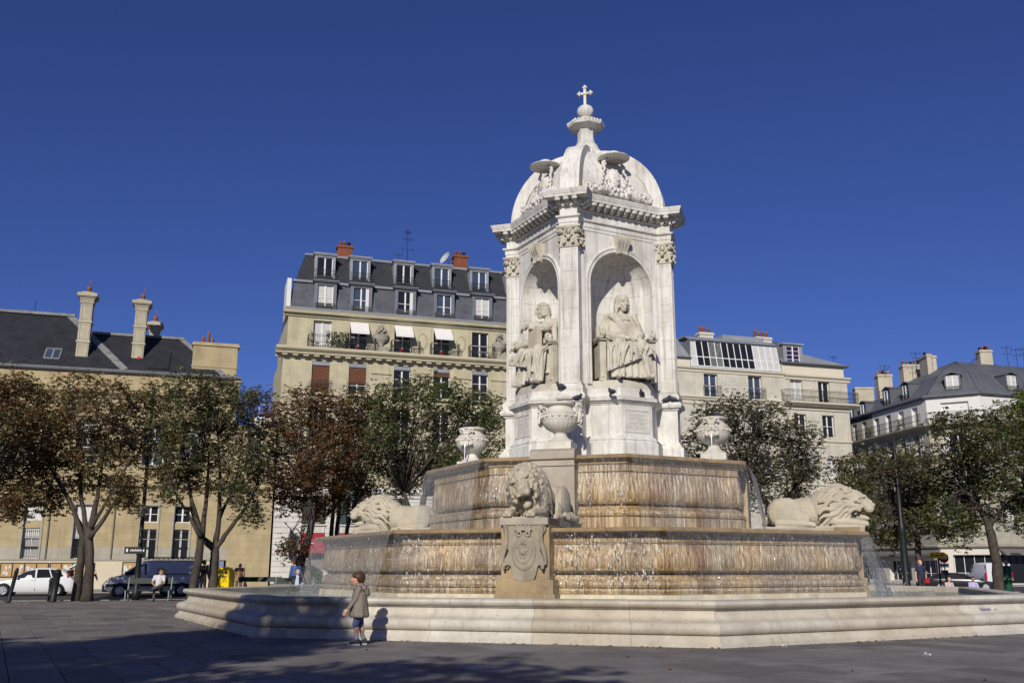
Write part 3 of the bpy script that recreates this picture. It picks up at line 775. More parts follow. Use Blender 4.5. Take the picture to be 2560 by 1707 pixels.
def paint(me, tones, per):
    ca = me.color_attributes.new('tone', 'FLOAT_COLOR', 'CORNER'); n = len(ca.data); arr = np.ones((n,4), np.float32)
    li = 0
    for i, p in enumerate(me.polygons):
        t = tones[i//per]
        arr[p.loop_start:p.loop_start+p.loop_total,:3] = t
    ca.data.foreach_set('color', arr.ravel())
def tone_(): 
    t = pr.gauss(1,.11); w = pr.uniform(-.015,.015); return (t*(1+w), t, t*(1-w))
for d, x0, x1, y0, y1 in slabs[:300]:
    mb = MB(); slab_geo(mb, x0, x1, y0, y1); me = mb.mesh('paving_slab', PAVE); paint(me, [tone_()], 99)
    link('paving_slab', me, plaza)
mb = MB(); tn = []
for d, x0, x1, y0, y1 in slabs[300:]: slab_geo(mb, x0, x1, y0, y1); tn.append(tone_())
me = mb.mesh('paving_slabs', PAVE); paint(me, tn, 6); tag(link('paving_slabs', me, plaza), kind='stuff')

# ================================================================ BUILDINGS
GLASS = M_('dark window glass', (.016,.018,.022), .08, 0, spec=.35)
GLASSB = M_('bluish window glass', (.045,.065,.10), .07, .2, .8, spec=.6)
CURTAINM = M_('white net curtain behind glass', (.50,.50,.48), .55, .12, 4)
PAPER = M_('white painted frame', (.74,.73,.70), .6, .04)
SHUT = M_('white slatted shutter', (.66,.65,.61), .7, .06)
IRON = M_('dark wrought iron', (.018,.02,.02), .5, .1)
ZINC = M_('grey zinc', (.24,.255,.275), .5, .14, .8, spec=.5, stain=(.36,.37,.38), stain_amt=.5)
ZINCD = M_('dark zinc dormer', (.15,.16,.18), .55, .12, 1.2, spec=.4)
DARKIN = M_('painted dark hollow', (.012,.012,.013), .9, 0)  # near-black colour standing for shade inside hollows
TERRA = M_('terracotta pot', (.33,.115,.05), .8, .15, 3)
WOODB = M_('brown wooden roller blind', (.12,.045,.02), .6, .25, 6)
PLANT = M_('balcony plant leaves', (.035,.06,.02), .8, .4, 12)
GUT = M_('lead gutter', (.13,.135,.15), .55, .12, 2)
def slate(name, col, ang, w=.22, h=.11):
    return stone_joints(name, col, lerp3(col,1.25), w, h, ang, .008, .6, .45, .25)
class Fac:
    """one facade of a building: local x along the wall, -y towards the street"""
    W = {}
    def __init__(s, root, loc=(0,0,0), rot=0.0): s.root, s.loc, s.rot = root, Vector(loc), rot; s.m = Matrix.Rotation(rot,4,'Z')
    def part(s, mb, name, mat, parent=None, sm=None, recalc=True):
        o = mb.build(name, mat, parent or s.root, recalc=recalc)
        if parent is None: o.location = s.loc; o.rotation_euler = (0,0,s.rot)
        if sm: shade(o, sm)
        return o
    def put(s, me, name, x, y, z, parent=None):
        o = link(name, me, parent or s.root)
        if parent is None: o.location = s.loc + s.m @ Vector((x,y,z)); o.rotation_euler = (0,0,s.rot)
        else: o.location = (x,y,z)
        return o
    def wall(s, name, mat, x0, x1, z0, z1, holes=(), y=0.0, depth=.25, back=6.0, ends=True):
        holes = [q for q in holes if q[0] >= x0-1e-6 and q[1] <= x1+1e-6]
        xs = sorted({x0, x1, *[h for q in holes for h in q[:2] if x0 < h < x1]}); zs = sorted({z0, z1, *[h for q in holes for h in q[2:4] if z0 < h < z1]})
        mb = MB()
        for i in range(len(xs)-1):
            for j in range(len(zs)-1):
                cx, cz = (xs[i]+xs[i+1])/2, (zs[j]+zs[j+1])/2
                if any(q[0] < cx < q[1] and q[2] < cz < q[3] for q in holes): continue
                mb.quad((xs[i],y,zs[j]),(xs[i+1],y,zs[j]),(xs[i+1],y,zs[j+1]),(xs[i],y,zs[j+1]))
        for a, b, c, d in [q[:4] for q in holes]:
            mb.quad((a,y,c),(a,y,d),(a,y+depth,d),(a,y+depth,c)); mb.quad((b,y,d),(b,y,c),(b,y+depth,c),(b,y+depth,d))
            mb.quad((a,y,d),(b,y,d),(b,y+depth,d),(a,y+depth,d)); mb.quad((b,y,c),(a,y,c),(a,y+depth,c),(b,y+depth,c))
        if ends:
            mb.quad((x0,y,z1),(x0,y,z0),(x0,y+back,z0),(x0,y+back,z1)); mb.quad((x1,y,z0),(x1,y,z1),(x1,y+back,z1),(x1,y+back,z0))
            mb.quad((x0,y,z1),(x0,y+back,z1),(x1,y+back,z1),(x1,y,z1)); mb.quad((x0,y+back,z0),(x1,y+back,z0),(x1,y+back,z1),(x0,y+back,z1))
        return s.part(mb, name, mat, recalc=False)
    def mould(s, name, mat, x0, x1, prof, end=True, y=0.0):
        mb = MB(); mb.loft([[(x, y-o, z) for o, z in prof] for x in (x0, x1)]); return s.part(mb, name, mat)
    def window(s, x0, x1, z0, z1, y=.2, style='casement', glass=GLASS, bars=2, rail=None, fr=PAPER, leaf=None, label=None, shutters=None):
        w, h = round(x1-x0,2), round(z1-z0,2); key = (w,h,style,bars,fr.name)
        if key not in Fac.W:
            mb = MB(); t = .055; e = 0.03
            mb.box(0,w,0,e*2,0,t); mb.box(0,w,0,e*2,h-t,h); mb.box(0,t,0,e*2,t,h-t); mb.box(w-t,w,0,e*2,t,h-t)
            if style == 'casement':
                mb.box(w/2-.055,w/2+.055,-.015,e*2,t,h-t)
                for sx in (t, w/2+.055): 
                    for i in range(1, bars+1):
                        zz = t + (h-2*t)*i/(bars+1); mb.box(sx, sx+w/2-t-.055, .005, e*2, zz-.018, zz+.018)
            elif style == 'grid':
                n = max(2, int(round(w/.75)))
                for i in range(1, n): mb.box(w*i/n-.025, w*i/n+.025, 0, e*2, t, h-t)
                mb.box(t, w-t, .004, e*2-.004, h*.36-.02, h*.36+.02)
            Fac.W[key] = (mb.mesh('window', fr),)
            pm = MB(); pm.quad((.02,.045,.02),(w-.02,.045,.02),(w-.02,.045,h-.02),(.02,.045,h-.02)); Fac.W[key] += (pm,)
        me, pm = Fac.W[key]
        o = s.put(me, 'window', x0, y, z0)
        pk = key + (glass.name,)
        if pk not in Fac.W: Fac.W[pk] = pm.mesh('pane', glass)
        p = link('pane', Fac.W[pk], o)
        if label: o['label'] = label
        if rail: r = s.railing(rail[0], rail[1], parent=o, loc=(-(rail[0]-w)/2, -y-rail[2] if len(rail) > 2 else -y-.12, rail[3] if len(rail) > 3 else 0.0))
        if shutters:
            sk = ('sh', shutters, h)
            if sk not in Fac.W:
                mb = MB(); q = shutters; mb.box(0,q,0,.03,0,.06); mb.box(0,q,0,.03,h-.06,h); mb.box(0,.05,0,.03,.06,h-.06); mb.box(q-.05,q,0,.03,.06,h-.06); mb.box(.05,q-.05,0,.03,h*.5-.03,h*.5+.03)
                for i in range(int(h/.09)): mb.box(.05,q-.05,.006,.024,.08+i*.09,.13+i*.09)
                Fac.W[sk] = mb.mesh('shutter', SHUT)
            for xx in (-shutters-.02, w+.02): l_ = link('shutter', Fac.W[sk], o); l_.location = (xx, -y-.05, 0)
        return o
    def railing(s, w, h, parent=None, loc=(0,0,0), depth=0.0, step=.13):
        key = ('rail', round(w,2), round(h,2), depth, step)
        if key not in Fac.W:
            mb = MB(); 
            mb.box(0,w,-.018,.018,h-.03,h); mb.box(0,w,-.014,.014,.05,.075); mb.box(0,w,-.012,.012,h-.16,h-.142)
            n = max(2, int(w/step))
            for i in range(n+1):
                x = w*i/n; mb.box(x-.009,x+.009,-.009,.009,0,h-.03)
            for i in range(n):
                x = w*(i+.5)/n; q = w/n*.28; z = h*.42
                mb.add([(x-q,0,z),(x,-.006,z-q*1.6),(x+q,0,z),(x,.006,z+q*1.6)], [(0,1,2,3)])
            if depth:
                for x in (0, w):
                    mb.box(x-.018,x+.018,0,depth,h-.03,h); mb.box(x-.014,x+.014,0,depth,.05,.075)
                    for i in range(1, int(depth/.13)+1): yy = min(i*.13, depth); mb.box(x-.008,x+.008,yy-.008,yy+.008,0,h-.03)
            Fac.W[key] = mb.mesh('railing', IRON)
        return s.put(Fac.W[key], 'railing', *loc, parent=parent)
def chimney(F, x0, x1, y0, y1, z0, z1, mat, pots, capmat=None, potmat=TERRA, name='chimney'):
    mb = MB(); mb.box(x0,x1,y0,y1,z0,z1-.22); mb.box(x0-.08,x1+.08,y0-.08,y1+.08,z1-.22,z1-.10); mb.box(x0-.03,x1+.03,y0-.03,y1+.03,z1-.10,z1)
    o = F.part(mb, name, mat)
    for px, hh, pm in pots:
        q = MB(); q.lathe([(.13,0),(.115,hh*.8),(.14,hh*.82),(.14,hh),(.09,hh),(.09,hh-.1)], 10)
        me = q.mesh('chimney_pot', pm or potmat); c = link('chimney_pot', me, o); c.location = (px, (y0+y1)/2, z1)
    return o
def antenna(F, x, y, z, h, arms, name='antenna'):
    mb = MB(); mb.tube([(x,y,z),(x,y,z+h)], .025, 5)
    for zz, ln, n in arms:
        mb.tube([(x-ln/2,y,z+zz),(x+ln/2,y,z+zz)], .014, 4)
        for i in range(n):
            q = x-ln/2+ln*i/max(1,n-1); mb.tube([(q,y-.22,z+zz),(q,y+.22,z+zz)], .011, 4); mb.tube([(q,y,z+zz-.16),(q,y,z+zz+.16)], .011, 4)
    return F.part(mb, name, IRON)
def urn_relief(F, x, z, h, y=-.05):
    mb = MB(); Mx = Matrix.Translation((x,y,z)) @ Matrix.Diagonal((1,.55,1,1))
    mb.box(-.5,.5,-.25,.1,0,.5*h/2.4,Mx); mb.box(-.62,-.36,-.3,.1,0,.42,Mx); mb.box(.36,.62,-.3,.1,0,.42,Mx)
    mb.lathe([(.28,.5),(.2,.62),(.18,.72),(.5,.95),(.62,1.15),(.58,1.3),(.64,1.36),(.6,1.42),(.0,1.45)], 20, M=Mx)
    rr = random.Random(int(x*7))
    for i in range(34):
        a = rr.random(); mb.ball(tuple(Mx @ Vector((rr.uniform(-.45,.45)*(1-a*.8), rr.uniform(-.3,0), 1.45+a*.75))), rr.uniform(.08,.14), 6, 5)
    return F.part(mb, 'urn_relief', M_('grey carved stone', (.30,.28,.23), .9, .25, 4))
def bush(F, x0, x1, y, z0, z1, n, rr, mat=PLANT, name='balcony_plant'):
    mb = MB()
    for i in range(n):
        p = Vector((rr.uniform(x0,x1), y+rr.uniform(-.18,.18), z0+(z1-z0)*rr.random()**.8)); a = Vector((rr.uniform(-1,1),rr.uniform(-1,1),rr.uniform(-.6,1))).normalized()*.12
        b = Vector((rr.uniform(-1,1),rr.uniform(-1,1),rr.uniform(-1,1))).normalized()*.06
        mb.quad(tuple(p),tuple(p+a*.5+b),tuple(p+a),tuple(p+a*.5-b))
    return tag(F.part(mb, name, mat, recalc=False), kind='stuff')
br = random.Random(21)
# ---------------------------------------------------------------- town hall on the left
OCHRE = stone_joints('ochre limestone', (.44,.355,.20), (.385,.315,.185), .95, .46, FD)
GREYST = stone_joints('grey washed limestone', (.40,.37,.29), (.36,.33,.27), .95, .46, FD)
CREAMP = M_('cream painted plinth', (.58,.51,.37), .85, .05, 1.5)
hall = thing('town_hall', 'long ochre stone public building with black slate roof and tall stone chimneys', 'building', st(0,0), FD)
F = Fac(hall); X0 = -34.0
gh = []                                   # ground floor windows: two lights with a panel between
for c in (-24.3,-21.2,-18.0,-15.0,-12.02,-8.95,-4.70,-2.58): gh.append((c-.53,c+.53,1.98,5.56))
uh = [(c-.70,c+.70,8.36,11.36) for c in (-24.5,-21.4,-18.2,-15.3,-12.18,-9.15,-4.86,-2.4)]
F.wall('wall', OCHRE, X0, .55, 2.75, 14.7, [(a,b,max(c,2.75),d) for a,b,c,d in gh]+uh, depth=.32, back=9)
F.wall('lower_wall', GREYST, X0, .55, 1.90, 2.75, [(a,b,c,2.75) for a,b,c,d in gh], depth=.32, back=9)
F.wall('plinth', CREAMP, X0, .05, 0, 1.86, y=-.16, back=1)
F.mould('plinth_ledge', GREYST, X0, .10, [(.22,1.86),(.22,1.90),(.0,1.95),(.0,1.86)])
for a, b, c, d in gh:
    F.window(a,b,c,3.98,.26,bars=2, glass=br.choice((GLASS,GLASS,CURTAINM)))
    F.window(a,b,4.44,d,.26,bars=1, glass=GLASS)
    mb = MB(); mb.box(a,b,.12,.3,3.98,4.44); F.part(mb,'spandrel',OCHRE)
    mb = MB(); n = 8
    for i in range(n+1): x = a+.04+(b-a-.08)*i/n; mb.box(x-.010,x+.010,.02,.04,c+.02,3.95)
    for z in (2.1,2.75,3.4,3.85): mb.box(a,b,.018,.042,z-.012,z+.012)
    F.part(mb,'window_grille',IRON)
    mb = MB(); mb.box(a-.12,a,-.05,.0,c-.08,d+.14); mb.box(b,b+.12,-.05,.0,c-.08,d+.14); mb.box(a,b,-.05,.0,d,d+.14); mb.box(a-.16,b+.16,-.14,.0,c-.16,c-.08); F.part(mb,'window_surround',GREYST)
for i, c in enumerate((-12.02,-8.95)):
    mb = MB(); a, b = c-.5, c+.5; n = 12
    for (z0,z1) in ((4.46,5.5),(3.3,3.96)):
        pts = [(a+(b-a)*q/(n*2), .2+.025*(q%2)) for q in range(n*2+1)]
        mb.add([(x,y,z0) for x,y in pts]+[(x,y,z1) for x,y in pts], [(q,q+1,q+2+n*2,q+1+n*2) for q in range(n*2)])
    F.part(mb,'window_blind',SHUT)
for a, b, c, d in uh:
    F.window(a,b,c,d-.75,.26,bars=3, glass=br.choice((GLASS,GLASSB))); F.window(a,b,d-.72,d,.26,bars=0,glass=br.choice((CURTAINM,GLASS)))
    mb = MB(); mb.box(a-.15,a,-.06,0,c-.1,d+.18); mb.box(b,b+.15,-.06,0,c-.1,d+.18); mb.box(a,b,-.06,0,d,d+.18); mb.box(a-.2,b+.2,-.2,0,c-.2,c-.1); F.part(mb,'window_surround',OCHRE)
for x in (-11.02,-6.98,-.2):
    mb = MB(); mb.box(x-.04,x+.04,-.09,.0,1.95,6.5); F.part(mb,'joint_strip',M_('grey downpipe',(.16,.145,.11),.7,.1))  # thin dark strips standing for the joints of the pilaster panels
F.mould('string_course', OCHRE, X0, 3.48, [(0,6.55),(.06,6.56),(.06,6.72),(.28,6.86),(.30,7.02),(.24,7.05),(.1,7.12),(.1,7.5),(0,7.52)])
F.mould('main_cornice', OCHRE, X0, .75, [(0,12.9),(.1,12.95),(.14,13.1),(.38,13.28),(.40,13.42),(.34,13.46),(.1,13.56),(0,13.56)])
F.mould('gutter', GUT, X0, .70, [(0,14.70),(.22,14.72),(.30,14.80),(.30,14.93),(.26,14.97),(0,14.97)])
mb = MB()
for i in range(40): x = X0+.8+i*.84; mb.box(x-.02,x+.02,-.325,-.30,14.74,14.96)
F.part(mb,'gutter_bracket',GUT)
SLATE = slate('black slate roof', (.028,.029,.035), FD, .25, .12)
mb = MB()
mb.quad((X0,-.2,14.95),(-7.2,-.2,14.95),(-11.8,4.6,19.75),(X0,4.6,19.75)); mb.add([(-7.2,-.2,14.95),(-7.2,9.4,14.95),(-11.8,4.6,19.75)],[(0,1,2)]); mb.quad((X0,9.4,14.95),(X0,4.6,19.75),(-11.8,4.6,19.75),(-7.2,9.4,14.95))
mb.quad((-10.2,-.19,14.96),(-.5,-.19,14.96),(-3.75,3.1,18.2),(-10.2,3.1,18.2)); mb.add([(-.5,-.19,14.96),(-.5,6.4,14.96),(-3.75,3.1,18.2)],[(0,1,2)]); mb.quad((-10.2,6.4,14.96),(-10.2,3.1,18.2),(-3.75,3.1,18.2),(-.5,6.4,14.96))
F.part(mb,'slate_roof',SLATE,recalc=False)
LEAD = M_('weathered lead strip', (.20,.20,.19), .7, .35, 2.5)
def strip(mb, a, b, w, up=.03):
    a, b = Vector(a), Vector(b); d = (b-a).normalized(); n = Vector((0,-.7,.7)); q = d.cross(n).normalized()*w/2
    mb.loft([[tuple(p+q), tuple(p-q), tuple(p-q+n*up), tuple(p+q+n*up)] for p in (a,b)])
mb = MB(); strip(mb,(-7.2,-.2,14.97),(-11.8,4.6,19.77),.5); strip(mb,(-.5,-.19,14.98),(-3.75,3.1,18.22),.36)
mb.box(X0,-11.4,4.35,4.85,19.66,19.86); mb.box(-10.2,-3.5,2.9,3.3,18.12,18.30); F.part(mb,'ridge_flashing',LEAD)
HSTONE = M_('warm chimney stone', (.43,.385,.28), .85, .12, 2.2, .3, 20, stain=(.25,.22,.16), stain_amt=.5)
def tall_chimney(x, y, z0, z1, w, d, pot=.4):
    mb = MB(); mb.box(x-w/2-.08,x+w/2+.08,y,y+d,z0,z0+.35)
    n = 3; seg = (z1-.75-z0-.35)/n
    for i in range(n):
        a = z0+.35+i*seg; mb.box(x-w/2,x+w/2,y+.04,y+d-.04,a,a+seg-.14); mb.box(x-w/2-.06,x+w/2+.06,y-.02,y+d+.02,a+seg-.14,a+seg)
        for x0,x1,z_0,z_1 in ((-w/2+.07,-w/2+.12,a+.12,a+seg-.25),(w/2-.12,w/2-.07,a+.12,a+seg-.25),(-w/2+.12,w/2-.12,a+.12,a+.17),(-w/2+.12,w/2-.12,a+seg-.30,a+seg-.25)): mb.box(x+x0,x+x1,y+.012,y+.04,z_0,z_1)
    for k_, (o, z) in enumerate(((.05,.75),(.10,.62),(.17,.5),(.26,.42))): mb.box(x-w/2-o,x+w/2+o,y-o,y+d+o,z1-z,z1-(z-.13 if k_ < 3 else .18))
    mb.lathe([(w*.75,0),(w*.72,.12),(w*.3,.18),(.0,.18)],16,M=Matrix.Translation((x,y+d/2,z1-.18)))
    o = F.part(mb,'chimney',HSTONE)
    q = MB(); q.lathe([(.16,0),(.14,.3),(.17,.32),(.17,pot),(.1,pot)],10); q.tube([(.05,0,pot),(.05,0,pot+.6)],.02,4)
    c = link('chimney_pot', q.mesh('chimney_pot',TERRA), o); c.location=(x,y+d/2,z1)
tall_chimney(-10.22,.75,15.3,20.75,.80,.95); tall_chimney(-6.55,.95,15.6,20.55,.80,.95); tall_chimney(-5.75,4.2,17.4,19.75,.7,.8)
antenna(F,-14.2,4.6,19.7,1.0,[]); 
mb = MB(); mb.lathe([(.16,0),(.16,.02),(.0,.02)],14,M=Matrix.Translation((-6.42,.93,16.05)) @ Matrix.Rotation(R(90),4,'X')); F.part(mb,'red_disc',M_('red painted disc',(.55,.03,.02),.6,0))
for x0,x1,f0,f1,nm in ((-12.6,-11.55,.12,.32,'skylight'),(-5.75,-4.3,.05,.38,'roof_hatch')):
    P = lambda x,f,u: (x, -.2+4.8*f-u*.7, 14.95+4.8*f+u*.7)
    mb = MB(); mb.loft([[P(x0,f0,u),P(x1,f0,u),P(x1,f1,u),P(x0,f1,u)] for u in (.0,.07)]); o = F.part(mb,nm,LEAD if nm=='skylight' else SLATE)
    mb = MB(); m_ = (x0+x1)/2
    if nm == 'skylight':
        for a,b in ((x0+.08,m_-.05),(m_+.05,x1-.08)): mb.quad(P(a,f0+.02,.075),P(b,f0+.02,.075),P(b,f1-.02,.075),P(a,f1-.02,.075))
        q = F.part(mb,'pane',GLASSB,parent=o)
mb = MB(); mb.box(-2.75,.38,.3,1.3,14.6,17.2); mb.box(-2.85,.50,.2,1.4,17.2,17.32); mb.box(-2.80,.45,.25,1.35,17.32,17.45); mb.box(-2.80,.43,.26,1.34,15.6,15.72)
gab = F.part(mb,'party_wall',OCHRE)
for x,h in ((-2.1,.5),(-1.75,.9),(-1.45,.45)):
    q = MB(); q.lathe([(.11,0),(.10,h-.05),(.12,h)],9); c = link('chimney_pot',q.mesh('chimney_pot',TERRA),gab); c.location=(x,.8,17.45)
mb = MB(); mb.box(.3,.75,-.1,2.0,14.55,14.75); mb.box(.2,.66,0,2.0,13.6,14.55); F.part(mb,'end_pilaster',OCHRE)
F.wall('side_wing_wall', OCHRE, .55, 3.48, 0, 11.4, [(1.5,2.5,8.6,10.9)], depth=.3, back=8)
F.window(1.5,2.5,8.6,10.9,.25,bars=2,rail=(1.2,.8))
mb = MB(); mb.box(.02,.10,-.2,-.02,0,1.95); F.part(mb,'corner_strip',M_('dark painted strip',(.03,.028,.025),.7,0))
# white boxy rooftop beyond the gap
box = thing('rooftop_block', 'small plain white rooftop block with thin railing in the gap between two buildings', 'building', st(1.5,-14), FD)
Fb = Fac(box); Fb.wall('wall', M_('white render',(.70,.70,.68),.9,.04), 0.6, 4.8, 0, 14.2, back=5)
mb = MB(); 
for z in (14.55,14.95,15.3): mb.box(1.3,4.7,.1,.13,z-.02,z+.02)
for i in range(5): mb.box(1.3+i*.85-.02,1.3+i*.85+.02,.1,.14,14.2,15.32)
Fb.part(mb,'railing',M_('white tube railing',(.6,.6,.6),.5,0))
# ---------------------------------------------------------------- tall apartment house in the middle
CREAM = stone_joints('cream limestone', (.50,.45,.305), (.46,.415,.285), 1.05, .48, FD)
CREAMD = M_('cream moulding', (.50,.45,.31), .85, .08, 1.5, .2, 18, stain=(.30,.27,.19), stain_amt=.4)
apt = thing('apartment_house', 'tall cream apartment house with slate mansard, two rows of dormers and brick chimneys', 'building', st(3.62,0), FD)
sx = -3.62
F = Fac(apt, (sx,0,0)); XL, XR = 3.62, 30.0
cols = [6.45, 9.22, 12.66, 15.78, 18.90, 22.02, 25.14, 28.0]
h4 = [(c-.66,c+.66,14.12,16.52) for c in cols]; h3 = [(c-.66,c+.66,10.7,13.1) for c in cols]; h2 = [(c-.66,c+.66,7.6,9.7) for c in cols]
h5 = [(c-.68,c+.68,17.55,19.68) for c in cols]
F.wall('wall', CREAM, XL, XR, 7.2, 17.0, h4+h3+h2, depth=.28, back=10)
F.wall('attic_wall', CREAM, XL+.25, XR, 17.0, 20.0, h5, depth=.28, back=10, y=.12)
RUST = M_('white rusticated stone', (.60,.575,.52), .85, .07, 1.2, .25, 22)
gw = [(5.62,7.25,2.0,6.3),(8.38,10.0,2.0,6.3),(11.6,13.3,2.0,6.3)]
F.wall('ground_wall', M_('recessed joint', (.20,.19,.17), .9, .05), XL, XR, 0, 6.5, gw, y=.03, depth=.3, back=2)
segs = [(XL,5.58),(7.30,8.34),(10.05,11.55),(13.35,XR)]
z = .3
rr = random.Random(9)
while z < 6.3:
    for a, b in segs:
        x = a; 
        while x < b-.05:
            w = min(rr.choice((.62,.8,1.0)), b-x)
            if b-x-w < .3: w = b-x
            MBx = MB(); MBx.box(x+.004,x+w-.004,-.02,.06,z+.012,z+.378); F.part(MBx,'stone_block',RUST)
            x += w
        if b == XR: pass
    z += .39
    segs[-1] = (13.35, 15.3)
F.mould('mezzanine_cornice', RUST, XL, XR, [(0,6.4),(.12,6.42),(.16,6.62),(.30,6.72),(.30,6.85),(.05,6.9),(.05,7.2),(0,7.22)])
GREEN = M_('green louvred shutter', (.03,.06,.045), .6, .1)
RED = M_('red awning cloth', (.30,.02,.035), .8, .08)
for a, b, c, d in gw:
    F.window(a+.05,b-.05,4.55,6.25,.24,bars=2,glass=GLASS,rail=(1.4,.55,.02))
    for x in (a-.02,b-.38): mb = MB(); mb.box(x,x+.4,-.06,-.02,4.55,6.2); F.part(mb,'green_shutter',GREEN)
    mb = MB(); mb.box(a-.05,b+.1,-.14,.1,4.36,4.46); F.part(mb,'sill',RUST)
    mb = MB(); mb.box(a,b,-.0,.14,3.86,4.36); o = F.part(mb,'key_panel',RUST)
    mb = MB(); n = 4; w = (b-a-.3)/n
    for i in range(n):
        x = a+.15+i*w; 
        for (p,q,u,v) in ((.05,.95,.92,.84),(.05,.13,.84,.10),(.05,.80,.18,.10),(.72,.80,.66,.18),(.28,.80,.66,.58),(.28,.36,.58,.34),(.36,.58,.42,.34)):
            mb.box(x+p*w,x+q*w,-.012,.002,3.9+v*.42,3.9+u*.42)
    F.part(mb,'greek_key',M_('shadow grey relief',(.42,.40,.35),.9,.05),parent=o)
    mb = MB(); mb.loft([[(x,-.06,3.84),(x,-.10,3.84),(x,-.75,2.62),(x,-.72,2.60)] for x in (a+.02,b-.02)]); mb.box(a+.02,b-.02,-.76,-.74,2.4,2.63)
    o = F.part(mb,'awning',RED)
    mb = MB(); mb.box(a+.62,a+.75,-.44,-.40,3.3,3.36); mb.box(a+.4,a+.52,-.56,-.50,3.12,3.17); mb.box(a+.55,a+.9,-.57,-.52,3.09,3.13); F.part(mb,'awning_print',PAPER,parent=o)
    F.window(a+.05,b-.05,2.0,2.6,.24,bars=0)
for row, hs, ra in ((4,h4,1),(3,h3,0),(2,h2,0)):
    for i, (a,b,c,d) in enumerate(hs):
        top = d - .30 if row == 4 else d
        F.window(a,b,c,top,.22,bars=2,glass=GLASS if i != 4 else GLASS,rail=(1.62,.92,.22))
        if row == 4:
            mb = MB(); mb.box(a,b,.05,.27,top,d); F.part(mb,'blind_box',ZINC)
            if i in (0,1,3):
                zb_ = c+.25 if i == 0 else (c+.85 if i == 1 else c+1.75); mb = MB(); n = int((top-zb_)/.07)
                for q in range(n): mb.box(a+.02,b-.02,.135+.004*(q%2),.16,zb_+q*.07,zb_+q*.07+.066)
                F.part(mb,'roller_blind',WOODB)
            mb = MB(); mb.box(a-.2,b+.2,-.26,.0,c-.18,c-.02); F.part(mb,'sill',CREAMD)
        if row == 4 and i < 2:
            mb = MB(); mb.box(a+.75,a+1.25,-.18,-.04,c,c+.18); F.part(mb,'flower_box',TERRA)
for c in (11.0,14.25,17.35,20.5,23.6):
    mb = MB(); mb.box(c-.66,c+.66,-.05,.0,7.4,16.75); mb.box(c-.74,c+.74,-.14,-.05,15.78,15.86); mb.box(c-.70,c+.70,-.09,-.05,15.86,15.92); F.part(mb,'wall_strip',CREAM)
F.mould('balcony_cornice', CREAMD, XL-.55, XR, [(0,16.62),(.10,16.66),(.14,16.85),(.55,16.92),(.55,17.04),(.62,17.07),(.80,17.22),(.82,17.36),(.78,17.42),(0,17.44)])
mb = MB()
for i in range(34):
    x = XL+.15+i*.78; mb.box(x-.20,x+.20,-.50,-.10,16.74,16.92)
    me = None
dm = MB(); dm.box(-.20,.20,-.46,-.10,0,.15); dme = dm.mesh('cornice_block', CREAMD)
for i in range(33): F.put(dme,'cornice_block',XL+.1+i*.78,0,16.77)
F.mould('attic_cornice', CREAMD, XL-.15, XR, [(-.1,19.85),(.0,19.9),(.05,20.05),(.30,20.12),(.32,20.24),(.36,20.28),(.36,20.34),(-.1,20.36)])
F.mould('gutter', ZINC, XL+.0, XR, [(-.1,20.36),(.26,20.36),(.32,20.42),(.32,20.52),(.22,20.56),(-.2,20.56)])
for i, (a,b,c,d) in enumerate(h5):
    F.window(a,b,c,d,.34,bars=1,glass=CURTAINM if i == 0 else GLASS)
    if i in (1,2,3):
        mb = MB(); mb.loft([[(x,.10,19.70),(x,.06,19.72),(x,-.78,18.82),(x,-.74,18.80)] for x in (a-.02,b+.02)]); mb.box(a-.02,b+.02,-.79,-.77,18.66,18.83); F.part(mb,'white_awning',M_('white awning cloth',(.72,.70,.66),.8,.03))
        F.railing(2.2,.98,loc=(a-.3,-.72,17.44),depth=.8); bush(F,a+.2,b,-.5,17.5,18.5,90,br)
        mb = MB(); mb.lathe([(.12,0),(.16,.26),(.16,.3)],9,M=Matrix.Translation((a+.5,-.45,17.46))); F.part(mb,'plant_pot',M_('red plant pot',(.35,.02,.02),.6,0))
    elif i == 0:
        F.railing(3.0,.98,loc=(a-.4,-.72,17.44),depth=.8); bush(F,a+.9,b+1.3,-.55,17.6,18.72,620,br); bush(F,a-.4,a+.1,-.55,17.5,18.6,60,br)
    else: F.railing(2.0,.98,loc=(a-.32,-.72,17.44),depth=.8)
mb = MB()
for x, y in ((18.75,-.45),(19.3,-.40)):
    mb.tube([(x-.15,y,17.45),(x+.15,y,17.95)],.014,4); mb.tube([(x+.15,y,17.45),(x-.15,y,17.95)],.014,4); mb.box(x-.2,x+.2,y-.15,y+.15,17.94,17.97)
F.part(mb,'balcony_furniture',PAPER)
urn_relief(F,10.92,17.45,2.3,.0); urn_relief(F,20.45,17.45,2.3,.0); urn_relief(F,26.6,17.45,2.3,.0)
for c in (14.2,17.3):
    mb = MB(); mb.box(c-.68,c+.68,.06,.12,17.5,19.7)
    for i in range(26):
        a = 2*math.pi*i/26; mb.ball((c+.36*math.cos(a), .05, 18.62+.62*math.sin(a)), .06, 6, 4)
    mb.loft([[(c+m*.30*math.cos(a),yy,18.62+m*.55*math.sin(a)) for a in [2*math.pi*q/24 for q in range(24)]] for yy,m in ((.07,1),(.02,.9))]); F.part(mb,'oval_relief',CREAMD)
SLT1 = slate('grey slate lower mansard',(.088,.094,.110),FD,.30,.15); SLT2 = slate('dark slate upper mansard',(.036,.038,.044),FD,.30,.15)
mb = MB(); mb.quad((XL+.35,.15,20.5),(XR,.15,20.5),(XR,.62,22.75),(XL+.62,.62,22.75)); mb.quad((XL+.35,10,20.5),(XL+.35,.15,20.5),(XL+.62,.62,22.75),(XL+.62,9.5,22.75)); F.part(mb,'lower_mansard',SLT1,recalc=False)
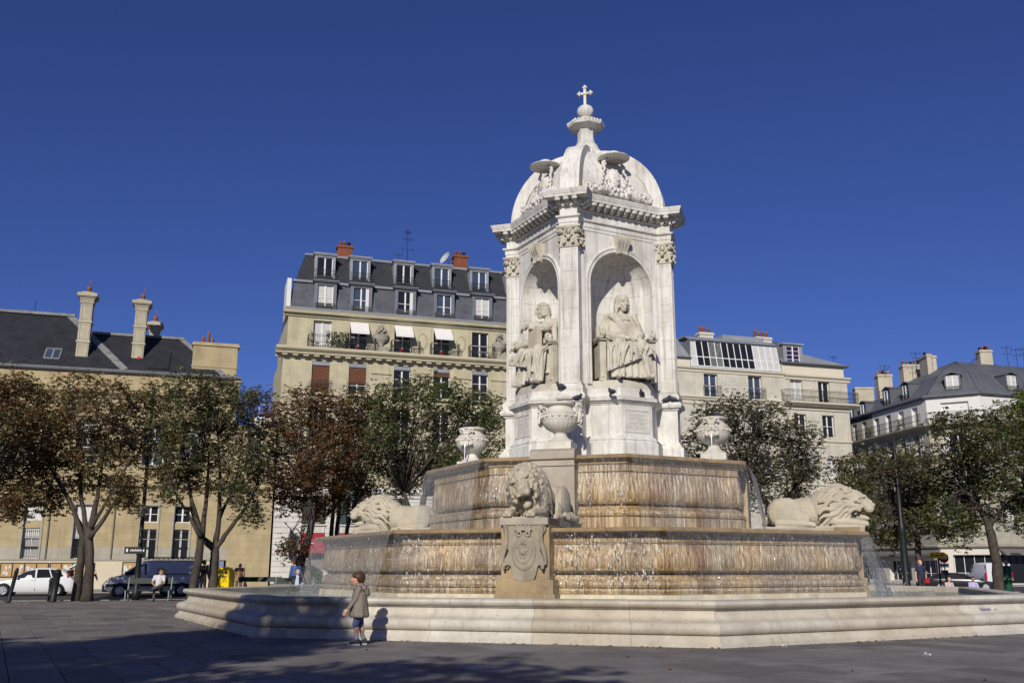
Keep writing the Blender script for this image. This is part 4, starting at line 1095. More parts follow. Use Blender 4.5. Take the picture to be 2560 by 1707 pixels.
mb = MB(); mb.quad((XL+.66,.66,22.9),(XR,.66,22.9),(XR,2.1,25.45),(XL+1.45,2.1,25.45)); mb.quad((XL+.66,10,22.9),(XL+.66,.66,22.9),(XL+1.45,2.1,25.45),(XL+1.45,8.6,25.45)); mb.quad((XL+1.45,2.1,25.45),(XR,2.1,25.45),(XR,8.6,26.0),(XL+1.45,8.6,26.0)); F.part(mb,'upper_mansard',SLT2,recalc=False)
F.mould('mansard_ledge', ZINC, XL+.5, XR, [(-.9,22.72),(-.48,22.72),(-.44,22.78),(-.44,22.90),(-.55,22.94),(-.9,22.94)])
F.mould('ridge_flashing', ZINC, XL+1.4, XR, [(-2.3,25.38),(-1.98,25.40),(-1.95,25.50),(-2.0,25.58),(-2.3,25.60)])
mb = MB(); mb.box(XL+.05,XL+.36,.3,3.0,20.0,22.9); F.part(mb,'party_wall',M_('white party wall',(.68,.67,.64),.9,.05))
for i, c in enumerate([6.55, 9.30, 12.78, 15.90, 19.05, 22.1, 25.2, 28.1]):
    # lower dormer
    y0 = .10; mb = MB(); a, b = c-.84, c+.84
    mb.box(a,a+.24,y0,1.2,20.55,22.72); mb.box(b-.24,b,y0,1.2,20.55,22.72); mb.box(a+.24,b-.24,y0,1.2,22.55,22.72); mb.box(a-.08,b+.08,y0-.16,1.2,22.72,22.80); mb.box(a-.15,b+.15,y0-.24,1.2,22.80,22.90)
    F.part(mb,'dormer',ZINCD)
    cur = i in (0,4); F.window(a+.24,b-.24,20.58,22.55,y0+.14,bars=1,glass=CURTAINM if cur else GLASSB if i in(1,3) else GLASS,rail=(1.55,.46,-.02+.05))
    if not cur and i in (1,2): mb = MB(); mb.box(b-.50,b-.25,y0+.03,y0+.06,20.65,22.5); F.part(mb,'open_shutter',SHUT)
    # upper dormer
    c2 = c-.05; a, b = c2-.80, c2+.80; y0 = .92; mb = MB()
    mb.box(a,a+.2,y0,2.4,23.0,25.15); mb.box(b-.2,b,y0,2.4,23.0,25.15); mb.box(a+.2,b-.2,y0,2.4,25.0,25.15); mb.box(a-.06,b+.06,y0-.10,2.4,25.15,25.24); mb.box(a-.12,b+.12,y0-.16,2.4,25.24,25.34)
    F.part(mb,'dormer',ZINC)
    F.window(a+.2,b-.2,23.0,25.0,y0+.10,bars=0,glass=GLASS if i in (0,2) else GLASSB,rail=(1.7,.92,-.62))
BRICK = stone_joints('red chimney brick',(.24,.085,.045),(.17,.06,.035),.22,.075,FD,.006,.9,.9)
chimney(F,7.62,8.80,2.6,3.4,25.2,26.75,BRICK,[(7.85,.36,None),(8.2,.42,None),(8.55,.36,IRON)])
chimney(F,17.3,18.45,2.6,3.4,25.4,26.9,BRICK,[(17.5,.36,None),(17.85,.42,None),(18.2,.32,IRON)])
antenna(F,13.3,2.6,25.5,3.2,[(2.3,.8,4),(2.9,.5,6),(1.4,.9,2)]); antenna(F,12.6,2.6,25.5,1.0,[(.9,.6,2)])
mb = MB(); DM = Matrix.Translation((16.55,2.7,26.5)) @ Matrix.Scale(.78,4) @ Matrix.Rotation(R(-62),4,'Y') @ Matrix.Rotation(R(20),4,'X')
mb.lathe([(.0,-.16),(.3,-.12),(.55,-.02),(.72,.12),(.74,.12),(.55,.0),(.3,-.09),(.0,-.13)],20,M=DM); mb.tube([(16.65,2.7,26.4),(16.85,2.75,26.2),(16.85,2.75,25.4)],.03,5)
F.part(mb,'satellite_dish',M_('grey dish',(.40,.41,.42),.5,.05))
# banner on brackets
flag = thing('wall_banner', 'long dark blue banner hung on two slanting poles from a white wall', 'banner', st(4.85,.12,1.75), FD)
mb = MB(); mb.add([(-.08,-.30,2.35),(.14,-.62,2.15),(.14,-.62,.0),(-.08,-.30,.42),(-.08,-.28,2.35),(.14,-.60,2.15),(.14,-.60,.0),(-.08,-.28,.42)],[(0,1,2,3),(7,6,5,4),(0,4,5,1),(1,5,6,2),(2,6,7,3),(3,7,4,0)]); mb.build('cloth',M_('dark blue banner cloth',(.022,.022,.05),.8,.05),flag)
mb = MB()
for z in (2.62,.62): mb.tube([(-.40,0,z+.12),(.16,-.66,z-.48)],.018,5); mb.ball((-.40,.02,z+.14),.06,8,6)
mb.build('pole',IRON,flag)
# ---------------------------------------------------------------- pale house with a studio window, right of the pavilion
PALE = stone_joints('pale limestone', (.56,.525,.43), (.52,.49,.40), 1.15, .62, FD)
PALER = M_('pale render', (.60,.55,.43), .9, .04, 1.0)
stu = thing('studio_house', 'pale stone house with a long white framed studio window under its zinc roof', 'building', st(30.1,0), FD)
F = Fac(stu, (-30.1,0,0)); XL, XM, XR = 30.1, 46.8, 53.1
w5 = [(31.0,32.35,15.55,17.55),(34.6,35.95,15.55,17.55),(38.7,40.02,15.55,17.55),(43.0,44.35,15.55,17.6)]
w4r = [(47.2,48.42,15.64,17.5),(50.05,51.25,15.62,17.52)]
lo = [(c-.62,c+.62,zz,zz+1.9) for zz in (12.4,8.75,5.3) for c in (34.5,38.2,41.2,44.4,48.2,51.0)]
lo = [q for q in lo if q[2] != 12.4] + [(c-.62,c+.62,12.55,14.5) for c in (39.3,43.7,48.0,50.85)]
F.wall('wall', PALE, XL, XM, 3.6, 17.7, w5+[q for q in lo if q[1] < XM], depth=.3, back=9)
F.wall('end_wall', PALE, XM, XR, 3.6, 17.7, w4r+[q for q in lo if q[0] > XM], depth=.3, back=9, y=.02)
F.wall('shop_wall', M_('pale shop wall',(.50,.46,.38),.85,.06), XL, XR, 0, 3.6, [(x,x+2.6,.3,2.9) for x in (32,35.5,39,42.5,46,49.5)], depth=.5, back=2, y=.05)
for x in (32,35.5,39,42.5,46,49.5): F.window(x,x+2.6,.3,2.9,.4,style='grid')
F.mould('shop_cornice', PALER, XL, XR, [(0,3.5),(.2,3.55),(.25,3.75),(0,3.8)])
for i,(a,b,c,d) in enumerate(w5): F.window(a,b,c,d,.26,bars=1,glass=GLASSB,rail=(1.75,.95,.25)); 
for i,(a,b,c,d) in enumerate(w4r): F.window(a,b,c,d,.26,bars=0,glass=CURTAINM if i==0 else GLASS)
for i,(a,b,c,d) in enumerate(lo): F.window(a,b,c,d,.26,bars=1,glass=br.choice((GLASS,CURTAINM,GLASSB)))
F.mould('cornice', PALER, XL, XM-.25, [(0,17.62),(.08,17.65),(.1,17.8),(.26,17.92),(.28,18.06),(0,18.12)])
F.mould('cornice', PALER, XM-.15, XR+.25, [(0,17.5),(.08,17.55),(.1,17.7),(.28,17.84),(.30,17.96),(0,18.02)])
F.wall('parapet', PALER, XL, 37.65, 18.1, 18.8, y=.25, back=1); F.wall('parapet', PALER, XM-.2, XR-.1, 18.0, 18.95, y=.25, back=6)
F.mould('gutter', GUT, XL, 37.65, [(-.3,18.8),(-.05,18.82),(0,18.92),(-.3,18.94)]); F.mould('gutter', GUT, XM-.25, XR+.3, [(-.3,18.95),(.05,18.97),(.12,19.06),(.10,19.12),(-.3,19.14)])
F.mould('balcony_slab', PALER, XL, XM, [(0,15.2),(.12,15.22),(.2,15.38),(.3,15.42),(.3,15.52),(0,15.54)]); F.mould('balcony_slab', PALER, XM-.6, XR+.55, [(0,15.1),(.3,15.15),(.75,15.36),(.78,15.5),(0,15.52)])
F.railing(XR-XM+1.15,1.0,loc=(XM-.6,-.72,15.52),depth=.8)
bush(F,50.1,50.5,-.2,15.6,16.9,40,br)
for z in (8.3,12.1,14.85): F.mould('string_course', PALER, XL, XR+.05, [(0,z),(.10,z+.03),(.12,z+.16),(0,z+.2)])
for c in (48.2,44.4,51.0):
    mb = MB()
    for i in range(7): mb.lathe([(.05,0),(.08,.1),(.045,.22),(.05,.32)],7,M=Matrix.Translation((c-.55+i*.18,-.1,8.55)))
    mb.box(c-.72,c+.72,-.2,0,8.86,8.96); F.part(mb,'balustrade',PALER)
# roofs: sloping zinc with standing seams
def zinc_roof(x0,x1,y0,z0,y1,z1,xt0=None,xt1=None,name='zinc_roof',mat=ZINC):
    xt0 = x0 if xt0 is None else xt0; xt1 = x1 if xt1 is None else xt1
    mb = MB(); mb.quad((x0,y0,z0),(x1,y0,z0),(xt1,y1,z1),(xt0,y1,z1))
    n = max(2,int((x1-x0)/.62))
    for i in range(n+1):
        f = i/n; a = Vector((x0+(x1-x0)*f,y0,z0)); b = Vector((xt0+(xt1-xt0)*f,y1,z1)); strip(mb,tuple(a),tuple(b),.05,.05)
    return F.part(mb,name,mat,recalc=False)
zinc_roof(XL,37.6,.2,18.9,2.6,21.1); zinc_roof(XM-.2,XR+.1,.1,19.1,2.3,20.5,XM-.2,49.9); 
mb = MB(); mb.quad((XR+.1,.1,19.1),(XR+.1,6,19.1),(49.9,4.5,20.5),(49.9,2.3,20.5)); mb.quad((XM-.2,2.3,20.5),(49.9,2.3,20.5),(49.9,5,20.5),(XM-.2,5,20.5)); F.part(mb,'zinc_roof',ZINC,recalc=False)
a, b = 37.65, 46.35
mb = MB(); mb.box(a-.06,a,.2,2.6,18.12,20.5); mb.box(b,b+.08,.2,2.6,18.2,21.0); F.part(mb,'studio_cheek',ZINCD)
gf = MB(); n = 14
GL = lambda f,z: (a+(b-a)*f, .1+.45*(z-18.2)/2.35, z)
for i in range(n+1):
    f = i/n; p, q = Vector(GL(f,18.2)), Vector(GL(f,20.55)); gf.loft([[tuple(v+Vector((dx,dy,0))) for dx,dy in ((-.035,-.03),(.035,-.03),(.035,.05),(-.035,.05))] for v in (p,q)])
for z in (18.22,19.05,20.52): p, q = Vector(GL(0,z)), Vector(GL(1,z)); gf.loft([[tuple(v+Vector((0,dy,dz))) for dy,dz in ((-.028,-.035),(.045,-.035),(.045,.035),(-.028,.035))] for v in (p,q)])
stw = F.part(gf,'studio_window',PAPER)
for i in range(n):
    mb = MB(); mb.quad(*[GL(f,z) for f,z in ((i/n,18.2),((i+1)/n,18.2),((i+1)/n,20.55),(i/n,20.55))]); F.part(mb,'pane',CURTAINM if i in (0,10,11,12,13) else (GLASS if i not in (3,4) else M_('lit studio interior',(.13,.14,.13),.1,.5,1.4)),parent=stw,recalc=False)
zinc_roof(a-.05,b+.1,.35,20.55,1.3,21.05,name='studio_roof',mat=ZINC)
mb = MB(); mb.box(a-.05,b+.1,1.3,3,20.95,21.05); mb.box(42.0,46.2,2.2,4.0,21.0,21.7); F.part(mb,'flat_roof',ZINC)
chimney(F,40.7,42.1,4.0,4.7,20.8,22.3,M_('pale chimney render',(.55,.51,.42),.9,.08),[(40.95,.6,None),(41.3,.55,None),(41.8,.5,None)])
chimney(F,46.6,48.2,4.0,4.7,20.4,22.3,M_('pale chimney render',(.55,.51,.42),.9,.08),[(46.7,.7,None),(47.1,.5,None),(47.5,.6,None),(47.9,.55,None)])
mb = MB(); c = 47.83; y0=.22; A_, B_ = c-.98, c+.98
mb.box(A_,A_+.3,y0,2.5,18.97,20.72); mb.box(B_-.3,B_,y0,2.5,18.97,20.72); mb.box(A_+.3,B_-.3,y0,2.5,20.62,20.72); mb.box(A_-.12,B_+.12,y0-.15,2.6,20.72,20.86); F.part(mb,'dormer',ZINC)
F.window(A_+.3,B_-.3,18.97,20.62,y0+.05,bars=3,glass=M_('purplish glass',(.03,.02,.06),.1,0))
antenna(F,53.0,1.5,18.9,1.5,[(1.3,.7,3)])
# ---------------------------------------------------------------- corner house on the far right
K = Vector((37.772, 86.0, 0))
CORN = stone_joints('grey beige limestone', (.40,.37,.30), (.36,.335,.27), 1.1, .5, 0.0); WHITR = M_('white rendered top floor', (.66,.645,.60), .9, .04)
cor_h = thing('corner_house', 'grey corner house with white top floor, long iron balcony and zinc roof', 'building', tuple(K), 0)
A = Fac(cor_h, tuple(-26*Vector((math.cos(R(-80.3)), math.sin(R(-80.3)), 0))), R(-80.3))     # street going away; local x 0..26
Bq = Fac(cor_h, (0,0,0), R(-30.7)); k2 = Vector((3.826,-2.272,0)); Cq = Fac(cor_h, tuple(k2), R(19.0))
def storey(Fx, L, cs, w, off=0):
    tops = [(c-w/2,c+w/2,14.1,15.9) for c in cs]; mids = [(c-w/2,c+w/2,11.3,13.25) for c in cs]; l2 = [(c-w/2,c+w/2,7.9,9.9) for c in cs]; l1 = [(c-w/2,c+w/2,4.5,6.5) for c in cs]
    Fx.wall('wall', CORN, 0, L, 3.3, 14.0, mids+l2+l1, depth=.3, back=3, ends=False); return tops, mids, l2, l1
csA = [26+v for v in (-23.6,-21.4,-19.0,-16.6,-14.9,-12.75,-10.85,-8.5,-6.35,-4.15,-1.9)]; csC = [1.95,5.2,8.4,11.6,14.8]
for Fx, L, cs, w in ((A,26,csA,.95),(Bq,4.45,[2.35],1.5),(Cq,18,csC,1.05)):
    t, m, l2, l1 = storey(Fx, L, cs, w)
    Fx.wall('top_floor_wall', WHITR, 0 if Fx is not A else 16.8, L, 14.0, 16.4, t if Fx is not Bq else [(1.2,3.5,14.1,15.9)], depth=.25, back=3, ends=False)
    if Fx is A:
        Fx.wall('top_floor_wall', CORN, 0, 16.8, 14.0, 16.0, t, depth=.25, back=3, ends=False)
    for i, q in enumerate(t if Fx is not Bq else [(1.2,3.5,14.1,15.9)]):
        Fx.window(*q,.2,style='plain' if Fx is Bq or (Fx is A and i == 9) or (Fx is Cq and i == 0) else 'casement',bars=1,glass=SHUT if Fx is Bq or (Fx is Cq and i == 0) or (Fx is A and i >= 9) else GLASS)
    for q in m: Fx.window(*q,.22,bars=1,glass=GLASS,shutters=.45)
    for q in l2+l1: Fx.window(*q,.22,bars=1,glass=br.choice((GLASS,CURTAINM)),rail=(1.3,.7,.1))
    Fx.mould('balcony_slab', CORN, -.1 if Fx is not Bq else -.35, L+.1 if Fx is not Bq else L+.2, [(0,13.45),(.12,13.5),(.2,13.7),(.62,13.78),(.78,13.86),(.8,13.98),(0,14.0)])
    n = int(L/2.2)
    for i in range(n): Fx.railing(L/n,1.0,loc=(i*L/n,-.72,14.0),step=.15)
    Fx.mould('gutter', GUT, -.05, L+.05, [(-.2,16.4),(.3,16.42),(.36,16.5),(.36,16.62),(.3,16.66),(-.3,16.68)])
    Fx.mould('string_course', CORN, 0, L, [(0,10.75),(.1,10.78),(.12,10.95),(.2,11.0),(.22,11.15),(0,11.18)]); Fx.mould('string_course', CORN, 0, L, [(0,7.2),(.1,7.23),(.2,7.4),(0,7.45)])
    Fx.mould('shop_cornice', CORN, -.1, L+.1, [(0,3.05),(.2,3.08),(.35,3.2),(.35,3.32),(0,3.4)])
SHOPW = M_('cream shop front',(.60,.56,.48),.8,.04); AWN = M_('grey shop awning',(.17,.16,.15),.8,.05)
A.wall('shop_wall', SHOPW, 0, 26, 0, 3.05, [(2,8,.25,2.1),(10,15.5,.25,2.1),(17.5,21.2,.25,2.1),(22,25.3,.25,2.1)], depth=.4, back=2, ends=False)
for q in ((2,8),(10,15.5),(17.5,21.2),(22,25.3)): A.window(q[0],q[1],.25,2.1,.35,style='grid')
Bq.wall('shop_wall', SHOPW, 0, 4.45, 0, 3.05, [(.95,4.2,.1,2.5)], depth=.5, back=2, ends=False); Bq.window(.95,4.2,.1,2.5,.45,style='grid',fr=SHUT)
Cq.wall('shop_wall', SHOPW, 0, 18, 0, 3.05, [(.3,4.8,.1,2.5),(5.4,9.8,.1,2.5),(10.4,16,.1,2.5)], depth=.5, back=2, ends=False)
for q in ((.3,4.8),(5.4,9.8),(10.4,16)): Cq.window(q[0],q[1],.1,2.5,.45,style='grid',fr=IRON)
for Fx, a, b in ((A,.2,25.9),(Cq,.2,17)):
    mb = MB(); mb.loft([[(x,-.02,2.98),(x,-.08,3.0),(x,-.75,2.62),(x,-.75,2.45),(x,-.70,2.45)] for x in (a,b)]); Fx.part(mb,'shop_awning',AWN)
def lettering(Fx, text, x, y, z, size, mat, parent=None):
    cu = bpy.data.curves.new('letters','FONT'); cu.body = text; cu.size = size; cu.extrude = .01; cu.align_x = 'CENTER'
    t = link('tmp_text', cu); dg = bpy.context.evaluated_depsgraph_get(); me = bpy.data.meshes.new_from_object(t.evaluated_get(dg)); bpy.data.objects.remove(t)
    me.materials.clear(); me.materials.append(mat); me.transform(Matrix.Rotation(R(90),4,'X'))
    o = Fx.put(me,'shop_lettering',x,y,z); return o
lettering(Cq,'VENDRIAL',-.4+1.6,-.785,2.47,.26,IRON); lettering(A,'BUVARD',19.5,-.785,2.47,.24,IRON)
# corner roof: steep zinc broken at the corner
ZR = M_('mid grey zinc roof',(.105,.112,.125),.5,.16,.9,spec=.4)
def W_(Fx, x, y, z): return tuple(Fx.loc + Fx.m @ Vector((x,y,z)))
mb = MB(); rp = [(A,16.6,0),(A,26.0,0),(Bq,4.45,0),(Cq,18,0)]
low = [W_(A,16.6,.1,16.6),W_(A,26.0,.1,16.6),W_(Bq,4.45,.1,16.6),W_(Cq,18,.1,16.6)]
md = [W_(A,16.6,2.3,18.9),W_(A,24.9,2.3,18.9),W_(Bq,3.6,2.3,18.9),W_(Cq,18,2.3,18.9)]; hi = [W_(A,16.6,5,20.3),W_(A,23.3,5.2,20.6),W_(Bq,2.4,5.4,20.6),W_(Cq,18,5,20.6)]
bk = [W_(A,16.6,9,20.3),W_(A,20,9,20.7),W_(Bq,1,12,20.7),W_(Cq,18,10,20.7)]
for r0, r1 in ((low,md),(md,hi),(hi,bk)):
    for i in range(3): 
        mb.quad(r0[i],r0[i+1],r1[i+1],r1[i])
        if r0 is not hi:
            n = 14 if i == 0 else (7 if i == 1 else 28)
            for q in range(n+1):
                f = q/n; a_ = Vector(r0[i]).lerp(Vector(r0[i+1]),f); b_ = Vector(r1[i]).lerp(Vector(r1[i+1]),f); mb.tube([tuple(a_),tuple(b_)],.025,4)
mb.quad(low[0],md[0],hi[0],bk[0])
o = mb.build('zinc_roof',ZR,cor_h)
def dormer(Fx, c, w, z0, z1, y0):
    mb = MB(); a, b = c-w/2, c+w/2; mb.box(a,a+.14,y0,y0+2.2,z0,z1); mb.box(b-.14,b,y0,y0+2.2,z0,z1)
    mb.loft([[(a-.08,y,z1),(c,y,z1+.28),(b+.08,y,z1),(b+.08,y,z1-.06),(c,y,z1+.2),(a-.08,y,z1-.06)] for y in (y0-.08,y0+2.3)]); mb.box(a+.14,b-.14,y0+.12,y0+2.2,z1-.1,z1)
    Fx.part(mb,'dormer',ZR); Fx.window(a+.14,b-.14,z0,z1-.1,y0+.06,bars=2,glass=CURTAINM if Fx is not A else GLASSB,rail=(w,.55,-y0+.05))
dormer(A,26-7.2,1.3,17.0,18.6,.55); dormer(A,26-3.95,1.3,17.0,18.5,.55); dormer(Bq,2.35,1.35,16.9,18.5,.55); dormer(Cq,4.55,1.4,17.0,18.6,.55); dormer(Cq,10,1.4,17.0,18.6,.55)
CHM = M_('beige chimney render',(.46,.415,.32),.9,.12,1.5,stain=(.30,.27,.22),stain_amt=.5)
G0 = Fac(cor_h, tuple(-K), 0.0)
def pots(xs, zs=.45): return [(x, br.uniform(.3,.55), br.choice((TERRA,TERRA,IRON,M_('pale clay pot',(.45,.30,.14),.8,.1)))) for x in xs]
chimney(G0,45.9,47.1,91.3,92.2,18.0,22.2,CHM,pots((46.1,46.4,46.65,46.9))); chimney(G0,40.6,41.05,91.2,93,18.0,21.75,CHM,pots((40.8,))); chimney(G0,41.1,41.5,91.2,93,18.5,21.6,CHM,pots((41.3,)))
chimney(G0,39.6,41.7,94.6,95.6,17.0,21.45,CHM,pots((39.8,40.2,40.6,41.0,41.4))); chimney(G0,37.6,39.05,96.2,97.1,15.5,20.75,CHM,pots((37.8,38.0,38.3,38.6,38.85))); chimney(G0,37.2,39.2,101.8,102.6,14.5,20.45,CHM,[])
chimney(G0,51.5,52.6,93,93.8,18.5,21.3,CHM,pots((51.7,52.0,52.3)))
for x,h in ((40.1,2.4),(36.9,1.6),(49.2,3.2),(50.1,2.9),(50.8,3.0)): antenna(G0,x,92.5,19.6 if x < 40 else 20.3,h*.8,[(h*.75,.9,3),(h*.55,.6,2)])
mb = MB(); mb.tube([(45.95,91.8,21.7),(43.3,90.8,19.6)],.025,4); mb.tube([(45.95,91.8,21.7),(43.6,90.2,19.3)],.025,4); mb.tube([(47.0,91.8,21.2),(48.3,91.0,19.8)],.025,4); G0.part(mb,'chimney_stay',IRON)
# lower mansard of the neighbour up the side street
mb = MB(); mb.quad(W_(A,2,.1,16.0),W_(A,16.6,.1,16.0),W_(A,16.6,1.6,18.2),W_(A,2,1.6,18.2)); mb.quad(W_(A,2,1.6,18.2),W_(A,16.6,1.6,18.2),W_(A,16.6,7,19.0),W_(A,2,7,19.0)); mb.build('side_roof',ZR,cor_h)
for c in (12.2,14.6): dormer(A,c,1.3,16.1,17.9,.3)
for x0,x1 in ((16.2,17.1),(21.9,22.5)): bush(A,x0,x1,-.4,14.1,15.0,150,br,M_('bright balcony plant',(.10,.14,.02),.7,.3,9))
for x in (.7,1.2,3.6): 
    mb = MB(); mb.box(x,x+.5,-.68,-.45,14.0,14.25); Bq.part(mb,'flower_box',TERRA)
# ================================================================ SCULPTURE ON THE FOUNTAIN
def wpt(k, ap, u, z):                       # point on the fountain in world space
    p = Vector(fpt(k, ap, u, 0)); c, s = math.cos(FROT), math.sin(FROT)
    return Vector((FC[0]+p.x*c-p.y*s, FC[1]+p.x*s+p.y*c, z))
def face_rot(k): return FROT + R(-45+45*k) + R(90)        # local -Y looks outward
def head(mb, c, yaw=0, pitch=0, roll=0, s=1.0, bald=False):
    """a head looking along -Y: skull, jaw, brow, nose, lips, cheeks, ears"""
    L = Matrix.Translation(c) @ Euler((pitch, roll, yaw), 'XYZ').to_matrix().to_4x4() @ Matrix.Scale(s,4)
    def b(p, r, n=10): mb.ball(tuple(L @ Vector(p)), tuple(q*s for q in (r if hasattr(r,'__len__') else (r,r,r))), n, 8, Euler((pitch,roll,yaw),'XYZ').to_matrix().to_4x4())
    b((0,.015,.03),(.078,.095,.09),14); b((0,-.02,-.03),(.066,.075,.088),12); b((0,-.045,-.085),(.04,.042,.036))
    b((0,-.098,-.012),(.015,.026,.028)); b((0,-.112,-.028),(.017,.017,.014)); b((0,-.092,.012),(.010,.012,.03))
    for sx in (-1,1):
        b((sx*.034,-.076,.030),(.032,.018,.011)); b((sx*.042,-.062,-.028),(.024,.02,.022)); b((sx*.08,.012,-.012),(.014,.024,.034)); b((sx*.032,-.083,.006),(.012,.008,.009))
    b((0,-.09,-.058),(.026,.012,.008)); b((0,-.087,-.071),(.022,.012,.008))
    return L
def hand(mb, w, d, n, s=1.0, curl=.5, side=1):
    """palm, four fingers of different length and a thumb; d = pointing direction, n = palm side"""
    w, d, n = Vector(w), Vector(d).normalized(), Vector(n); n = (n - d*n.dot(d)).normalized(); q = d.cross(n).normalized()*side
    mb.cap(tuple(w), tuple(w+d*.055*s), .026*s, .034*s, 8)
    for i, ln in enumerate((.062,.072,.068,.052)):
        o = w + d*.075*s + q*(-.027+.018*i)*s
        p = [o - d*.03*s, o, o+(d*(1-curl*.3)+n*curl*.45).normalized()*ln*.45*s]; p.append(p[-1]+(d*(1-curl)+n*curl*1.2).normalized()*ln*.35*s); p.append(p[-1]+(d*(1-curl*1.5)+n*curl*1.5).normalized()*ln*.25*s)
        mb.tube([tuple(v) for v in p], [.0095*s,.0095*s,.009*s,.008*s,.006*s], 6)
    o = w + d*.02*s - q*.028*s; mb.tube([tuple(v) for v in (o, o-q*.02*s+d*.022*s+n*.01*s, o-q*.022*s+d*.05*s+n*.022*s)], [.013*s,.011*s,.008*s], 6)
def seated(kind, rr):
    m = MB(); c = m.cap
    m.ball((0,.12,.55),(.21,.17,.16),14,10); m.ball((0,.13,.78),(.19,.135,.25),14,10); m.ball((0,.12,.93),(.245,.15,.19),14,10); c((-.19,.12,1.02),(.19,.12,1.02),.085,.085)
    c((0,.11,1.04),(0,.07,1.16),.065,.058)
    if kind == 'cape':
        L = head(m,(.02,.04,1.245), yaw=R(14), pitch=R(5), s=1.12)
        for i in range(24):                                    # long hair, parted, falling to the shoulders
            a = R(84+192*i/23); x, y = .084*math.sin(a), -.088*math.cos(a)+.016
            p = [(x*.35,y*.35+.01,.125),(x*.85,y*.85,.095),(x*1.1,y*1.08,.03),(x*1.2+rr.uniform(-.01,.01),y*1.12,-.05),(x*1.18,y*1.1,-.12),(x*1.4,y*1.2,-.19)]
            m.tube([tuple(L @ Vector(q)) for q in p],[.020,.026,.027,.026,.026,.016],6)
        for sx in (-1,1):
            for j in range(4): m.tube([tuple(L @ Vector((sx*(.085+.018*math.cos(t+j)), -.03+.02*j+.012*math.sin(t), -.06-.03*j))) for t in (0,1,2,3,4,5)],.014,5)
        m.lathe([(.0,1.065),(.075,1.065),(.15,1.045),(.225,.99),(.275,.90),(.30,.78),(.27,.66),(.0,.66)],18,M=Matrix.Translation((0,.11,0)) @ Matrix.Diagonal((1.08,.62,1,1)))
        # arms, resting in the lap
        c((-.215,.11,1.0),(-.30,.0,.74),.08,.07); c((-.30,.0,.74),(-.06,-.20,.665),.068,.045); hand(m,(-.05,-.205,.66),(.9,-.4,-.15),(0,.2,-1),1.15,.5,1)
        c((.215,.11,1.0),(.31,.02,.75),.08,.07); c((.31,.02,.75),(.20,-.22,.645),.068,.045); hand(m,(.19,-.235,.64),(-.25,-.9,-.2),(0,.1,-1),1.15,.5,-1)
        for i in range(6): c((-.27+.04*i,-.04-.03*i,.735-.012*i),(-.25+.04*i,-.06-.03*i,.665-.01*i),.03,.025,6)   # ruffled sleeve
        # mantle wrapped across the chest
        for i in range(9):
            f = i/8; p0 = Vector((-.23+.05*f,.03-.06*f,1.05-.03*f)); p1 = Vector((-.10+.10*f,-.045,.96-.16*f+.02*math.sin(i*2))); p2 = Vector((.10+.06*f,-.035-.02*f,.80-.14*f)); p3 = Vector((.24,-.0-.05*f,.78-.09*f))
            m.tube([tuple(p) for p in (p0,p1,p2,p3)],[.036,.04,.038,.032],6)
        for i in range(6): f=i/5; m.tube([(.20-.03*f,.0,1.05),(.22+.02*f,-.04-.02*f,.90),(.20+.08*f,-.04,.76),(.26+.06*f,-.02,.68)],[.035,.036,.034,.028],6)
        for i in range(5): f=i/4; m.tube([(-.24-.02*f,.06,1.03),(-.31-.03*f,.06,.86),(-.36+.02*f,.05,.68),(-.36+.03*f,.02,.52)],[.04,.04,.035,.03],6)
        m.cap((-.06,-.035,1.045),(.07,-.03,1.04),.025,.025); m.box(-.09,.10,-.058,.0,.965,1.035)
        for z in (.93,.89,.85): m.ball((.01,-.035,z),.016,6,5)
    else:
        L = head(m,(-.07,.02,1.245), yaw=R(-20), pitch=R(12), roll=R(0), s=1.06)
        for i in range(22):
            a = 2*math.pi*i/22; x, y = .08*math.cos(a), .02+.09*math.sin(a)
            if y < -.04: continue
            m.tube([tuple(L @ Vector(q)) for q in ((x*.5,y*.5,.11),(x,y,.06),(x*1.12,y*1.1,.0),(x*1.1,y*1.05,-.06))],[.022,.026,.026,.022],6)
            for j in range(3): m.ball(tuple(L @ Vector((x*1.14,y*1.12,-.01-.035*j))),.024,6,5)
        for i in range(8): a=R(200+20*i)
        m.lathe([(.0,1.06),(.075,1.06),(.15,1.04),(.22,.98),(.255,.88),(.25,.74),(.22,.62),(.0,.62)],18,M=Matrix.Translation((0,.11,0)) @ Matrix.Diagonal((1.05,.62,1,1)))
        # right arm leans on a tall book, left hand lies on the knee
        c((-.2,.1,1.0),(-.05,-.16,.92),.08,.068); c((.215,.1,1.0),(.22,-.14,.90),.08,.07); c((.22,-.14,.90),(-.10,-.27,.965),.07,.045); hand(m,(-.11,-.275,.965),(-.85,-.25,-.45),(.2,.1,-1),1.2,.55,1)
        for i in range(5): c((.16-.05*i,-.17-.025*i,.93+.01*i),(.18-.05*i,-.20-.02*i,.865+.012*i),.032,.028,6)
        c((-.215,.11,.98),(-.31,.0,.76),.075,.065); c((-.31,.0,.76),(-.34,-.30,.66),.062,.042); hand(m,(-.34,-.31,.655),(-.3,-.8,-.35),(.3,0,-1),1.2,.7,-1)
        for i in range(5): f=i/4; m.tube([(.20+.03*f,.08,1.04),(.27+.02*f,-.02,.88),(.30+.03*f,-.05,.70),(.34,-.10,.45),(.30+.05*f,-.22,.16)],[.045,.045,.045,.04,.03],6)
        for i in range(6): f=i/5; m.tube([(-.14+.28*f,-.03,1.02),(-.12+.24*f,-.04,.85),(-.14+.26*f,-.06,.68)],[.03,.032,.03],6)
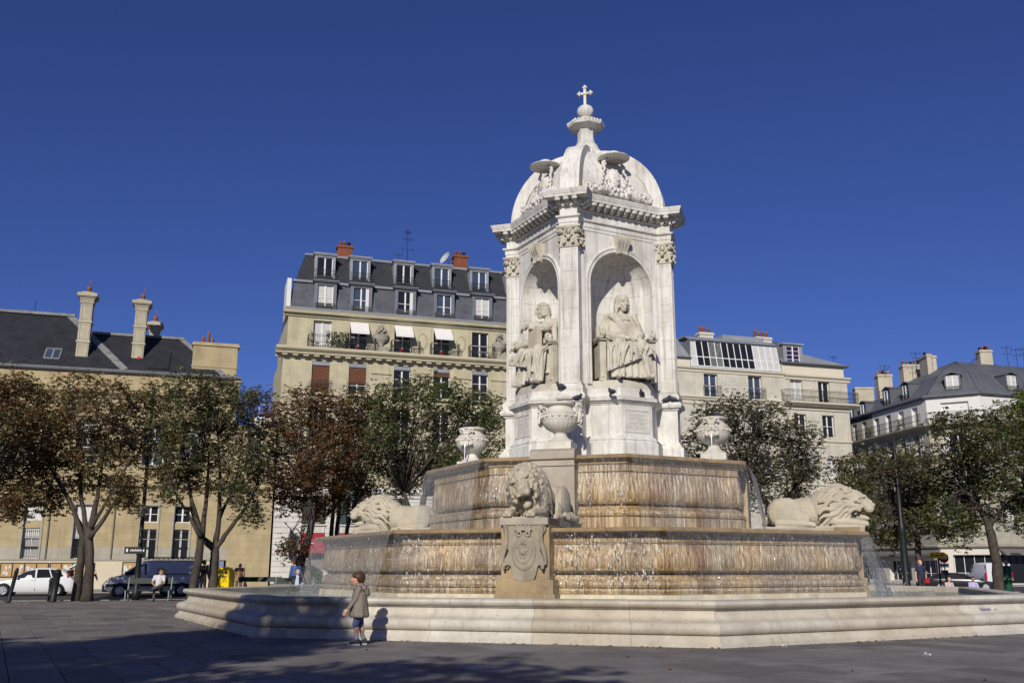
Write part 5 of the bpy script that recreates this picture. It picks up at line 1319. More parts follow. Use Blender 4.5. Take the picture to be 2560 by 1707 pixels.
    # legs under the robe
    for sx, kx, fx, fy in ((-1,-.19,-.20,-.34),(1,.20,.27,-.40)):
        c((sx*.11,.10,.52),(kx,-.30,.53),.115,.095); c((kx,-.30,.53),(fx,fy+.02,.10),.088,.05); c((fx,fy+.04,.05),(fx+sx*.02,fy-.12,.035),.048,.038)
    lo = (lambda f: .08+.30*f) if kind == 'cape' else (lambda f: .34-.16*f if f < .6 else .06)
    for i in range(13):                                          # over-robe thrown over the knees, folds of uneven weight
        f = (i+rr.uniform(-.35,.35))/12; f = min(1,max(0,f)); x = -.36+.70*f; dx = rr.uniform(-.13,.05); q_ = rr.uniform(.014,.030)
        z1 = lo(f)+.03; yk = -.385-.02*math.cos((f-.5)*5); z0_ = rr.choice((.60,.56,.50))
        m.tube([(x*.8-dx*.6,-.10,.60),(x*.95-dx*.4,-.26,.575),(x-dx*.1,yk,.50),(x*1.03+dx*.3,yk-.03,.40 if z1 < .34 else .44),(x*1.05+dx*.6,yk-.03*(1-f*.3),z1)],[.02,q_,q_*1.2,q_*1.1,q_*.8],6)
    m.loft([[(x,-.02,.585) for x in (-.3,.0,.3)]+[(x,.02,.56) for x in (.3,.0,-.3)],[(x,-.24,.58) for x in (-.36,.0,.36)]+[(x,-.2,.54) for x in (.36,.0,-.36)],[(x,-.36,.50) for x in (-.38,.0,.36)]+[(x,-.32,.48) for x in (.36,.0,-.38)],[(-.40,-.40,lo(0)+.02),(0,-.42,lo(.5)+.02),(.36,-.38,lo(1)+.02),(.36,-.35,lo(1)+.02),(0,-.38,lo(.5)+.02),(-.40,-.36,lo(0)+.02)]])
    for i in range(12):                                          # under-robe to the feet
        f = i/11; x = -.27+.58*f
        m.tube([(x,-.26,.5),(x*1.02,-.31,.3),(x*1.06+rr.uniform(-.02,.02),-.33-.03*(i%2),.03)],[.036,.03+.012*(i%2),.036],6)
    for sx in (-1,1):
        for i in range(4): f=i/3; m.tube([(sx*.26,.1-.1*f,.60),(sx*(.36+.02*f),.06-.14*f,.46),(sx*(.37+.03*f),.03-.17*f,.24),(sx*(.38+.04*f),.0-.2*f,.04)],[.05,.05,.045,.045],6)
    m.box(-.33,.33,-.2,.34,.0,.47)
    m.dents = [(tuple(L @ Vector((sx*.034,-.100,.008))),.020) for sx in (-1,1)]
    return m
def throne(mb):
    for sx in (-1,1):
        x0, x1 = sorted((sx*.36, sx*.46)); mb.box(x0,x1,-.22,-.12,0,.60); mb.box(x0,x1,.24,.34,0,.60); mb.box(x0+.02,x1-.02,-.12,.24,.08,.56); mb.box(x0-.015,x1+.015,-.26,.36,.60,.625); mb.box(x0-.03,x1+.03,-.28,.37,.625,.66)
        mb.tube([(sx*.41,-.27+.05*math.cos(t),.70+.05*math.sin(t)) for t in [i*.7 for i in range(9)]],.025,6); mb.ball((sx*.41,-.24,.70),.05,8,6)
        mb.box(x0+.025,x1-.025,-.225,-.215,.1,.5)
    mb.box(-.36,.36,.28,.36,0,.95)
ST_Z = 6.655
for k, kind, lab in ((1,'cape','seated stone man with long hair and cape, hands in his lap, in the right niche'),(-1,'book','seated stone man leaning his arm on a tall book in the left niche')):
    mb = MB(); mb.loft([[(x,y,z) for x,y in ped_poly(k,o)] for o,z in ((-.03,6.40),(-.03,6.62),(-.06,6.65))]); mb.build('statue_plinth',STATUE,pav)
    t = thing('seated_statue', lab, 'statue', wpt(k,1.84 if k == 1 else 1.70,0 if k == 1 else .04,ST_Z), face_rot(k)-k*R(17 if k == 1 else 12), 'seated stone statues in the pavilion niches')
    m_ = seated(kind, random.Random(k+9)); o = sculpt('figure', m_, STATUE, .0082, 1, .25, t, scale=2.0, dents=m_.dents); o.scale = (.93,.95,1)
    mb = MB(); throne(mb); o = mb.build('throne', STATUE, t); o.scale = (1.86,1.9,2.0)
    if kind == 'book':
        mb = MB(); Mx = Matrix.Translation((.02,-.20,.745)) @ Matrix.Rotation(R(-12),4,'Z'); mb.box(-.13,.13,-.045,.045,-.17,.17,Mx); 
        for i in range(6): mb.box(-.142,-.125,-.05,.05,-.15+i*.055,-.135+i*.055,Mx)
        o = mb.build('book', M_('tan stone book',(.50,.445,.34),.85,.12), t); o.scale = (2.0,)*3
# ---- lions
def lion(yaw, pitch, roll, bend, seed, HS=1.27, lift=0.0, fwd=0.0):
    rr = random.Random(seed); m = MB()
    B = lambda x,y,z: (x, y + bend*max(0,(.2-x))**1.2, z)
    m.ball(B(-.25,0,.42),(.95,.42,.43),18,12); m.ball(B(-.85,0,.45),(.48,.44,.42),16,10); m.ball(B(-.1,0,.62),(.75,.30,.25),14,8)
    for sy in (-1,1):
        m.ball(B(-.78,sy*.33,.42),(.50,.20,.43),16,10); m.ball(B(-.45,sy*.40,.25),(.34,.16,.24),12,8)
        m.cap(B(-1.0,sy*.42,.12),B(-.25,sy*.50,.10),.12,.10); m.ball(B(-.16,sy*.5,.085),(.19,.12,.085),12,6)
        for i in range(4): m.ball(B(-.04,sy*.5-.075+.05*i,.06),(.06,.032,.055),7,5)
        m.cap((.45,sy*.36,.42),(.55,sy*.40,.16),.17,.15); m.cap((.55,sy*.40,.16),(1.12,sy*.33,.12),.15,.115); m.ball((1.24,sy*.33,.10),(.19,.14,.10),12,8)
        for i in range(4): m.cap((1.26,sy*.33-.085+.057*i,.12),(1.37,sy*.33-.09+.06*i,.06),.045,.038,7)
    m.tube([B(-1.28,.05,.30),B(-1.42,.20,.12),B(-1.25,.45,.07),B(-.85,.62,.06),B(-.45,.68,.09),B(-.30,.66,.16)],[.09,.085,.08,.075,.08,.05],8)
    m.ball((.35,0,.54),(.58,.50,.55),18,12); m.ball((.58,0,.62),(.46,.50,.52),18,12); m.ball((.75,0,.66),(.34,.43,.46),16,10)
    piv = Vector((.62,0,.62)); Lm = Matrix.Translation(piv+Vector((fwd,0,lift))) @ Euler((roll,pitch,yaw),'XYZ').to_matrix().to_4x4() @ Matrix.Scale(HS,4) @ Matrix.Translation(-piv); Rm = Euler((roll,pitch,yaw),'XYZ').to_matrix().to_4x4()
    def b(x,y,z,r,n=10): m.ball(tuple(Lm @ Vector((x,y,z))), tuple(q*HS for q in r), n, 8, Rm)
    def tb(pts, rad, n=6): m.tube([tuple(Lm @ Vector(p)) for p in pts], rad, n)
    b(.98,0,.74,(.25,.235,.24),14); b(1.14,0,.68,(.20,.165,.15),12); b(1.25,0,.63,(.16,.155,.115),12); b(1.375,0,.675,(.05,.09,.045)); b(1.10,0,.84,(.16,.12,.07))
    tb([(1.02,0,.90),(1.18,0,.81),(1.34,0,.71)],[.085,.075,.06],8)
    for sy in (-1,1):
        b(1.14,sy*.12,.83,(.085,.075,.035)); b(1.29,sy*.09,.575,(.11,.075,.075)); b(1.06,sy*.185,.66,(.11,.06,.10)); b(.90,sy*.22,.95,(.045,.065,.085))
        tb([(1.18,sy*.17,.64),(1.06,sy*.20,.54),(1.0,sy*.17,.44)],[.05,.045,.04],7)
    tb([(.92,0,.46),(1.08,0,.385),(1.21,0,.375)],[.13,.105,.088],8); b(1.22,0,.37,(.085,.095,.06))
    m.dents = [(tuple(Lm @ Vector((1.235,sy*.125,.785))),.05) for sy in (-1,1)]+[(tuple(Lm @ Vector((1.42,sy*.045,.665))),.03) for sy in (-1,1)]+[(tuple(Lm @ Vector((1.30,0,.49))),(.26,.20,.065))]+[(tuple(Lm @ Vector((.97,sy*.225,.945))),.04) for sy in (-1,1)]
    n = 22                                                        # the mane, lock by lock
    for ringi, (r0, x0, r1, x1, r2, x2, rad) in enumerate(((.255,1.12,.40,.94,.50,.66,.066),(.33,.92,.52,.66,.58,.40,.062),(.40,.76,.56,.45,.60,.10,.066))):
        for i in range(n):
            th = R(-62 + 304*i/(n-1)) + ringi*.1 + rr.uniform(-.05,.05)
            if math.sin(th) < -.55 and ringi == 0: continue
            ct, s_ = math.cos(th), math.sin(th); wv = rr.uniform(.045,.07); ph = rr.uniform(0,6)
            pts = []
            for q in range(7):
                f = q/6; r = r0+(r1-r0)*min(1,f*2) + (r2-r1)*max(0,f*2-1); x = x0+(x1-x0)*min(1,f*2)+(x2-x1)*max(0,f*2-1)
                z = .64+r*s_*1.02 - .30*f*f*(1.0 if ringi else .7); w = wv*math.sin(f*7+ph)
                z = max(z, .06)
                p = Vector((x, r*ct - s_*w*.6, z + ct*w)); 
                if f < .6: p = (Lm @ p).lerp(p, f/.6)
                pts.append(tuple(p))
            m.tube(pts, [rad*.7,rad,rad*1.05,rad,rad*.95,rad*.7,rad*.35], 7)
    for i in range(26):                                            # beard and chest locks
        y = rr.uniform(-.34,.34); x = rr.uniform(.78,.98); z = rr.uniform(.34,.56); ph = rr.uniform(0,6)
        m.tube([(x-.02*q+.03*math.sin(q+ph), y+.04*math.sin(q*1.3+ph), max(.05,z-.085*q)) for q in range(5)],[.045,.055,.05,.04,.02],6)
    m.box(-1.38,1.30,-.54,.54,-.02,.03)
    return m
lions = [(0,R(9),R(8),R(20),.30,'front stone lion with tilted head and open mouth on the shield pedestal',7.85-1.35,-.04),
         (2,R(-4),R(4),0,.0,'right hand stone lion in profile resting beside the upper cascade',6.42,.02),
         (-2,R(10),R(2),0,.0,'left hand stone lion turning its wavy mane to the viewer behind falling water',6.42,.0)]
for k, yaw, pit, rol, bend, lab, t_, u_ in lions:
    m_ = lion(yaw,pit,rol,bend,k+5,*((1.30,.07,-.04) if k == 0 else ())); o = sculpt('stone_lion', m_, LIONST, .0125, 1, .2, dents=m_.dents); o.scale = (.97,.84,1.04) if k == 0 else (1,1,1)
    p = wpt(k, t_, u_, 2.457); o.location = p; o.rotation_euler = (0,0,FROT+R(-45+45*k)); tag(o, lab, 'lion', 'stone lions on the fountain')
# ---- urns with horned masks
URN = M_('urn stone', (.60,.565,.49), .8, .14, 2.2, .35, 24, stain=(.38,.33,.24), stain_amt=.6, stain_scale=1.2)
def urn_mesh():
    m = MB(); m.box(-.37,.37,-.37,.37,0,.20); 
    m.lathe([(.33,.20),(.345,.235),(.32,.27),(.25,.29),(.185,.36),(.165,.43),(.19,.455),(.19,.475),(.15,.48)], 32)
    gp = [(.18,.475),(.27,.51),(.37,.58),(.45,.68),(.485,.77),(.49,.79)]
    m.lathe([(.15,.47)]+gp+[(.2,.79)], 96, rib=lambda j,z: (.035*abs(math.sin(math.pi*j/4.0)) if .5 < z < .785 else 0))
    m.lathe([(.47,.785),(.505,.79),(.51,.81),(.49,.82),(.495,.83),(.495,.955),(.505,.96),(.505,.98),(.48,.99),(.44,1.03),(.37,1.09),(.345,1.13),(.345,1.17),(.38,1.20),(.435,1.215),(.45,1.24),(.445,1.27),(.40,1.285),(.36,1.25),(.0,1.24)], 48)
    for i in range(18):
        a = 2*math.pi*i/18; m.ball((.50*math.cos(a),.50*math.sin(a),.893),(.045,.045,.045),8,5)
        a += math.pi/18; m.ball((.497*math.cos(a),.497*math.sin(a),.893),(.012,.012,.055),6,5)
    return m
def mask(m, sg):
    Mx = Matrix.Translation((sg*.50,0,.92)) @ Matrix.Rotation(sg*R(90),4,'Z')
    def b(p, r, n=9): m.ball(tuple(Mx @ Vector(p)), r if hasattr(r,'__len__') else (r,)*3, n, 7, Matrix.Rotation(sg*R(90),4,'Z'))
    def t(pts, rad): m.tube([tuple(Mx @ Vector(p)) for p in pts], rad, 7)
    b((0,-.02,.02),(.125,.10,.16),12); b((0,-.115,.015),(.026,.04,.045)); b((0,-.13,-.01),(.032,.026,.02)); b((0,-.07,.13),(.12,.07,.05))
    for sx in (-1,1):
        b((sx*.05,-.095,.062),(.055,.022,.018)); b((sx*.07,-.08,-.005),(.038,.03,.035)); b((sx*.15,.0,.05),(.03,.03,.06))
        t([(sx*.05,-.06,.19),(sx*.12,-.05,.27),(sx*.19,.0,.27),(sx*.22,.02,.20),(sx*.18,-.01,.16)],[.045,.05,.045,.035,.025])       # ram's horns
        for i in range(4): t([(sx*(.10+.02*i),-.05,-.02-.03*i),(sx*(.15+.015*i),-.05,-.10-.03*i),(sx*(.10),-.04,-.18-.02*i)],[.032,.035,.02])
        t([(sx*.03,-.10,-.04),(sx*.07,-.10,-.06),(sx*.085,-.07,-.10)],[.02,.022,.015])
    for i in range(5): t([(-.06+.03*i,-.09,-.12),(-.07+.035*i,-.09,-.19),(-.05+.025*i,-.06,-.27)],[.032,.034,.015])
    for i in range(7): t([(.03*math.cos(q)*1.5,-.09+.01*i*0,.20+.045*math.sin(q)) for q in (0,1,2,3,4,5)],.022)
    b((0,-.1,-.105),(.05,.03,.03))
um = urn_mesh(); urn_body = None
for k, lab, rr_ in ((0,'front stone urn with horned masks at its sides above the lion',3.86),(2,'right stone urn spouting from a bearded mask in front of dark trees',3.70),(-2,'left stone urn spouting from a bearded mask in front of dark trees',3.92)):
    t = thing('stone_urn', lab, 'urn', wpt(k, rr_, -.03 if k == 0 else 0, 4.44), face_rot(k), 'stone urns on the upper basin')
    if urn_body is None:
        b_ = um.build('bowl', URN, t); shade(b_, 45); urn_body = b_.data
        mk = MB(); mask(mk,1); m1 = sculpt('mask', mk, URN, .0095, 1, .4, t); urn_m1 = m1.data
        mk = MB(); mask(mk,-1); m2 = sculpt('mask', mk, URN, .0095, 1, .4, t); urn_m2 = m2.data
        mo = MB()
        for sg in (1,-1): mo.ball((sg*.608,0,.838),(.016,.038,.017),8,5)
        urn_mo = mo.mesh('mouth', DARKIN); link('mouth', urn_mo, t)  # black lumps paint the shade into the mask mouths
    else:
        for n_, d_ in (('bowl',urn_body),('mask',urn_m1),('mask',urn_m2),('mouth',urn_mo)): link(n_, d_, t)
mb = MB()
for k in (2,-2):
    for sg in (1,-1):
        base = wpt(k, 3.70 if k == 2 else 3.92, 0, 0); a = face_rot(k); d = Vector((math.cos(a),math.sin(a),0))*sg
        mb.tube([tuple(base+d*(.62+.10*q)+Vector((0,0,5.26-1.02*q*q))) for q in [i/6 for i in range(7)]],[.012,.013,.014,.016,.018,.02,.022],6)
tag(mb.build('spout_water', DROP), 'thin jets of water falling from the urn masks', kind='structure')
# ---- pigeons
pm = MB(); pm.ball((0,0,.09),(.13,.065,.075),12,8,Matrix.Rotation(R(-22),4,'Y')); pm.ball((.115,0,.185),(.04,.035,.04),9,7); pm.cap((.08,0,.11),(.11,0,.17),.05,.035); pm.tube([(-.08,0,.07),(-.20,0,.035)],[.05,.03],8,flat=.4); pm.tube([(.145,0,.185),(.18,0,.178)],[.012,.004],5)
for sy in (-1,1): pm.ball((-.02,sy*.045,.10),(.13,.03,.055),10,6,Matrix.Rotation(R(-18),4,'Y')); pm.tube([(.02,sy*.02,.04),(.03,sy*.02,.0)],.008,4)
pg_me = pm.mesh('pigeon', M_('dark pigeon feathers', (.045,.047,.06), .6, .3, 6))
def ped(px_k, ap, u, z): return wpt(px_k, ap, u, z)
pigs = [((0,2.86,-.25,6.30),200,'dark pigeon on the front pier pedestal, left of the pilaster foot'),((0,4.05,.50,5.73),30,'dark pigeon perched beside the rim of the front urn'),((1,2.56,-.95,6.14),120,'dark pigeon at the left corner of the right statue pedestal'),
        ((1,2.55,.10,6.16),250,'dark pigeon in the middle of the right pedestal ledge'),((2,2.60,-.42,6.19),160,'dark pigeon sitting on the right pier pedestal'),((2,2.42,-.42,6.19),20,'paler pigeon tucked beside the right pier pedestal'),
        ((1,2.36,-.45,6.66),10,'pigeon standing by the left foot of the caped statue'),((1,2.36,.28,6.66),190,'pigeon lying between the feet of the caped statue'),((1,2.36,.58,6.66),200,'pigeon at the right end of the caped statue plinth'),
        ((-1,2.37,.18,6.66),100,'dark pigeon at the feet of the statue with the book'),((-2,4.05,.1,5.74),60,'pigeon on the rim of the left urn'),((2,3.8,.15,5.73),120,'pigeon on the rim of the right urn')]
for (k, ap, u, z), a, lab in pigs:
    o = link('pigeon', pg_me, None, wpt(k,ap,u,z), R(a)); tag(o, lab, 'pigeon', 'pigeons perched on the fountain')
# ================================================================ TREES
BARK = M_('dark bark', (.055,.045,.035), .9, .35, 6, .6, 18, stain=(.14,.125,.10), stain_amt=.5, stain_scale=1.5)
def leaf_mat():
    k = NT('autumn chestnut leaves'); at = k.n('ShaderNodeAttribute'); at.attribute_name = 'leaf'
    k.set(Base_Color=at.outputs['Color'], Roughness=.55); k.p.inputs['Specular IOR Level'].default_value = .35
    tl = k.n('ShaderNodeBsdfTranslucent'); tint = k.mix(1.0, at.outputs['Color'], (1.3,1.15,.6), 'MULTIPLY'); k.l(tint, tl.inputs[0])
    mx = k.n('ShaderNodeMixShader'); mx.inputs[0].default_value = .36; k.l(k.p.outputs[0], mx.inputs[1]); k.l(tl.outputs[0], mx.inputs[2]); k.l(mx.outputs[0], k.out.inputs[0]); return k.m
LEAF = leaf_mat()
RUSTY = [((0.221, 0.111, 0.052), 3), ((0.169, 0.098, 0.049), 3), ((0.143, 0.124, 0.058), 2), ((0.286, 0.156, 0.078), 1)]
OLIVE = [((0.138, 0.152, 0.069), 4), ((0.162, 0.145, 0.069), 3), ((0.179, 0.124, 0.053), 1), ((0.203, 0.228, 0.102), 1)]
GREENL = [((0.073, 0.107, 0.035), 4), ((0.105, 0.145, 0.047), 3), ((0.14, 0.118, 0.047), 1), ((0.152, 0.2, 0.065), 1)]
GREYG = [((0.108, 0.119, 0.071), 4), ((0.13, 0.125, 0.077), 3), ((0.148, 0.108, 0.055), 1), ((0.198, 0.21, 0.148), 1)]
BRIGHT = [((0.101, 0.143, 0.03), 3), ((0.168, 0.202, 0.042), 2), ((0.084, 0.084, 0.034), 1)]
def grow(base, trunks, blobs, nleaf, pal, seed, leaf_len=.165, sub=8):
    """trunks: polylines of (point, radius) and limbs reaching into the crown's lumps"""
    rr = random.Random(seed); rg = np.random.default_rng(seed)
    tm = MB(); bm_ = MB(); tips = []
    forks = []
    for pts in trunks:
        pp = [Vector(p[:3]) for p in pts]; rad = [p[3] for p in pts]
        fine = []; fr = []
        for i in range(len(pp)-1):
            for q in range(4):
                f = q/4; fine.append(tuple(pp[i].lerp(pp[i+1],f) + Vector((rr.uniform(-.02,.02),rr.uniform(-.02,.02),0)))); fr.append((rad[i]+(rad[i+1]-rad[i])*f)*rr.uniform(.95,1.06))
        fine.append(tuple(pp[-1])); fr.append(rad[-1]); fr[0] *= 1.25
        tm.tube(fine, fr, 10); forks.append((pp[-1], rad[-1]))
        if len(pp) > 2: forks.append((pp[-2].lerp(pp[-1],.6), rad[-1]*.8))
    for (c, r) in blobs:
        c = Vector(c); f, fr = min(forks, key=lambda q: (q[0]-c).length + rr.uniform(0,.8))
        for s_ in range(sub):
            d = Vector((rr.gauss(0,1),rr.gauss(0,1),rr.gauss(0,1))).normalized(); e = c + Vector((d.x*r[0],d.y*r[1],d.z*r[2]))*rr.uniform(.45,.95)
            m1 = f.lerp(e,.35)+Vector((rr.uniform(-.3,.3),rr.uniform(-.3,.3),rr.uniform(.0,.5))); m2 = f.lerp(e,.7)+Vector((rr.uniform(-.25,.25),rr.uniform(-.25,.25),rr.uniform(-.1,.35)))
            r0 = fr*rr.uniform(.38,.62); bm_.tube([tuple(f),tuple(m1),tuple(m2),tuple(e)],[r0,r0*.62,r0*.36,.012],6)
            for t_ in range(5):
                q = m1.lerp(m2, rr.random()).lerp(e, rr.uniform(.2,.8)); g = q + Vector((rr.gauss(0,1)*r[0],rr.gauss(0,1)*r[1],rr.uniform(-.3,.8)*r[2]))*.42
                bm_.tube([tuple(q),tuple(q.lerp(g,.5)+Vector((0,0,.08))),tuple(g)],[.022,.014,.006],4)
    # leaves: palmate, hung in drooping clusters near the lumps' surface
    tot = sum(b[1][0]*b[1][1]+b[1][0]*b[1][2] for b in blobs); P = []; CB = []
    for (c, r) in blobs:
        n = int(nleaf*1.5*(r[0]*r[1]+r[0]*r[2])/tot); ncl = max(6, n//9)
        d = rg.normal(size=(ncl,3)); d /= np.linalg.norm(d,axis=1)[:,None]; rad = rg.uniform(.35,1.0,size=(ncl,1))**.55
        cl = np.array(c)+d*np.array(r)*rad*(1+.14*rg.normal(size=(ncl,1)))
        cb = rg.normal(0,.14,size=(ncl,1))
        idx = rg.integers(0,ncl,size=n); P.append(cl[idx]+rg.normal(0,.21,size=(n,3))*np.array([1,1,.7])); CB.append(np.hstack([cb[idx], rg.random((ncl,1))[idx]]))
    P = np.vstack(P); CB = np.vstack(CB); n = len(P)
    az = rg.uniform(0,2*np.pi,n); tilt = rg.uniform(-.9,.25,n); ln = leaf_len*rg.uniform(.65,1.15,n)
    V = []; 
    for j, da in enumerate((-1.05,0,1.05)):
        a = az+da; L = ln*(1.0 if j == 1 else .82); dirv = np.stack([np.cos(a)*np.cos(tilt),np.sin(a)*np.cos(tilt),np.sin(tilt)],1); side = np.stack([-np.sin(a),np.cos(a),np.zeros(n)],1)
        roll_ = rg.uniform(-.6,.6,n); upv = np.cross(dirv,side); side = side*np.cos(roll_)[:,None]+upv*np.sin(roll_)[:,None]
        w = (L*.26)[:,None]; p0 = P; p1 = P+dirv*(L*.62)[:,None]+side*w; p2 = P+dirv*L[:,None]+np.array([0,0,-.28])*L[:,None]; p3 = P+dirv*(L*.62)[:,None]-side*w
        V.append(np.stack([p0,p1,p2,p3],1))
    V = np.stack(V,1).reshape(-1,3)
    nf = n*3; me = bpy.data.meshes.new('crown'); me.vertices.add(len(V)); me.vertices.foreach_set('co', V.astype(np.float32).ravel()); me.loops.add(nf*4); me.loops.foreach_set('vertex_index', np.arange(nf*4,dtype=np.int32))
    me.polygons.add(nf); me.polygons.foreach_set('loop_start', np.arange(0,nf*4,4,dtype=np.int32)); me.polygons.foreach_set('loop_total', np.full(nf,4,np.int32)); me.update()
    w = np.array([p[1] for p in pal],float); w /= w.sum(); cols = np.array([p[0] for p in pal])
    # neighbouring leaves turn colour together
    cum = np.cumsum(w); pick = np.searchsorted(cum, np.clip(CB[:,1]*.75+rg.random(n)*.25,0,.9999)); lc = cols[np.minimum(pick,len(cols)-1)]*np.clip(1+CB[:,:1]+rg.normal(0,.22,size=(n,1)),.35,2.0)
    arr = np.ones((nf*4,4),np.float32); arr[:,:3] = np.repeat(lc,12,axis=0); ca = me.color_attributes.new('leaf','FLOAT_COLOR','CORNER'); ca.data.foreach_set('color',arr.ravel()); me.materials.append(LEAF)
    return tm, bm_, me
def tree(label, base, trunks, blobs, nleaf, pal, seed, group='chestnut trees round the square', **kw):
    t = thing('chestnut_tree', label, 'tree', base, 0, group)
    tm, bm_, me = grow(base, trunks, blobs, nleaf, pal, seed, **kw)
    o1 = tm.build('trunk', BARK, t, recalc=False); o2 = bm_.build('branches', BARK, t, recalc=False); o3 = link('crown', me, t)
    off = -Vector(base)
    for o in (o1,o2,o3): o.location = off
    return t
def px(x, y, Y):                           # helper: world point seen at photo pixel (2560 wide) at distance Y
    a = (x-1280)/2384.4; b = -(y-853.5)/2384.4; c, s = math.cos(R(13.3645)), math.sin(R(13.3645)); d = c-b*s
    return Vector((a*Y/d, Y, 1.35+(s+b*c)*Y/d))
def mk(label, Y, trunks_px, blobs_px, nleaf, pal, seed, dy=2.2, **kw):
    tr = []
    for pts in trunks_px: tr.append([(*px(x,y,Y+oy)[:2], max(px(x,y,Y+oy).z,0) if (i or y < 1430) else 0.0, r) for i,(x,y,r,oy) in enumerate(pts)])
    m = 2384.4/Y*.985; bl = []; rr = random.Random(seed*3)
    for x, y, rx, rz in blobs_px: bl.append((tuple(px(x,y,Y+rr.uniform(-dy,dy)*.8)),(rx/m,dy*rr.uniform(.55,.8),rz/m)))
    b0 = tr[0][0]; return tree(label,(b0[0],b0[1],0),tr,bl,nleaf,pal,seed,**kw)
mk('leftmost chestnut with rusty olive leaves, its trunk outside the picture', 40.0, [[(-75,1510,.17,0),(-70,1400,.15,0),(-62,1300,.12,0)]],
   [(-60,1010,80,80),(20,960,70,50),(70,1010,60,60),(10,1050,80,60),(90,1080,50,50),(-30,1140,80,60),(60,1150,60,50),(20,1210,60,40),(70,1240,40,28),(20,1275,40,25)], 4600, OLIVE+RUSTY, 1)
mk('chestnut with twin trunks by the white car, browning crown over fanning branches', 41.8,
   [[(190,1500,.20,.3),(199,1420,.17,.2),(208,1345,.14,0),(180,1265,.085,0),(145,1195,.05,0)],[(216,1503,.23,-.3),(224,1420,.19,-.2),(222,1340,.17,0),(243,1245,.09,0),(258,1140,.05,0)],[(220,1350,.12,0),(205,1250,.085,.3),(196,1140,.05,.4)],[(224,1345,.11,-.1),(272,1278,.075,-.3),(318,1205,.045,-.5)],[(215,1335,.09,.2),(165,1240,.06,.6),(120,1160,.035,.8)],[(228,1320,.09,-.3),(285,1220,.06,-.6),(335,1130,.035,-.8)]],
   [(130,1020,66,56),(205,965,60,42),(275,990,62,48),(335,1045,46,48),(110,1085,56,50),(200,1055,76,52),(285,1085,70,48),(150,1140,56,40),(240,1145,66,40),(325,1130,42,42),(105,1180,40,30),(150,1225,40,26),(325,1205,36,28),(230,1205,50,22),(285,1245,34,18),(130,1270,26,14),(330,1262,20,14)], 4700, OLIVE+RUSTY[:2], 2, sub=9)
mk('olive leaved chestnut whose leaning trunk stands in front of the grey van', 42.5, [[(478,1475,.19,0),(496,1400,.17,0),(503,1340,.15,0),(478,1250,.08,0),(462,1140,.045,0)],[(503,1345,.12,0),(516,1240,.08,.3),(522,1130,.045,.4)],[(502,1340,.10,-.2),(445,1245,.05,-.5),(415,1170,.03,-.6)]],
   [(405,990,48,48),(470,970,58,44),(430,1055,58,48),(500,1045,58,52),(395,1112,40,42),(460,1130,56,42),(410,1185,36,26),(470,1200,40,22),(430,1240,26,14)], 2700, OLIVE, 3, sub=9)
mk('chestnut with a forked pale trunk beside the yellow letter box', 43.5, [[(531,1475,.21,0),(536,1400,.19,0),(537,1372,.18,0),(500,1340,.11,-.2),(480,1275,.075,-.3),(472,1190,.045,-.4)],[(536,1378,.14,0),(547,1310,.11,0),(550,1190,.07,0),(545,1090,.04,0)],[(537,1374,.13,0),(572,1325,.095,0),(610,1275,.065,0),(645,1215,.04,0)],[(547,1300,.08,.3),(590,1200,.05,.6),(605,1110,.03,.7)]],
   [(550,990,58,48),(610,1012,45,44),(648,992,24,20),(545,1072,62,52),(615,1082,52,52),(520,1140,48,42),(590,1160,62,46),(640,1150,34,48),(600,1235,42,24),(628,1285,32,20),(560,1215,36,18),(480,1160,34,36)], 3300, GREYG+OLIVE, 4, sub=8)
mk('rust brown chestnut with a dark leaning trunk left of the lower cascade', 46.0, [[(735,1462,.26,0),(752,1400,.22,0),(768,1355,.19,0),(780,1300,.15,0),(775,1230,.09,0)]],
   [(690,1040,48,42),(770,1000,60,42),(830,1030,55,50),(700,1110,55,50),(780,1090,70,55),(850,1110,50,50),(690,1190,50,45),(770,1180,65,50),(845,1190,45,50),(720,1250,45,32),(790,1262,50,36),(735,1370,30,26)], 5600, RUSTY, 5)
mk('slim multi stemmed chestnut with brick red leaves just behind the left lion', 50.0, [[(826,1455,.12,0),(828,1330,.11,0),(835,1250,.09,0)],[(838,1455,.12,.2),(842,1330,.11,.2),(850,1240,.09,.2)],[(850,1455,.11,-.2),(868,1320,.10,-.2),(890,1250,.08,-.2)]],
   [(890,1020,55,45),(940,1050,50,50),(880,1100,60,50),(930,1130,55,50),(870,1180,50,45),(910,1215,45,40),(850,1250,38,30)], 3300, RUSTY+OLIVE, 6)
mk('broad deep green chestnut filling the space left of the pavilion', 49.0, [[(1045,1470,.24,0),(1050,1330,.20,0),(1060,1240,.15,0)],[(1048,1340,.14,0),(1010,1230,.10,0)]],
   [(985,1000,55,42),(1050,975,55,40),(1120,1000,60,45),(1190,1015,55,42),(1245,1030,40,40),(960,1080,50,50),(1040,1060,75,55),(1130,1080,75,55),(1220,1100,55,55),(980,1160,60,45),(1070,1150,70,45),(1150,1160,60,50),(1230,1190,50,50),(1010,1215,50,28)], 6800, GREENL+OLIVE[:2], 7)
mk('grey green chestnut spreading behind the right urn', 50.0, [[(1922,1450,.22,0),(1924,1330,.18,0),(1920,1260,.14,0),(1880,1200,.08,0)],[(1924,1290,.12,0),(1985,1220,.08,0)]],
   [(1790,1040,65,42),(1860,1025,55,38),(1930,1050,65,45),(2000,1090,55,42),(1745,1110,55,50),(1830,1110,75,50),(1920,1120,75,50),(2000,1150,50,38),(1775,1180,55,42),(1860,1190,70,42),(1950,1190,65,42),(2040,1180,36,28),(1720,1190,36,50),(1900,1245,40,26),(1990,1240,36,28)], 6000, GREYG, 8)
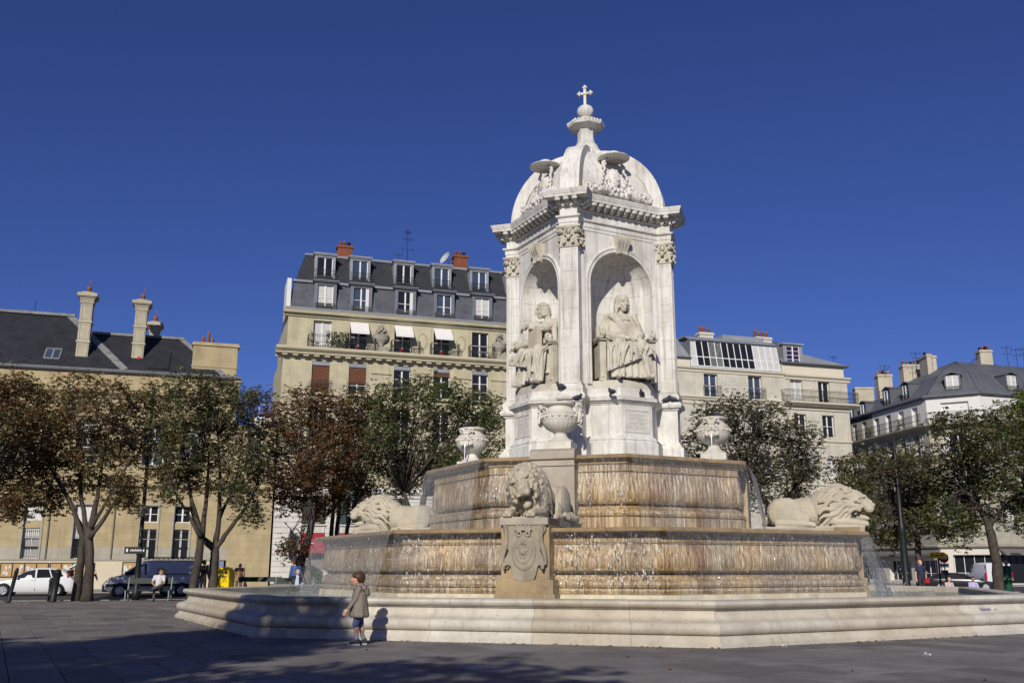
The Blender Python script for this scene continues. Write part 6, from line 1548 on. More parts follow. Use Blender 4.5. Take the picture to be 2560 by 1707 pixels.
mk('low brown green chestnut beside the tall street lamp on the right', 46.0, [[(2298,1475,.17,0),(2297,1400,.15,0),(2293,1340,.12,0),(2270,1280,.08,0)]],
   [(2140,1170,52,42),(2210,1150,60,42),(2280,1160,55,45),(2130,1230,42,42),(2200,1225,70,48),(2285,1235,65,48),(2160,1295,40,40),(2225,1300,60,40),(2290,1300,50,40),(2240,1345,42,24),(2120,1290,30,28)], 5000, OLIVE, 9)
mk('large chestnut with a pale scarred trunk in front of the corner house', 43.5, [[(2497,1485,.25,0),(2492,1410,.21,0),(2476,1330,.19,0),(2465,1295,.16,0),(2420,1230,.08,0)],[(2472,1310,.13,0),(2520,1260,.10,0),(2560,1220,.06,0)]],
   [(2390,1130,50,42),(2460,1105,60,48),(2370,1060,45,28),(2440,1050,40,26),(2330,1210,50,45),(2410,1205,65,50),(2490,1190,60,55),(2560,1180,55,60),(2350,1285,52,40),(2430,1275,52,34),(2540,1290,45,45),(2595,1090,50,70),(2395,1330,42,30),(2590,1270,40,50)], 6000, OLIVE+GREENL[:2], 10)
mk('yellow green treetop at the right edge above the corner house balcony', 52.0, [[(2655,1480,.2,0),(2640,1330,.17,0),(2610,1200,.12,0)]],
   [(2530,1040,42,45),(2575,1005,45,45),(2600,1070,50,60),(2550,1110,45,55),(2515,1100,30,40)], 2400, BRIGHT, 11)
# trees on the near side of the square, behind the viewer: their shade falls across the paving
def wtree(lab, x, y, h, blobs, n, pal, seed):
    tr = [[(x,y,0,.24),(x+.1,y,1.8,.2),(x+.05,y+.1,3.4,.17),(x,y,4.6,.1)]]
    return tree(lab, (x,y,0), tr, [((x+a,y+b,c),(r,r,r*.8)) for a,b,c,r in blobs], n, pal, seed, group='chestnut trees on the near side of the square', leaf_len=.26)
wtree('dense chestnut standing behind the viewer on the left',-14.6,-4.6,12,[(0,0,10.3,2.2),(-2.2,.5,8.8,2.0),(2.0,-.3,9.2,2.0),(0,0,7.2,2.6),(-1.8,-1,5.6,1.8),(2.0,1,5.8,1.8),(-3.6,0,7.2,1.8)],7000,OLIVE,12)
wtree('dense tall chestnut standing behind the viewer',-9.2,-1.5,13,[(0,0,11.0,1.9),(-1.5,.3,9.9,1.7),(1.2,-.2,9.8,1.3),(-.3,0,8.2,2.2),(-1.8,-.5,6.4,2.0),(1.0,.4,6.6,1.7),(0,0,5.0,1.8),(-1.2,.6,10.9,1.5)],8200,OLIVE,13)
wtree('chestnut standing just behind the viewer',-4.6,-5.6,11,[(0,0,9.0,1.9),(-1.4,.5,8.2,1.7),(1.3,-.3,8.0,1.4),(0,0,6.6,2.2),(-1.2,-.6,5.2,1.7),(1.4,.6,5.4,1.5)],4200,OLIVE,16)
wtree('chestnut standing off to the left of the viewer',-22.5,11.0,10,[(0,0,8.4,1.8),(-1.6,.5,7.2,1.8),(1.6,-.3,7.2,1.6),(0,0,6.0,1.9)],2600,OLIVE,14)
wtree('chestnut far left of the viewer',-28.5,15.0,10,[(0,0,8.4,1.8),(-1.6,.5,7.2,1.8),(1.6,-.3,7.2,1.6),(0,0,6.0,1.9)],2600,OLIVE,15)
# ================================================================ PEOPLE
SK = M_('tanned skin', (.46,.25,.16), .55, .06, 8); SKP = M_('fair skin', (.58,.36,.27), .55, .06, 8)
HB = M_('dark brown hair', (.020,.013,.009), .5, .3, 20); HG = M_('grey hair', (.36,.34,.31), .6, .2, 20); HBR = M_('chestnut brown hair', (.07,.035,.018), .5, .3, 20)
def cloth(n, c, v=.12): return M_(n, c, .85, v, 9, .2, 40)
STAND = dict(pel=(0,0,.93), che=(0,0,1.28), nec=(0,-.005,1.46), hed=(0,-.025,1.61), sh=.185, hip=.09,
             el=((-.25,.02,1.13),(.25,.02,1.13)), wr=((-.26,-.06,.88),(.26,-.06,.88)), kn=((-.10,-.02,.49),(.10,-.02,.49)), an=((-.11,.03,.085),(.11,.03,.085)), toe=(-1,-1))
SIT = dict(pel=(0,0,.52), che=(0,.03,.88), nec=(0,.02,1.06), hed=(0,0,1.21), sh=.185, hip=.09,
           el=((-.25,.0,.74),(.25,.0,.74)), wr=((-.14,-.22,.62),(.14,-.22,.62)), kn=((-.12,-.42,.52),(.12,-.42,.52)), an=((-.12,-.42,.085),(.12,-.42,.085)), toe=(-1,-1))
def person(label, loc, rot, P, top, bottom, hair=HB, skin=SK, shoes=None, sleeves='long', skirt=None, sc=1.0, yaw=0, pitch=0, hairstyle='short', vox=.017, coat=None, extra=None, slim=1.0, shorts=False, hs=1.0, waist=None):
    t = thing('person', label, 'person', loc, rot); p = {**STAND, **P}
    V_ = lambda q: Vector(q)
    pel, che, nec, hed = map(V_, (p['pel'],p['che'],p['nec'],p['hed'])); s_ = p['sh']; g = slim
    sh = [che.lerp(nec,.72)+V_((sx*s_,0,0)) for sx in (-1,1)]; hip = [pel+V_((sx*p['hip'],0,-.02)) for sx in (-1,1)]
    b = MB(); L = head(b, tuple(hed), yaw, pitch, 0, hs); b.cap(tuple(nec-V_((0,0,.04))), tuple(hed-V_((0,-.02,.05))), .052*g,.05*g,8); b.cap(tuple(pel),tuple(che),.08,.08)
    for i in (0,1):
        el, wr, kn, an = V_(p['el'][i]), V_(p['wr'][i]), V_(p['kn'][i]), V_(p['an'][i]); sd = -1 if i == 0 else 1
        b.cap(tuple(che.lerp(nec,.6)),tuple(sh[i]),.05,.05,8); b.cap(tuple(sh[i]),tuple(el),.046*g,.038*g,8); b.cap(tuple(el),tuple(wr),.038*g,.026*g,8); hand(b, tuple(wr), wr-el+V_((0,-.02,0)), (-sd,.2,0), 1.0*hs, .4, 1 if i else -1)
        b.cap(tuple(hip[i]),tuple(kn),.075*g,.052*g,8); b.cap(tuple(kn),tuple(an),.052*g,.036*g,8); b.ball(tuple(kn.lerp(an,.3)+V_((0,.02,0))),(.05*g,.055*g,.09),8,6)
        d = V_((0,-1,0)) if p['toe'][i] == -1 else V_(p['toe'][i]); b.cap(tuple(an-V_((0,0,.04))),tuple(an+d*.10-V_((0,0,.055))),.033,.028,7)
    sculpt('body', b, skin, vox*.75, 1, .4, t)
    m = MB(); r = 1.06*g
    m.ball(tuple(pel+V_((0,0,.04))),(.155*r,.115*r,.11),12,8); m.cap(tuple(pel+V_((0,0,.06))),tuple(che),.135*r,.145*r,10); m.ball(tuple(che+V_((0,0,.04))),(.18*r,.12*r,.15),12,8); m.cap(tuple(sh[0]),tuple(sh[1]),.068*r,.068*r,8); m.cap(tuple(che.lerp(nec,.7)),tuple(nec-V_((0,0,.01))),.09,.062,8)
    for i in (0,1):
        el, wr = V_(p['el'][i]), V_(p['wr'][i]); m.cap(tuple(sh[i]),tuple(sh[i].lerp(el,1.0 if sleeves == 'long' else .62)),.068*g,.056*g,8)
        if sleeves == 'long': m.cap(tuple(el),tuple(el.lerp(wr,.92)),.056*g,.042*g,8)
    if coat:
        for q in range(18):
            a = 2*math.pi*q/18; o = V_((math.cos(a)*.125,math.sin(a)*.09,0)); m.cap(tuple(che+o*.9),tuple(V_((pel.x,pel.y,coat))+o*(1.55+.08*math.sin(q*2.3))),.06,.045,7)
    sculpt('jacket' if coat else 'shirt', m, top, vox, 2, .5, t)
    m = MB(); m.ball(tuple(pel),(.15*r,.115*r,.12),12,8)
    for i in (0,1):
        kn, an = V_(p['kn'][i]), V_(p['an'][i]); m.cap(tuple(hip[i]),tuple(kn),.092*g,.068*g,8)
        if shorts: m.cap(tuple(hip[i].lerp(kn,.4)),tuple(hip[i].lerp(kn,.95)),.09*g,.082*g,8)
        else: m.cap(tuple(kn),tuple(an.lerp(kn,.06)),.068*g,.055*g,8)
    if skirt: 
        for q in range(10): a = 2*math.pi*q/10; o = V_((math.cos(a)*.12,math.sin(a)*.1,0)); m.cap(tuple(pel+o),tuple(V_((pel.x,pel.y,skirt))+o*1.5),.06,.05,7)
    sculpt('skirt' if skirt else ('shorts' if shorts else 'trousers'), m, bottom, vox, 2, .5, t)
    for i in (0,1):
        m = MB(); an = V_(p['an'][i]); d = V_((0,-1,0)) if p['toe'][i] == -1 else V_(p['toe'][i]); m.cap(tuple(an-d*.03-V_((0,0,.035))),tuple(an+d*.12-V_((0,0,.05))),.045,.038,8); m.cap(tuple(an-d*.02),tuple(an-V_((0,0,.03))),.045,.045,8)
        sculpt('shoe', m, shoes or cloth('black shoes',(.02,.02,.022)), vox*.8, 1, .4, t)
    m = MB()
    def hb_(q, rr_, n=10): m.ball(tuple(L @ V_(q)), tuple(x*hs for x in rr_), n, 8)
    if hairstyle == 'short': hb_((0,.03,.055),(.085,.092,.078),12); hb_((0,.06,.0),(.08,.068,.08)); hb_((0,-.045,.095),(.07,.05,.035))
    elif hairstyle == 'bowl':
        hb_((0,.03,.05),(.098,.105,.088),14); hb_((0,.06,-.01),(.094,.08,.09),12); hb_((0,-.055,.065),(.084,.05,.042))
        for q in range(18): a = R(-70+320*q/17); m.tube([tuple(L @ V_((.075*math.cos(a),.02+.085*math.sin(a),.09))),tuple(L @ V_((.10*math.cos(a),.02+.108*math.sin(a),.03))),tuple(L @ V_((.092*math.cos(a),.02+.10*math.sin(a),-.035 if math.sin(a) > -.4 else .02)))],[.02,.022,.012],6)
    elif hairstyle == 'long':
        hb_((0,.03,.05),(.09,.1,.085),12); hb_((0,.07,-.05),(.095,.07,.13)); hb_((0,.08,-.16),(.10,.06,.12))
        for sx in (-1,1): hb_((sx*.075,.02,-.05),(.03,.05,.1))
    elif hairstyle == 'bald': hb_((0,.06,-.02),(.078,.062,.045))
    if m.v: sculpt('hair', m, hair, .010 if vox < .015 else .013, 1, .4, t)
    if extra: extra(t, p, L)
    return t
def glasses(t, p, L):
    m = MB()
    for sx in (-1,1): m.ball(tuple(L @ Vector((sx*.036,-.094,.008))),(.028,.012,.02),8,6); m.tube([tuple(L @ Vector((sx*.06,-.085,.012))),tuple(L @ Vector((sx*.085,.0,.01)))],.005,4)
    m.build('sunglasses', IRON, t)
SITLOW = dict(SIT, pel=(0,0,.18), che=(0,-.02,.54), nec=(0,-.05,.72), hed=(0,-.07,.87), el=((-.24,-.1,.42),(.24,-.1,.42)), wr=((-.12,-.3,.42),(.12,-.3,.42)), kn=((-.12,-.40,.44),(.12,-.40,.44)), an=((-.12,-.55,.085),(.12,-.55,.085)))
# ---- the boy in front of the basin
def boy_extra(t, p, L):
    m = MB(); m.cap((-.09,.09,1.0),(.09,.09,1.0),.05,.05); m.cap((-.06,.13,.96),(.06,.13,.96),.05,.05); m.ball((0,.15,.91),(.095,.05,.06),10,7)
    for sx in (-1,1): m.cap((sx*.05,-.055,1.055),(sx*.085,.04,1.06),.028,.032)
    sculpt('hood', m, BOYC, .011, 1, .4, t)
    for i in (0,1):
        m = MB(); an = Vector(p['an'][i]); m.box(an.x-.042,an.x+.042,an.y-.165,an.y+.06,.0,.022); m.ball((an.x,an.y-.14,.035),(.042,.04,.025),8,5)
        m.build('shoe_sole', M_('white rubber sole',(.6,.6,.58),.7,.05), t)
    for i in (0,1):
        m = MB(); an = Vector(p['an'][i]); kn = Vector(p['kn'][i]); q = an.lerp(kn,.16); m.cap(tuple(q),tuple(an.lerp(kn,.34)),.046,.044,9)
        sculpt('sock', m, cloth('grey socks',(.32,.32,.33)), .01, 1, .4, t)
    m = MB()
    for i in range(9):
        a = R(-150+300*i/8); m.cap((.10*math.sin(a),.02-.08*math.cos(a),.82),(.185*math.sin(a)+.02*(i%3-1),.01-.135*math.cos(a),.52+.04*(i%2)),.012,.018,6)
    sculpt('coat_folds', m, BOYC, .011, 1, .4, t)
    m = MB(); m.cap((-.03,-.105,.98),(.0,-.155,.56),.012,.012,6); m.build('coat_zip', M_('dark placket',(.05,.05,.045),.8,0), t)
BOYC = cloth('taupe raincoat', (.20,.172,.135), .1); DENIM = cloth('blue denim shorts', (.055,.085,.19), .25)
BOY = dict(pel=(0,.01,.62), che=(0,.0,.88), nec=(0,-.01,1.03), hed=(0,-.045,1.165), sh=.125, hip=.065, el=((-.175,.02,.81),(.175,-.06,.81)), wr=((-.20,-.03,.63),(.185,-.19,.625)),
           kn=((-.075,.03,.335),(.06,-.05,.345)), an=((-.07,.10,.075),(.065,-.02,.075)))
person('small boy in a taupe hooded coat and denim shorts walking left beside the basin', (-2.80,18.12,0), R(-84), BOY, BOYC, DENIM, HBR, M_('child skin',(.50,.275,.18),.5,.05,8), cloth('charcoal canvas sneakers',(.05,.05,.055)), yaw=R(4), hairstyle='bowl', vox=.0105, coat=.52, extra=boy_extra, slim=.80, shorts=True, hs=1.0)
# ---- benches
def bench(label, loc, rot, w=2.0, double=False):
    t = thing('park_bench', label, 'bench', loc, rot, 'green slatted benches'); WOODG = M_('dark green painted wood',(.016,.026,.02),.6,.15,5); LEGM = M_('pale green cast iron',(.22,.28,.25),.6,.15,6)
    for y in (-.38,-.25,-.12): mb = MB(); mb.box(-w/2,w/2,y,y+.10,.44,.475); mb.build('seat_slat',WOODG,t)
    mb = MB(); mb.loft([[(x,.02,.72),(x,.05,.72),(x,.10,.95),(x,.07,.95)] for x in (-w/2,w/2)]); mb.build('backrest',WOODG,t)
    for sx in (-1,1):
        mb = MB(); x = sx*(w/2-.08); mb.tube([(x,.16,.0),(x,.05,.25),(x,.0,.45),(x,.04,.72),(x,.10,1.0)],[.035,.03,.03,.028,.025],6); mb.tube([(x,-.36,.0),(x,-.30,.22),(x,-.36,.43),(x,0,.43)],[.035,.03,.028,.025],6); mb.build('leg',LEGM,t)
    return t
bl = onb = Vector((-15.42,41.9,0))
bench('green bench by the left street lamp with a man in a pale T-shirt on it', (-15.45,42.0,0), R(4), 1.95)
M1 = dict(SIT, hed=(.06,-.02,1.20), el=((-.27,-.06,.76),(.23,-.1,.74)), wr=((-.12,-.30,.64),(.10,-.34,.64)), kn=((-.10,-.44,.54),(.16,-.46,.66)), an=((-.08,-.44,.085),(-.14,-.60,.50)), toe=(-1,(-.6,-.7,-.2)))
person('seated man in a pale T-shirt and sunglasses, legs crossed, on the bench', (-15.02,41.86,0), R(10), M1, cloth('pale grey T-shirt',(.56,.56,.56)), cloth('grey trousers',(.075,.072,.075)), HB, SK, sleeves='short', yaw=R(42), extra=glasses)
bench('green bench behind the basin near the yellow letter box', (-12.2,47.5,0), R(0), 2.1)
bench('green bench holding the man who stretches out his arm', (-9.2,41.6,0), R(8), 1.7)
M2 = dict(SIT, hed=(.02,-.05,1.20), che=(-.0,.06,.88), el=((-.48,.08,.86),(.26,-.02,.74)), wr=((-.72,.10,.90),(.16,-.25,.62)))
def jacket_over(t, p, L):
    m = MB()
    for sx in (-1,1): m.cap((sx*.13,-.02,1.0),(sx*.15,-.03,.6),.085,.09,8)
    m.cap((-.2,.02,1.0),(-.48,.08,.87),.075,.065,8); m.cap((-.48,.08,.87),(-.70,.10,.90),.065,.05,8); m.cap((.2,.02,1.0),(.26,-.02,.76),.075,.065,8); m.cap((-.15,.1,.95),(.15,.1,.95),.09,.09,8)
    sculpt('jacket', m, cloth('navy jacket',(.02,.02,.028)), .016, 1, .4, t)
person('man in a dark jacket over a pale blue shirt resting his arm along a bench', (-9.05,41.5,0), R(-5), M2, cloth('pale blue shirt',(.42,.50,.60)), cloth('dark jeans',(.03,.035,.05)), HG, SKP, yaw=R(25), hairstyle='bald', extra=jacket_over)
# ---- other people round the square
OLD = dict(che=(0,-.06,1.20), nec=(0,-.12,1.36), hed=(0,-.18,1.47), el=((-.24,0,1.08),(.24,0,1.08)), wr=((-.24,-.08,.86),(.24,-.08,.86)))
def bag(t, p, L):
    m = MB(); m.cap((-.30,-.10,.62),(-.32,-.10,.46),.07,.10,8); m.tube([(-.27,-.09,.82),(-.29,-.1,.7)],.012,5); m.build('shopping_bag', cloth('dark bag',(.03,.03,.03)), t)
person('stooped white haired man in a brown coat seen from behind, carrying a dark bag', (-13.95,50.2,0), R(188), OLD, cloth('brown coat',(.30,.18,.10)), cloth('brown trousers',(.22,.14,.08)), HG, SKP, coat=.72, extra=bag)
person('woman in a white blouse and dark jeans standing by the open white car', tuple(px(227,1479,56.0)*Vector((1,1,0)) if False else (-21.25,56.3,-.02)), R(-70), dict(el=((-.25,.0,1.12),(.27,-.10,1.10)), wr=((-.22,-.2,.95),(.20,-.30,1.12))), cloth('white blouse',(.66,.66,.67)), cloth('dark blue jeans',(.03,.04,.055)), HB, SKP, yaw=R(-10), hairstyle='long', slim=.92)
person('person in dark clothes bending into the open boot of the white car', (-23.55,54.3,-.10), R(70), dict(che=(0,-.30,1.12), nec=(0,-.46,1.20), hed=(0,-.58,1.22), el=((-.24,-.5,.98),(.24,-.5,.98)), wr=((-.2,-.62,.82),(.2,-.62,.82))), cloth('black top',(.018,.018,.02)), cloth('black trousers',(.02,.02,.022)), HB, SKP, pitch=R(-35))
person('person in black seen against the yellow letter box', (-14.55,46.3,0), R(160), dict(), cloth('black top',(.018,.018,.02)), cloth('black trousers',(.02,.02,.022)), HB, SK)
def rucksack(t, p, L):
    m = MB(); m.ball((0,.21,1.02 if p['pel'][2] > .8 else .74),(.17,.11,.22),14,10); m.ball((0,.30,.95 if p['pel'][2] > .8 else .68),(.12,.06,.10),12,8); m.tube([(-.05,.2,1.25 if p['pel'][2] > .8 else .98),(0,.22,1.29 if p['pel'][2] > .8 else 1.02),(.05,.2,1.25 if p['pel'][2] > .8 else .98)],.012,5)
    sculpt('rucksack', m, cloth('olive rucksack',(.13,.105,.045)), .014, 1, .4, t)
person('brown haired woman with an olive rucksack seen from behind near falling water', (-9.05,43.6,0), R(185), dict(STAND), cloth('navy top',(.022,.022,.035)), cloth('dark leggings',(.03,.03,.035)), HBR, SKP, yaw=R(10), hairstyle='long', extra=rucksack, slim=.95)
person('person in a blue jacket turned away beside the woman with the rucksack', (-9.75,44.2,0), R(215), dict(STAND, hed=(.08,-.05,1.60)), cloth('mid blue jacket',(.06,.10,.24)), cloth('olive trousers',(.14,.13,.085)), HBR, SKP, coat=.78)
person('bald man in a navy polo shirt standing beyond the basin', (18.45,44.3,0), R(12), dict(STAND, el=((-.26,.0,1.13),(.27,-.02,1.15)), wr=((-.27,-.03,.88),(.16,-.24,1.14))), cloth('navy polo shirt',(.025,.03,.06)), cloth('dark shorts',(.03,.03,.035)), HG, SKP, sleeves='short', hairstyle='bald', pitch=R(-6))
person('elderly man in a black jacket left of the tall street lamp', (18.55,51.5,0), R(-40), dict(STAND), cloth('black jacket',(.018,.018,.02)), cloth('grey trousers',(.075,.072,.075)), HG, SKP, hairstyle='bald')
person('seated woman in a lilac top and sunglasses beyond the basin rim', (21.15,45.2,0), R(15), dict(SITLOW), cloth('lilac top',(.44,.40,.62)), cloth('pale trousers',(.4,.38,.4)), HB, SK, yaw=R(-30), extra=glasses)
person('young woman with dark hair in pale pink sitting low beyond the basin', (19.95,45.0,0), R(25), dict(SITLOW), cloth('pale pink top',(.52,.42,.42)), cloth('grey skirt',(.2,.2,.2)), HB, SKP, hairstyle='long', yaw=R(-20))
person('man in a white and blue striped shirt cut off by the right edge', (23.6,42.6,0), R(-30), dict(STAND), cloth('pale blue striped shirt',(.50,.55,.68)), cloth('white trousers',(.6,.6,.6)), HB, SKP)
person('grey haired woman in a long dark green coat near the right edge', (24.2,48.0,0), R(20), dict(STAND), cloth('dark green coat',(.012,.07,.045)), cloth('dark green coat',(.012,.07,.045)), HG, SKP, coat=.3)
# ================================================================ VEHICLES
TYRE = M_('tyre rubber',(.02,.02,.021),.85,.1); RIM = M_('silver wheel trim',(.50,.51,.53),.35,.05,metal=.6); LAMP = M_('clear headlamp',(.55,.58,.62),.1,0,spec=.9); REDL = M_('red tail lamp',(.45,.012,.015),.25,0); BLKP = M_('black plastic trim',(.02,.02,.021),.6,.05); PLATE = M_('white number plate',(.6,.6,.58),.5,0)
def paint(n, c, r=.22): 
    m = M_(n, c, r, .03, 3); return m
def car(name, label, loc, rot, st, zb, col, wheels, wr, win, cat='car', rack=None, group=None):
    """st: stations (x, belt z, roof z, half width); loft of rounded sections; local x runs from nose to tail, y across"""
    t = thing(name, label, cat, loc, rot, group); mb = MB(); rings = []
    for x, zbelt, zr, hw, cab in st:
        hr = hw*(.80 if cab else .93); zl = zb + (.06 if 0 < x < st[-1][0] else .12); half = [(hw*.90,zl),(hw*.97,zl+.12),(hw,zl+.30),(hw*.985,zbelt-.06),(hw*.96,zbelt),(hr+.05,zr-.14 if cab else zbelt+.01),(hr,zr-.06 if cab else zr-.01),(hr*.82,zr),(hr*.4,zr+.015)]
        rings.append([(x,-y,z) for y,z in half]+[(x,y,z) for y,z in reversed(half)])
    mb.loft(rings,smooth=True); b = mb.build('body',col,t); shade(b,38)
    def hwat(x,z):
        for i in range(len(st)-1):
            if st[i][0] <= x <= st[i+1][0]:
                f = (x-st[i][0])/(st[i+1][0]-st[i][0]); hw = st[i][3]+(st[i+1][3]-st[i][3])*f; zbt = st[i][1]+(st[i+1][1]-st[i][1])*f; zr = st[i][2]+(st[i+1][2]-st[i][2])*f
                if z <= zbt: return hw*.965
                q = min(1,(z-zbt)/max(.05,zr-.14-zbt)); return hw*.96+(hw*.80+.05-hw*.96)*q
        return st[0][3]
    for sy in (-1,1):
        for poly in win:
            w = MB(); w.add([(x,sy*(hwat(x,z)+.008),z) for x,z in poly],[tuple(range(len(poly)))]); w.build('side_window',GLASS,t,recalc=False)
        for x in wheels:
            M0 = Matrix.Translation((x,sy*(st[len(st)//2][3]-.10),wr)) @ Matrix.Rotation(R(90)*-sy,4,'X')
            a = MB(); a.lathe([(wr+.07,.07),(wr+.07,.106),(.0,.106)],24,M=M0); a.build('wheel_arch',BLKP,t)
            wl = MB(); wl.lathe([(wr*.62,-.09),(wr*.93,-.09),(wr,-.05),(wr,.10),(wr*.93,.14),(wr*.62,.14)],28,M=M0); wo = wl.build('wheel',TYRE,t)
            rm = MB(); rm.lathe([(.0,.112),(wr*.64,.112),(wr*.67,.145),(wr*.58,.150),(wr*.54,.122)],24,M=M0); 
            for q in range(8): rm.box(-.035,.035,.05,wr*.6,.112,.142,M0 @ Matrix.Rotation(2*math.pi*q/8,4,'Z'))
            rm.lathe([(.0,.112),(.075,.112),(.065,.15),(.0,.155)],12,M=M0); rm.build('wheel_trim',RIM,wo)
    return t, hwat
STREET = FD
CARW = paint('white car paint',(.72,.72,.72))
hst = [(0,.52,.55,.66,0),(.10,.62,.66,.78,0),(.35,.72,.76,.86,0),(1.15,.86,.90,.90,0),(1.30,.90,.97,.90,1),(1.95,.93,1.36,.91,1),(2.35,.94,1.46,.91,1),(2.9,.95,1.47,.91,1),(3.45,.97,1.41,.90,1),(3.75,1.0,1.30,.89,1),(4.02,.97,1.04,.87,0),(4.24,.80,.84,.84,0),(4.34,.58,.62,.78,0)]
wc, hw_ = car('hatchback_car','white hatchback with its tailgate raised, parked by the notice boards',(-28.15,53.0,-.10),STREET,hst,.17,CARW,(.85,3.45),.31,[[(1.30,.94),(1.92,1.30),(2.30,1.39),(2.32,.95)],[(2.40,.95),(2.40,1.40),(2.95,1.40),(3.12,.97)],[(3.18,.98),(3.02,1.40),(3.45,1.35),(3.72,1.06),(3.6,1.0)]])
mb = MB(); mb.quad((1.33,-.70,.99),(1.33,.70,.99),(2.02,.62,1.40),(2.02,-.62,1.40)); mb.build('windscreen',GLASS,wc)
mb = MB(); mb.loft([[(3.80,y,1.44),(3.86,y,1.40),(4.72,y,1.86),(4.80,y,1.80),(4.78,y,1.90),(4.60,y,1.92)] for y in (-.62,.62)]); g_ = mb.build('tailgate',CARW,wc)
mb = MB(); mb.loft([[(3.95,y,1.435),(4.0,y,1.40),(4.55,y,1.70),(4.52,y,1.745)] for y in (-.63,.63)]); mb.build('rear_window',GLASS,g_)
mb = MB(); mb.tube([(4.0,-.58,1.0),(4.45,-.60,1.68)],.018,5); mb.tube([(4.0,.58,1.0),(4.45,.60,1.68)],.018,5); mb.build('gas_strut',BLKP,g_)
mb = MB(); mb.box(3.86,4.05,-.62,.62,.62,1.36); mb.box(4.04,4.22,-.55,.55,.6,.86); mb.build('boot_shade_block',DARKIN,wc)  # solid dark blocks stand for the shade inside the boot
for sy in (-1,1):
    mb = MB(); mb.loft([[(.08,sy*.50,.60),(.30,sy*.83,.66),(.52,sy*.88,.74),(.30,sy*.72,.76)],[(.05,sy*.5,.58),(.28,sy*.855,.62),(.52,sy*.895,.72),(.30,sy*.72,.79)]]); mb.build('headlight',LAMP,wc)
    mb = MB(); mb.box(3.90,3.98,*sorted((sy*.86,sy*.895)),.98,1.22); mb.build('tail_light',REDL,wc); mb = MB(); mb.ball((1.45,sy*1.0,.98),(.08,.09,.07),8,6); mb.build('wing_mirror',CARW,wc)
    for x in (2.12,3.0): mb = MB(); mb.box(x,x+.17,*sorted((sy*.895,sy*.925)),.84,.87); mb.build('door_handle',CARW,wc)
    for x in (1.28,2.36,3.16): mb = MB(); mb.box(x-.006,x+.006,*sorted((sy*.86,sy*.902)),.30,.94); mb.build('door_gap',BLKP,wc)
VANG = paint('metallic grey van paint',(.62,.60,.575),.45)
vst = [(0,.58,.62,.70,0),(.08,.74,.80,.82,0),(.30,.90,.96,.88,0),(.85,1.04,1.10,.92,0),(1.0,1.06,1.18,.92,1),(1.75,1.08,1.74,.93,1),(2.0,1.10,1.84,.93,1),(2.6,1.10,1.87,.93,1),(4.6,1.10,1.86,.93,1),(4.78,1.08,1.78,.91,1),(4.84,1.0,1.06,.88,0)]
vn, hw_ = car('delivery_van','grey delivery van with a roof rack parked behind the seated man',(-21.75,52.5,-.10),STREET,vst,.20,VANG,(.86,3.95),.32,[[(1.02,1.10),(1.66,1.62),(2.1,1.68),(2.12,1.12)]],cat='van')
mb = MB(); mb.quad((.95,-.72,1.19),(.95,.72,1.19),(1.80,.66,1.77),(1.80,-.66,1.77)); mb.build('windscreen',GLASS,vn)
rk = MB()
for y in (-.7,.7): rk.tube([(1.9,y,1.90),(2.1,y,2.03),(4.6,y,2.03),(4.85,y,1.92)],.02,6); rk.tube([(2.1,y,1.97),(4.7,y,1.97)],.014,5)
for i in range(11): rk.box(2.1+i*.25,2.16+i*.25,-.7,.7,1.93,1.97)
rk.build('roof_rack',BLKP,vn)
for sy in (-1,1):
    mb = MB(); mb.box(.15,4.7,*sorted((sy*.92,sy*.945)),.52,.66); mb.build('rubbing_strip',BLKP,vn); mb = MB(); mb.box(2.6,4.3,*sorted((sy*.905,sy*.935)),1.14,1.18); mb.build('sliding_rail',BLKP,vn)
    mb = MB(); mb.loft([[(.10,sy*.55,.78),(.40,sy*.88,.84),(.62,sy*.915,.98),(.36,sy*.75,.99)],[(.06,sy*.55,.76),(.38,sy*.905,.80),(.62,sy*.925,.96),(.36,sy*.75,1.02)]]); mb.build('headlight',LAMP,vn); mb = MB(); mb.box(1.05,1.2,*sorted((sy*.95,sy*1.12)),1.10,1.30); mb.build('wing_mirror',BLKP,vn)
    mb = MB(); mb.box(2.3,2.5,*sorted((sy*.93,sy*.955)),.98,1.02); mb.build('door_handle',BLKP,vn)
    for x in (1.25,2.2,3.4): mb = MB(); mb.box(x-.006,x+.006,*sorted((sy*.88,sy*.936)),.34,1.08); mb.build('door_gap',BLKP,vn)
mb = MB(); mb.box(-.03,.35,-.80,.80,.24,.56); mb.build('bumper',BLKP,vn)
mb = MB(); mb.box(2.62,2.66,-.941,-.905,1.30,1.52); mb.box(2.70,3.15,-.941,-.905,1.33,1.40); mb.box(2.70,3.02,-.941,-.905,1.44,1.49); mb.build('yellow_lettering',M_('yellow van lettering',(.60,.50,.05),.5,0),vn)
mb = MB(); mb.box(2.9,4.3,-.60,.60,1.3,1.3001)
sc_, hw_ = car('small_car','small silver car half hidden behind the nose of the grey van',(-22.85,54.9,-.10),STREET,[(a,b,c,d,e) for a,b,c,d,e in hst],.17,paint('silver car paint',(.45,.47,.52)),(.82,3.4),.30,[[(1.30,.94),(1.92,1.30),(2.30,1.39),(2.32,.95)],[(2.40,.95),(2.40,1.40),(2.95,1.40),(3.12,.97)]])
for sy in (-1,1): mb = MB(); mb.loft([[(.08,sy*.50,.60),(.30,sy*.83,.66),(.52,sy*.88,.74),(.30,sy*.72,.76)],[(.05,sy*.5,.58),(.28,sy*.855,.62),(.52,sy*.895,.72),(.30,sy*.72,.79)]]); mb.build('headlight',LAMP,sc_)
mb = MB(); mb.quad((1.33,-.70,.99),(1.33,.70,.99),(2.02,.62,1.40),(2.02,-.62,1.40)); mb.build('windscreen',GLASS,sc_)
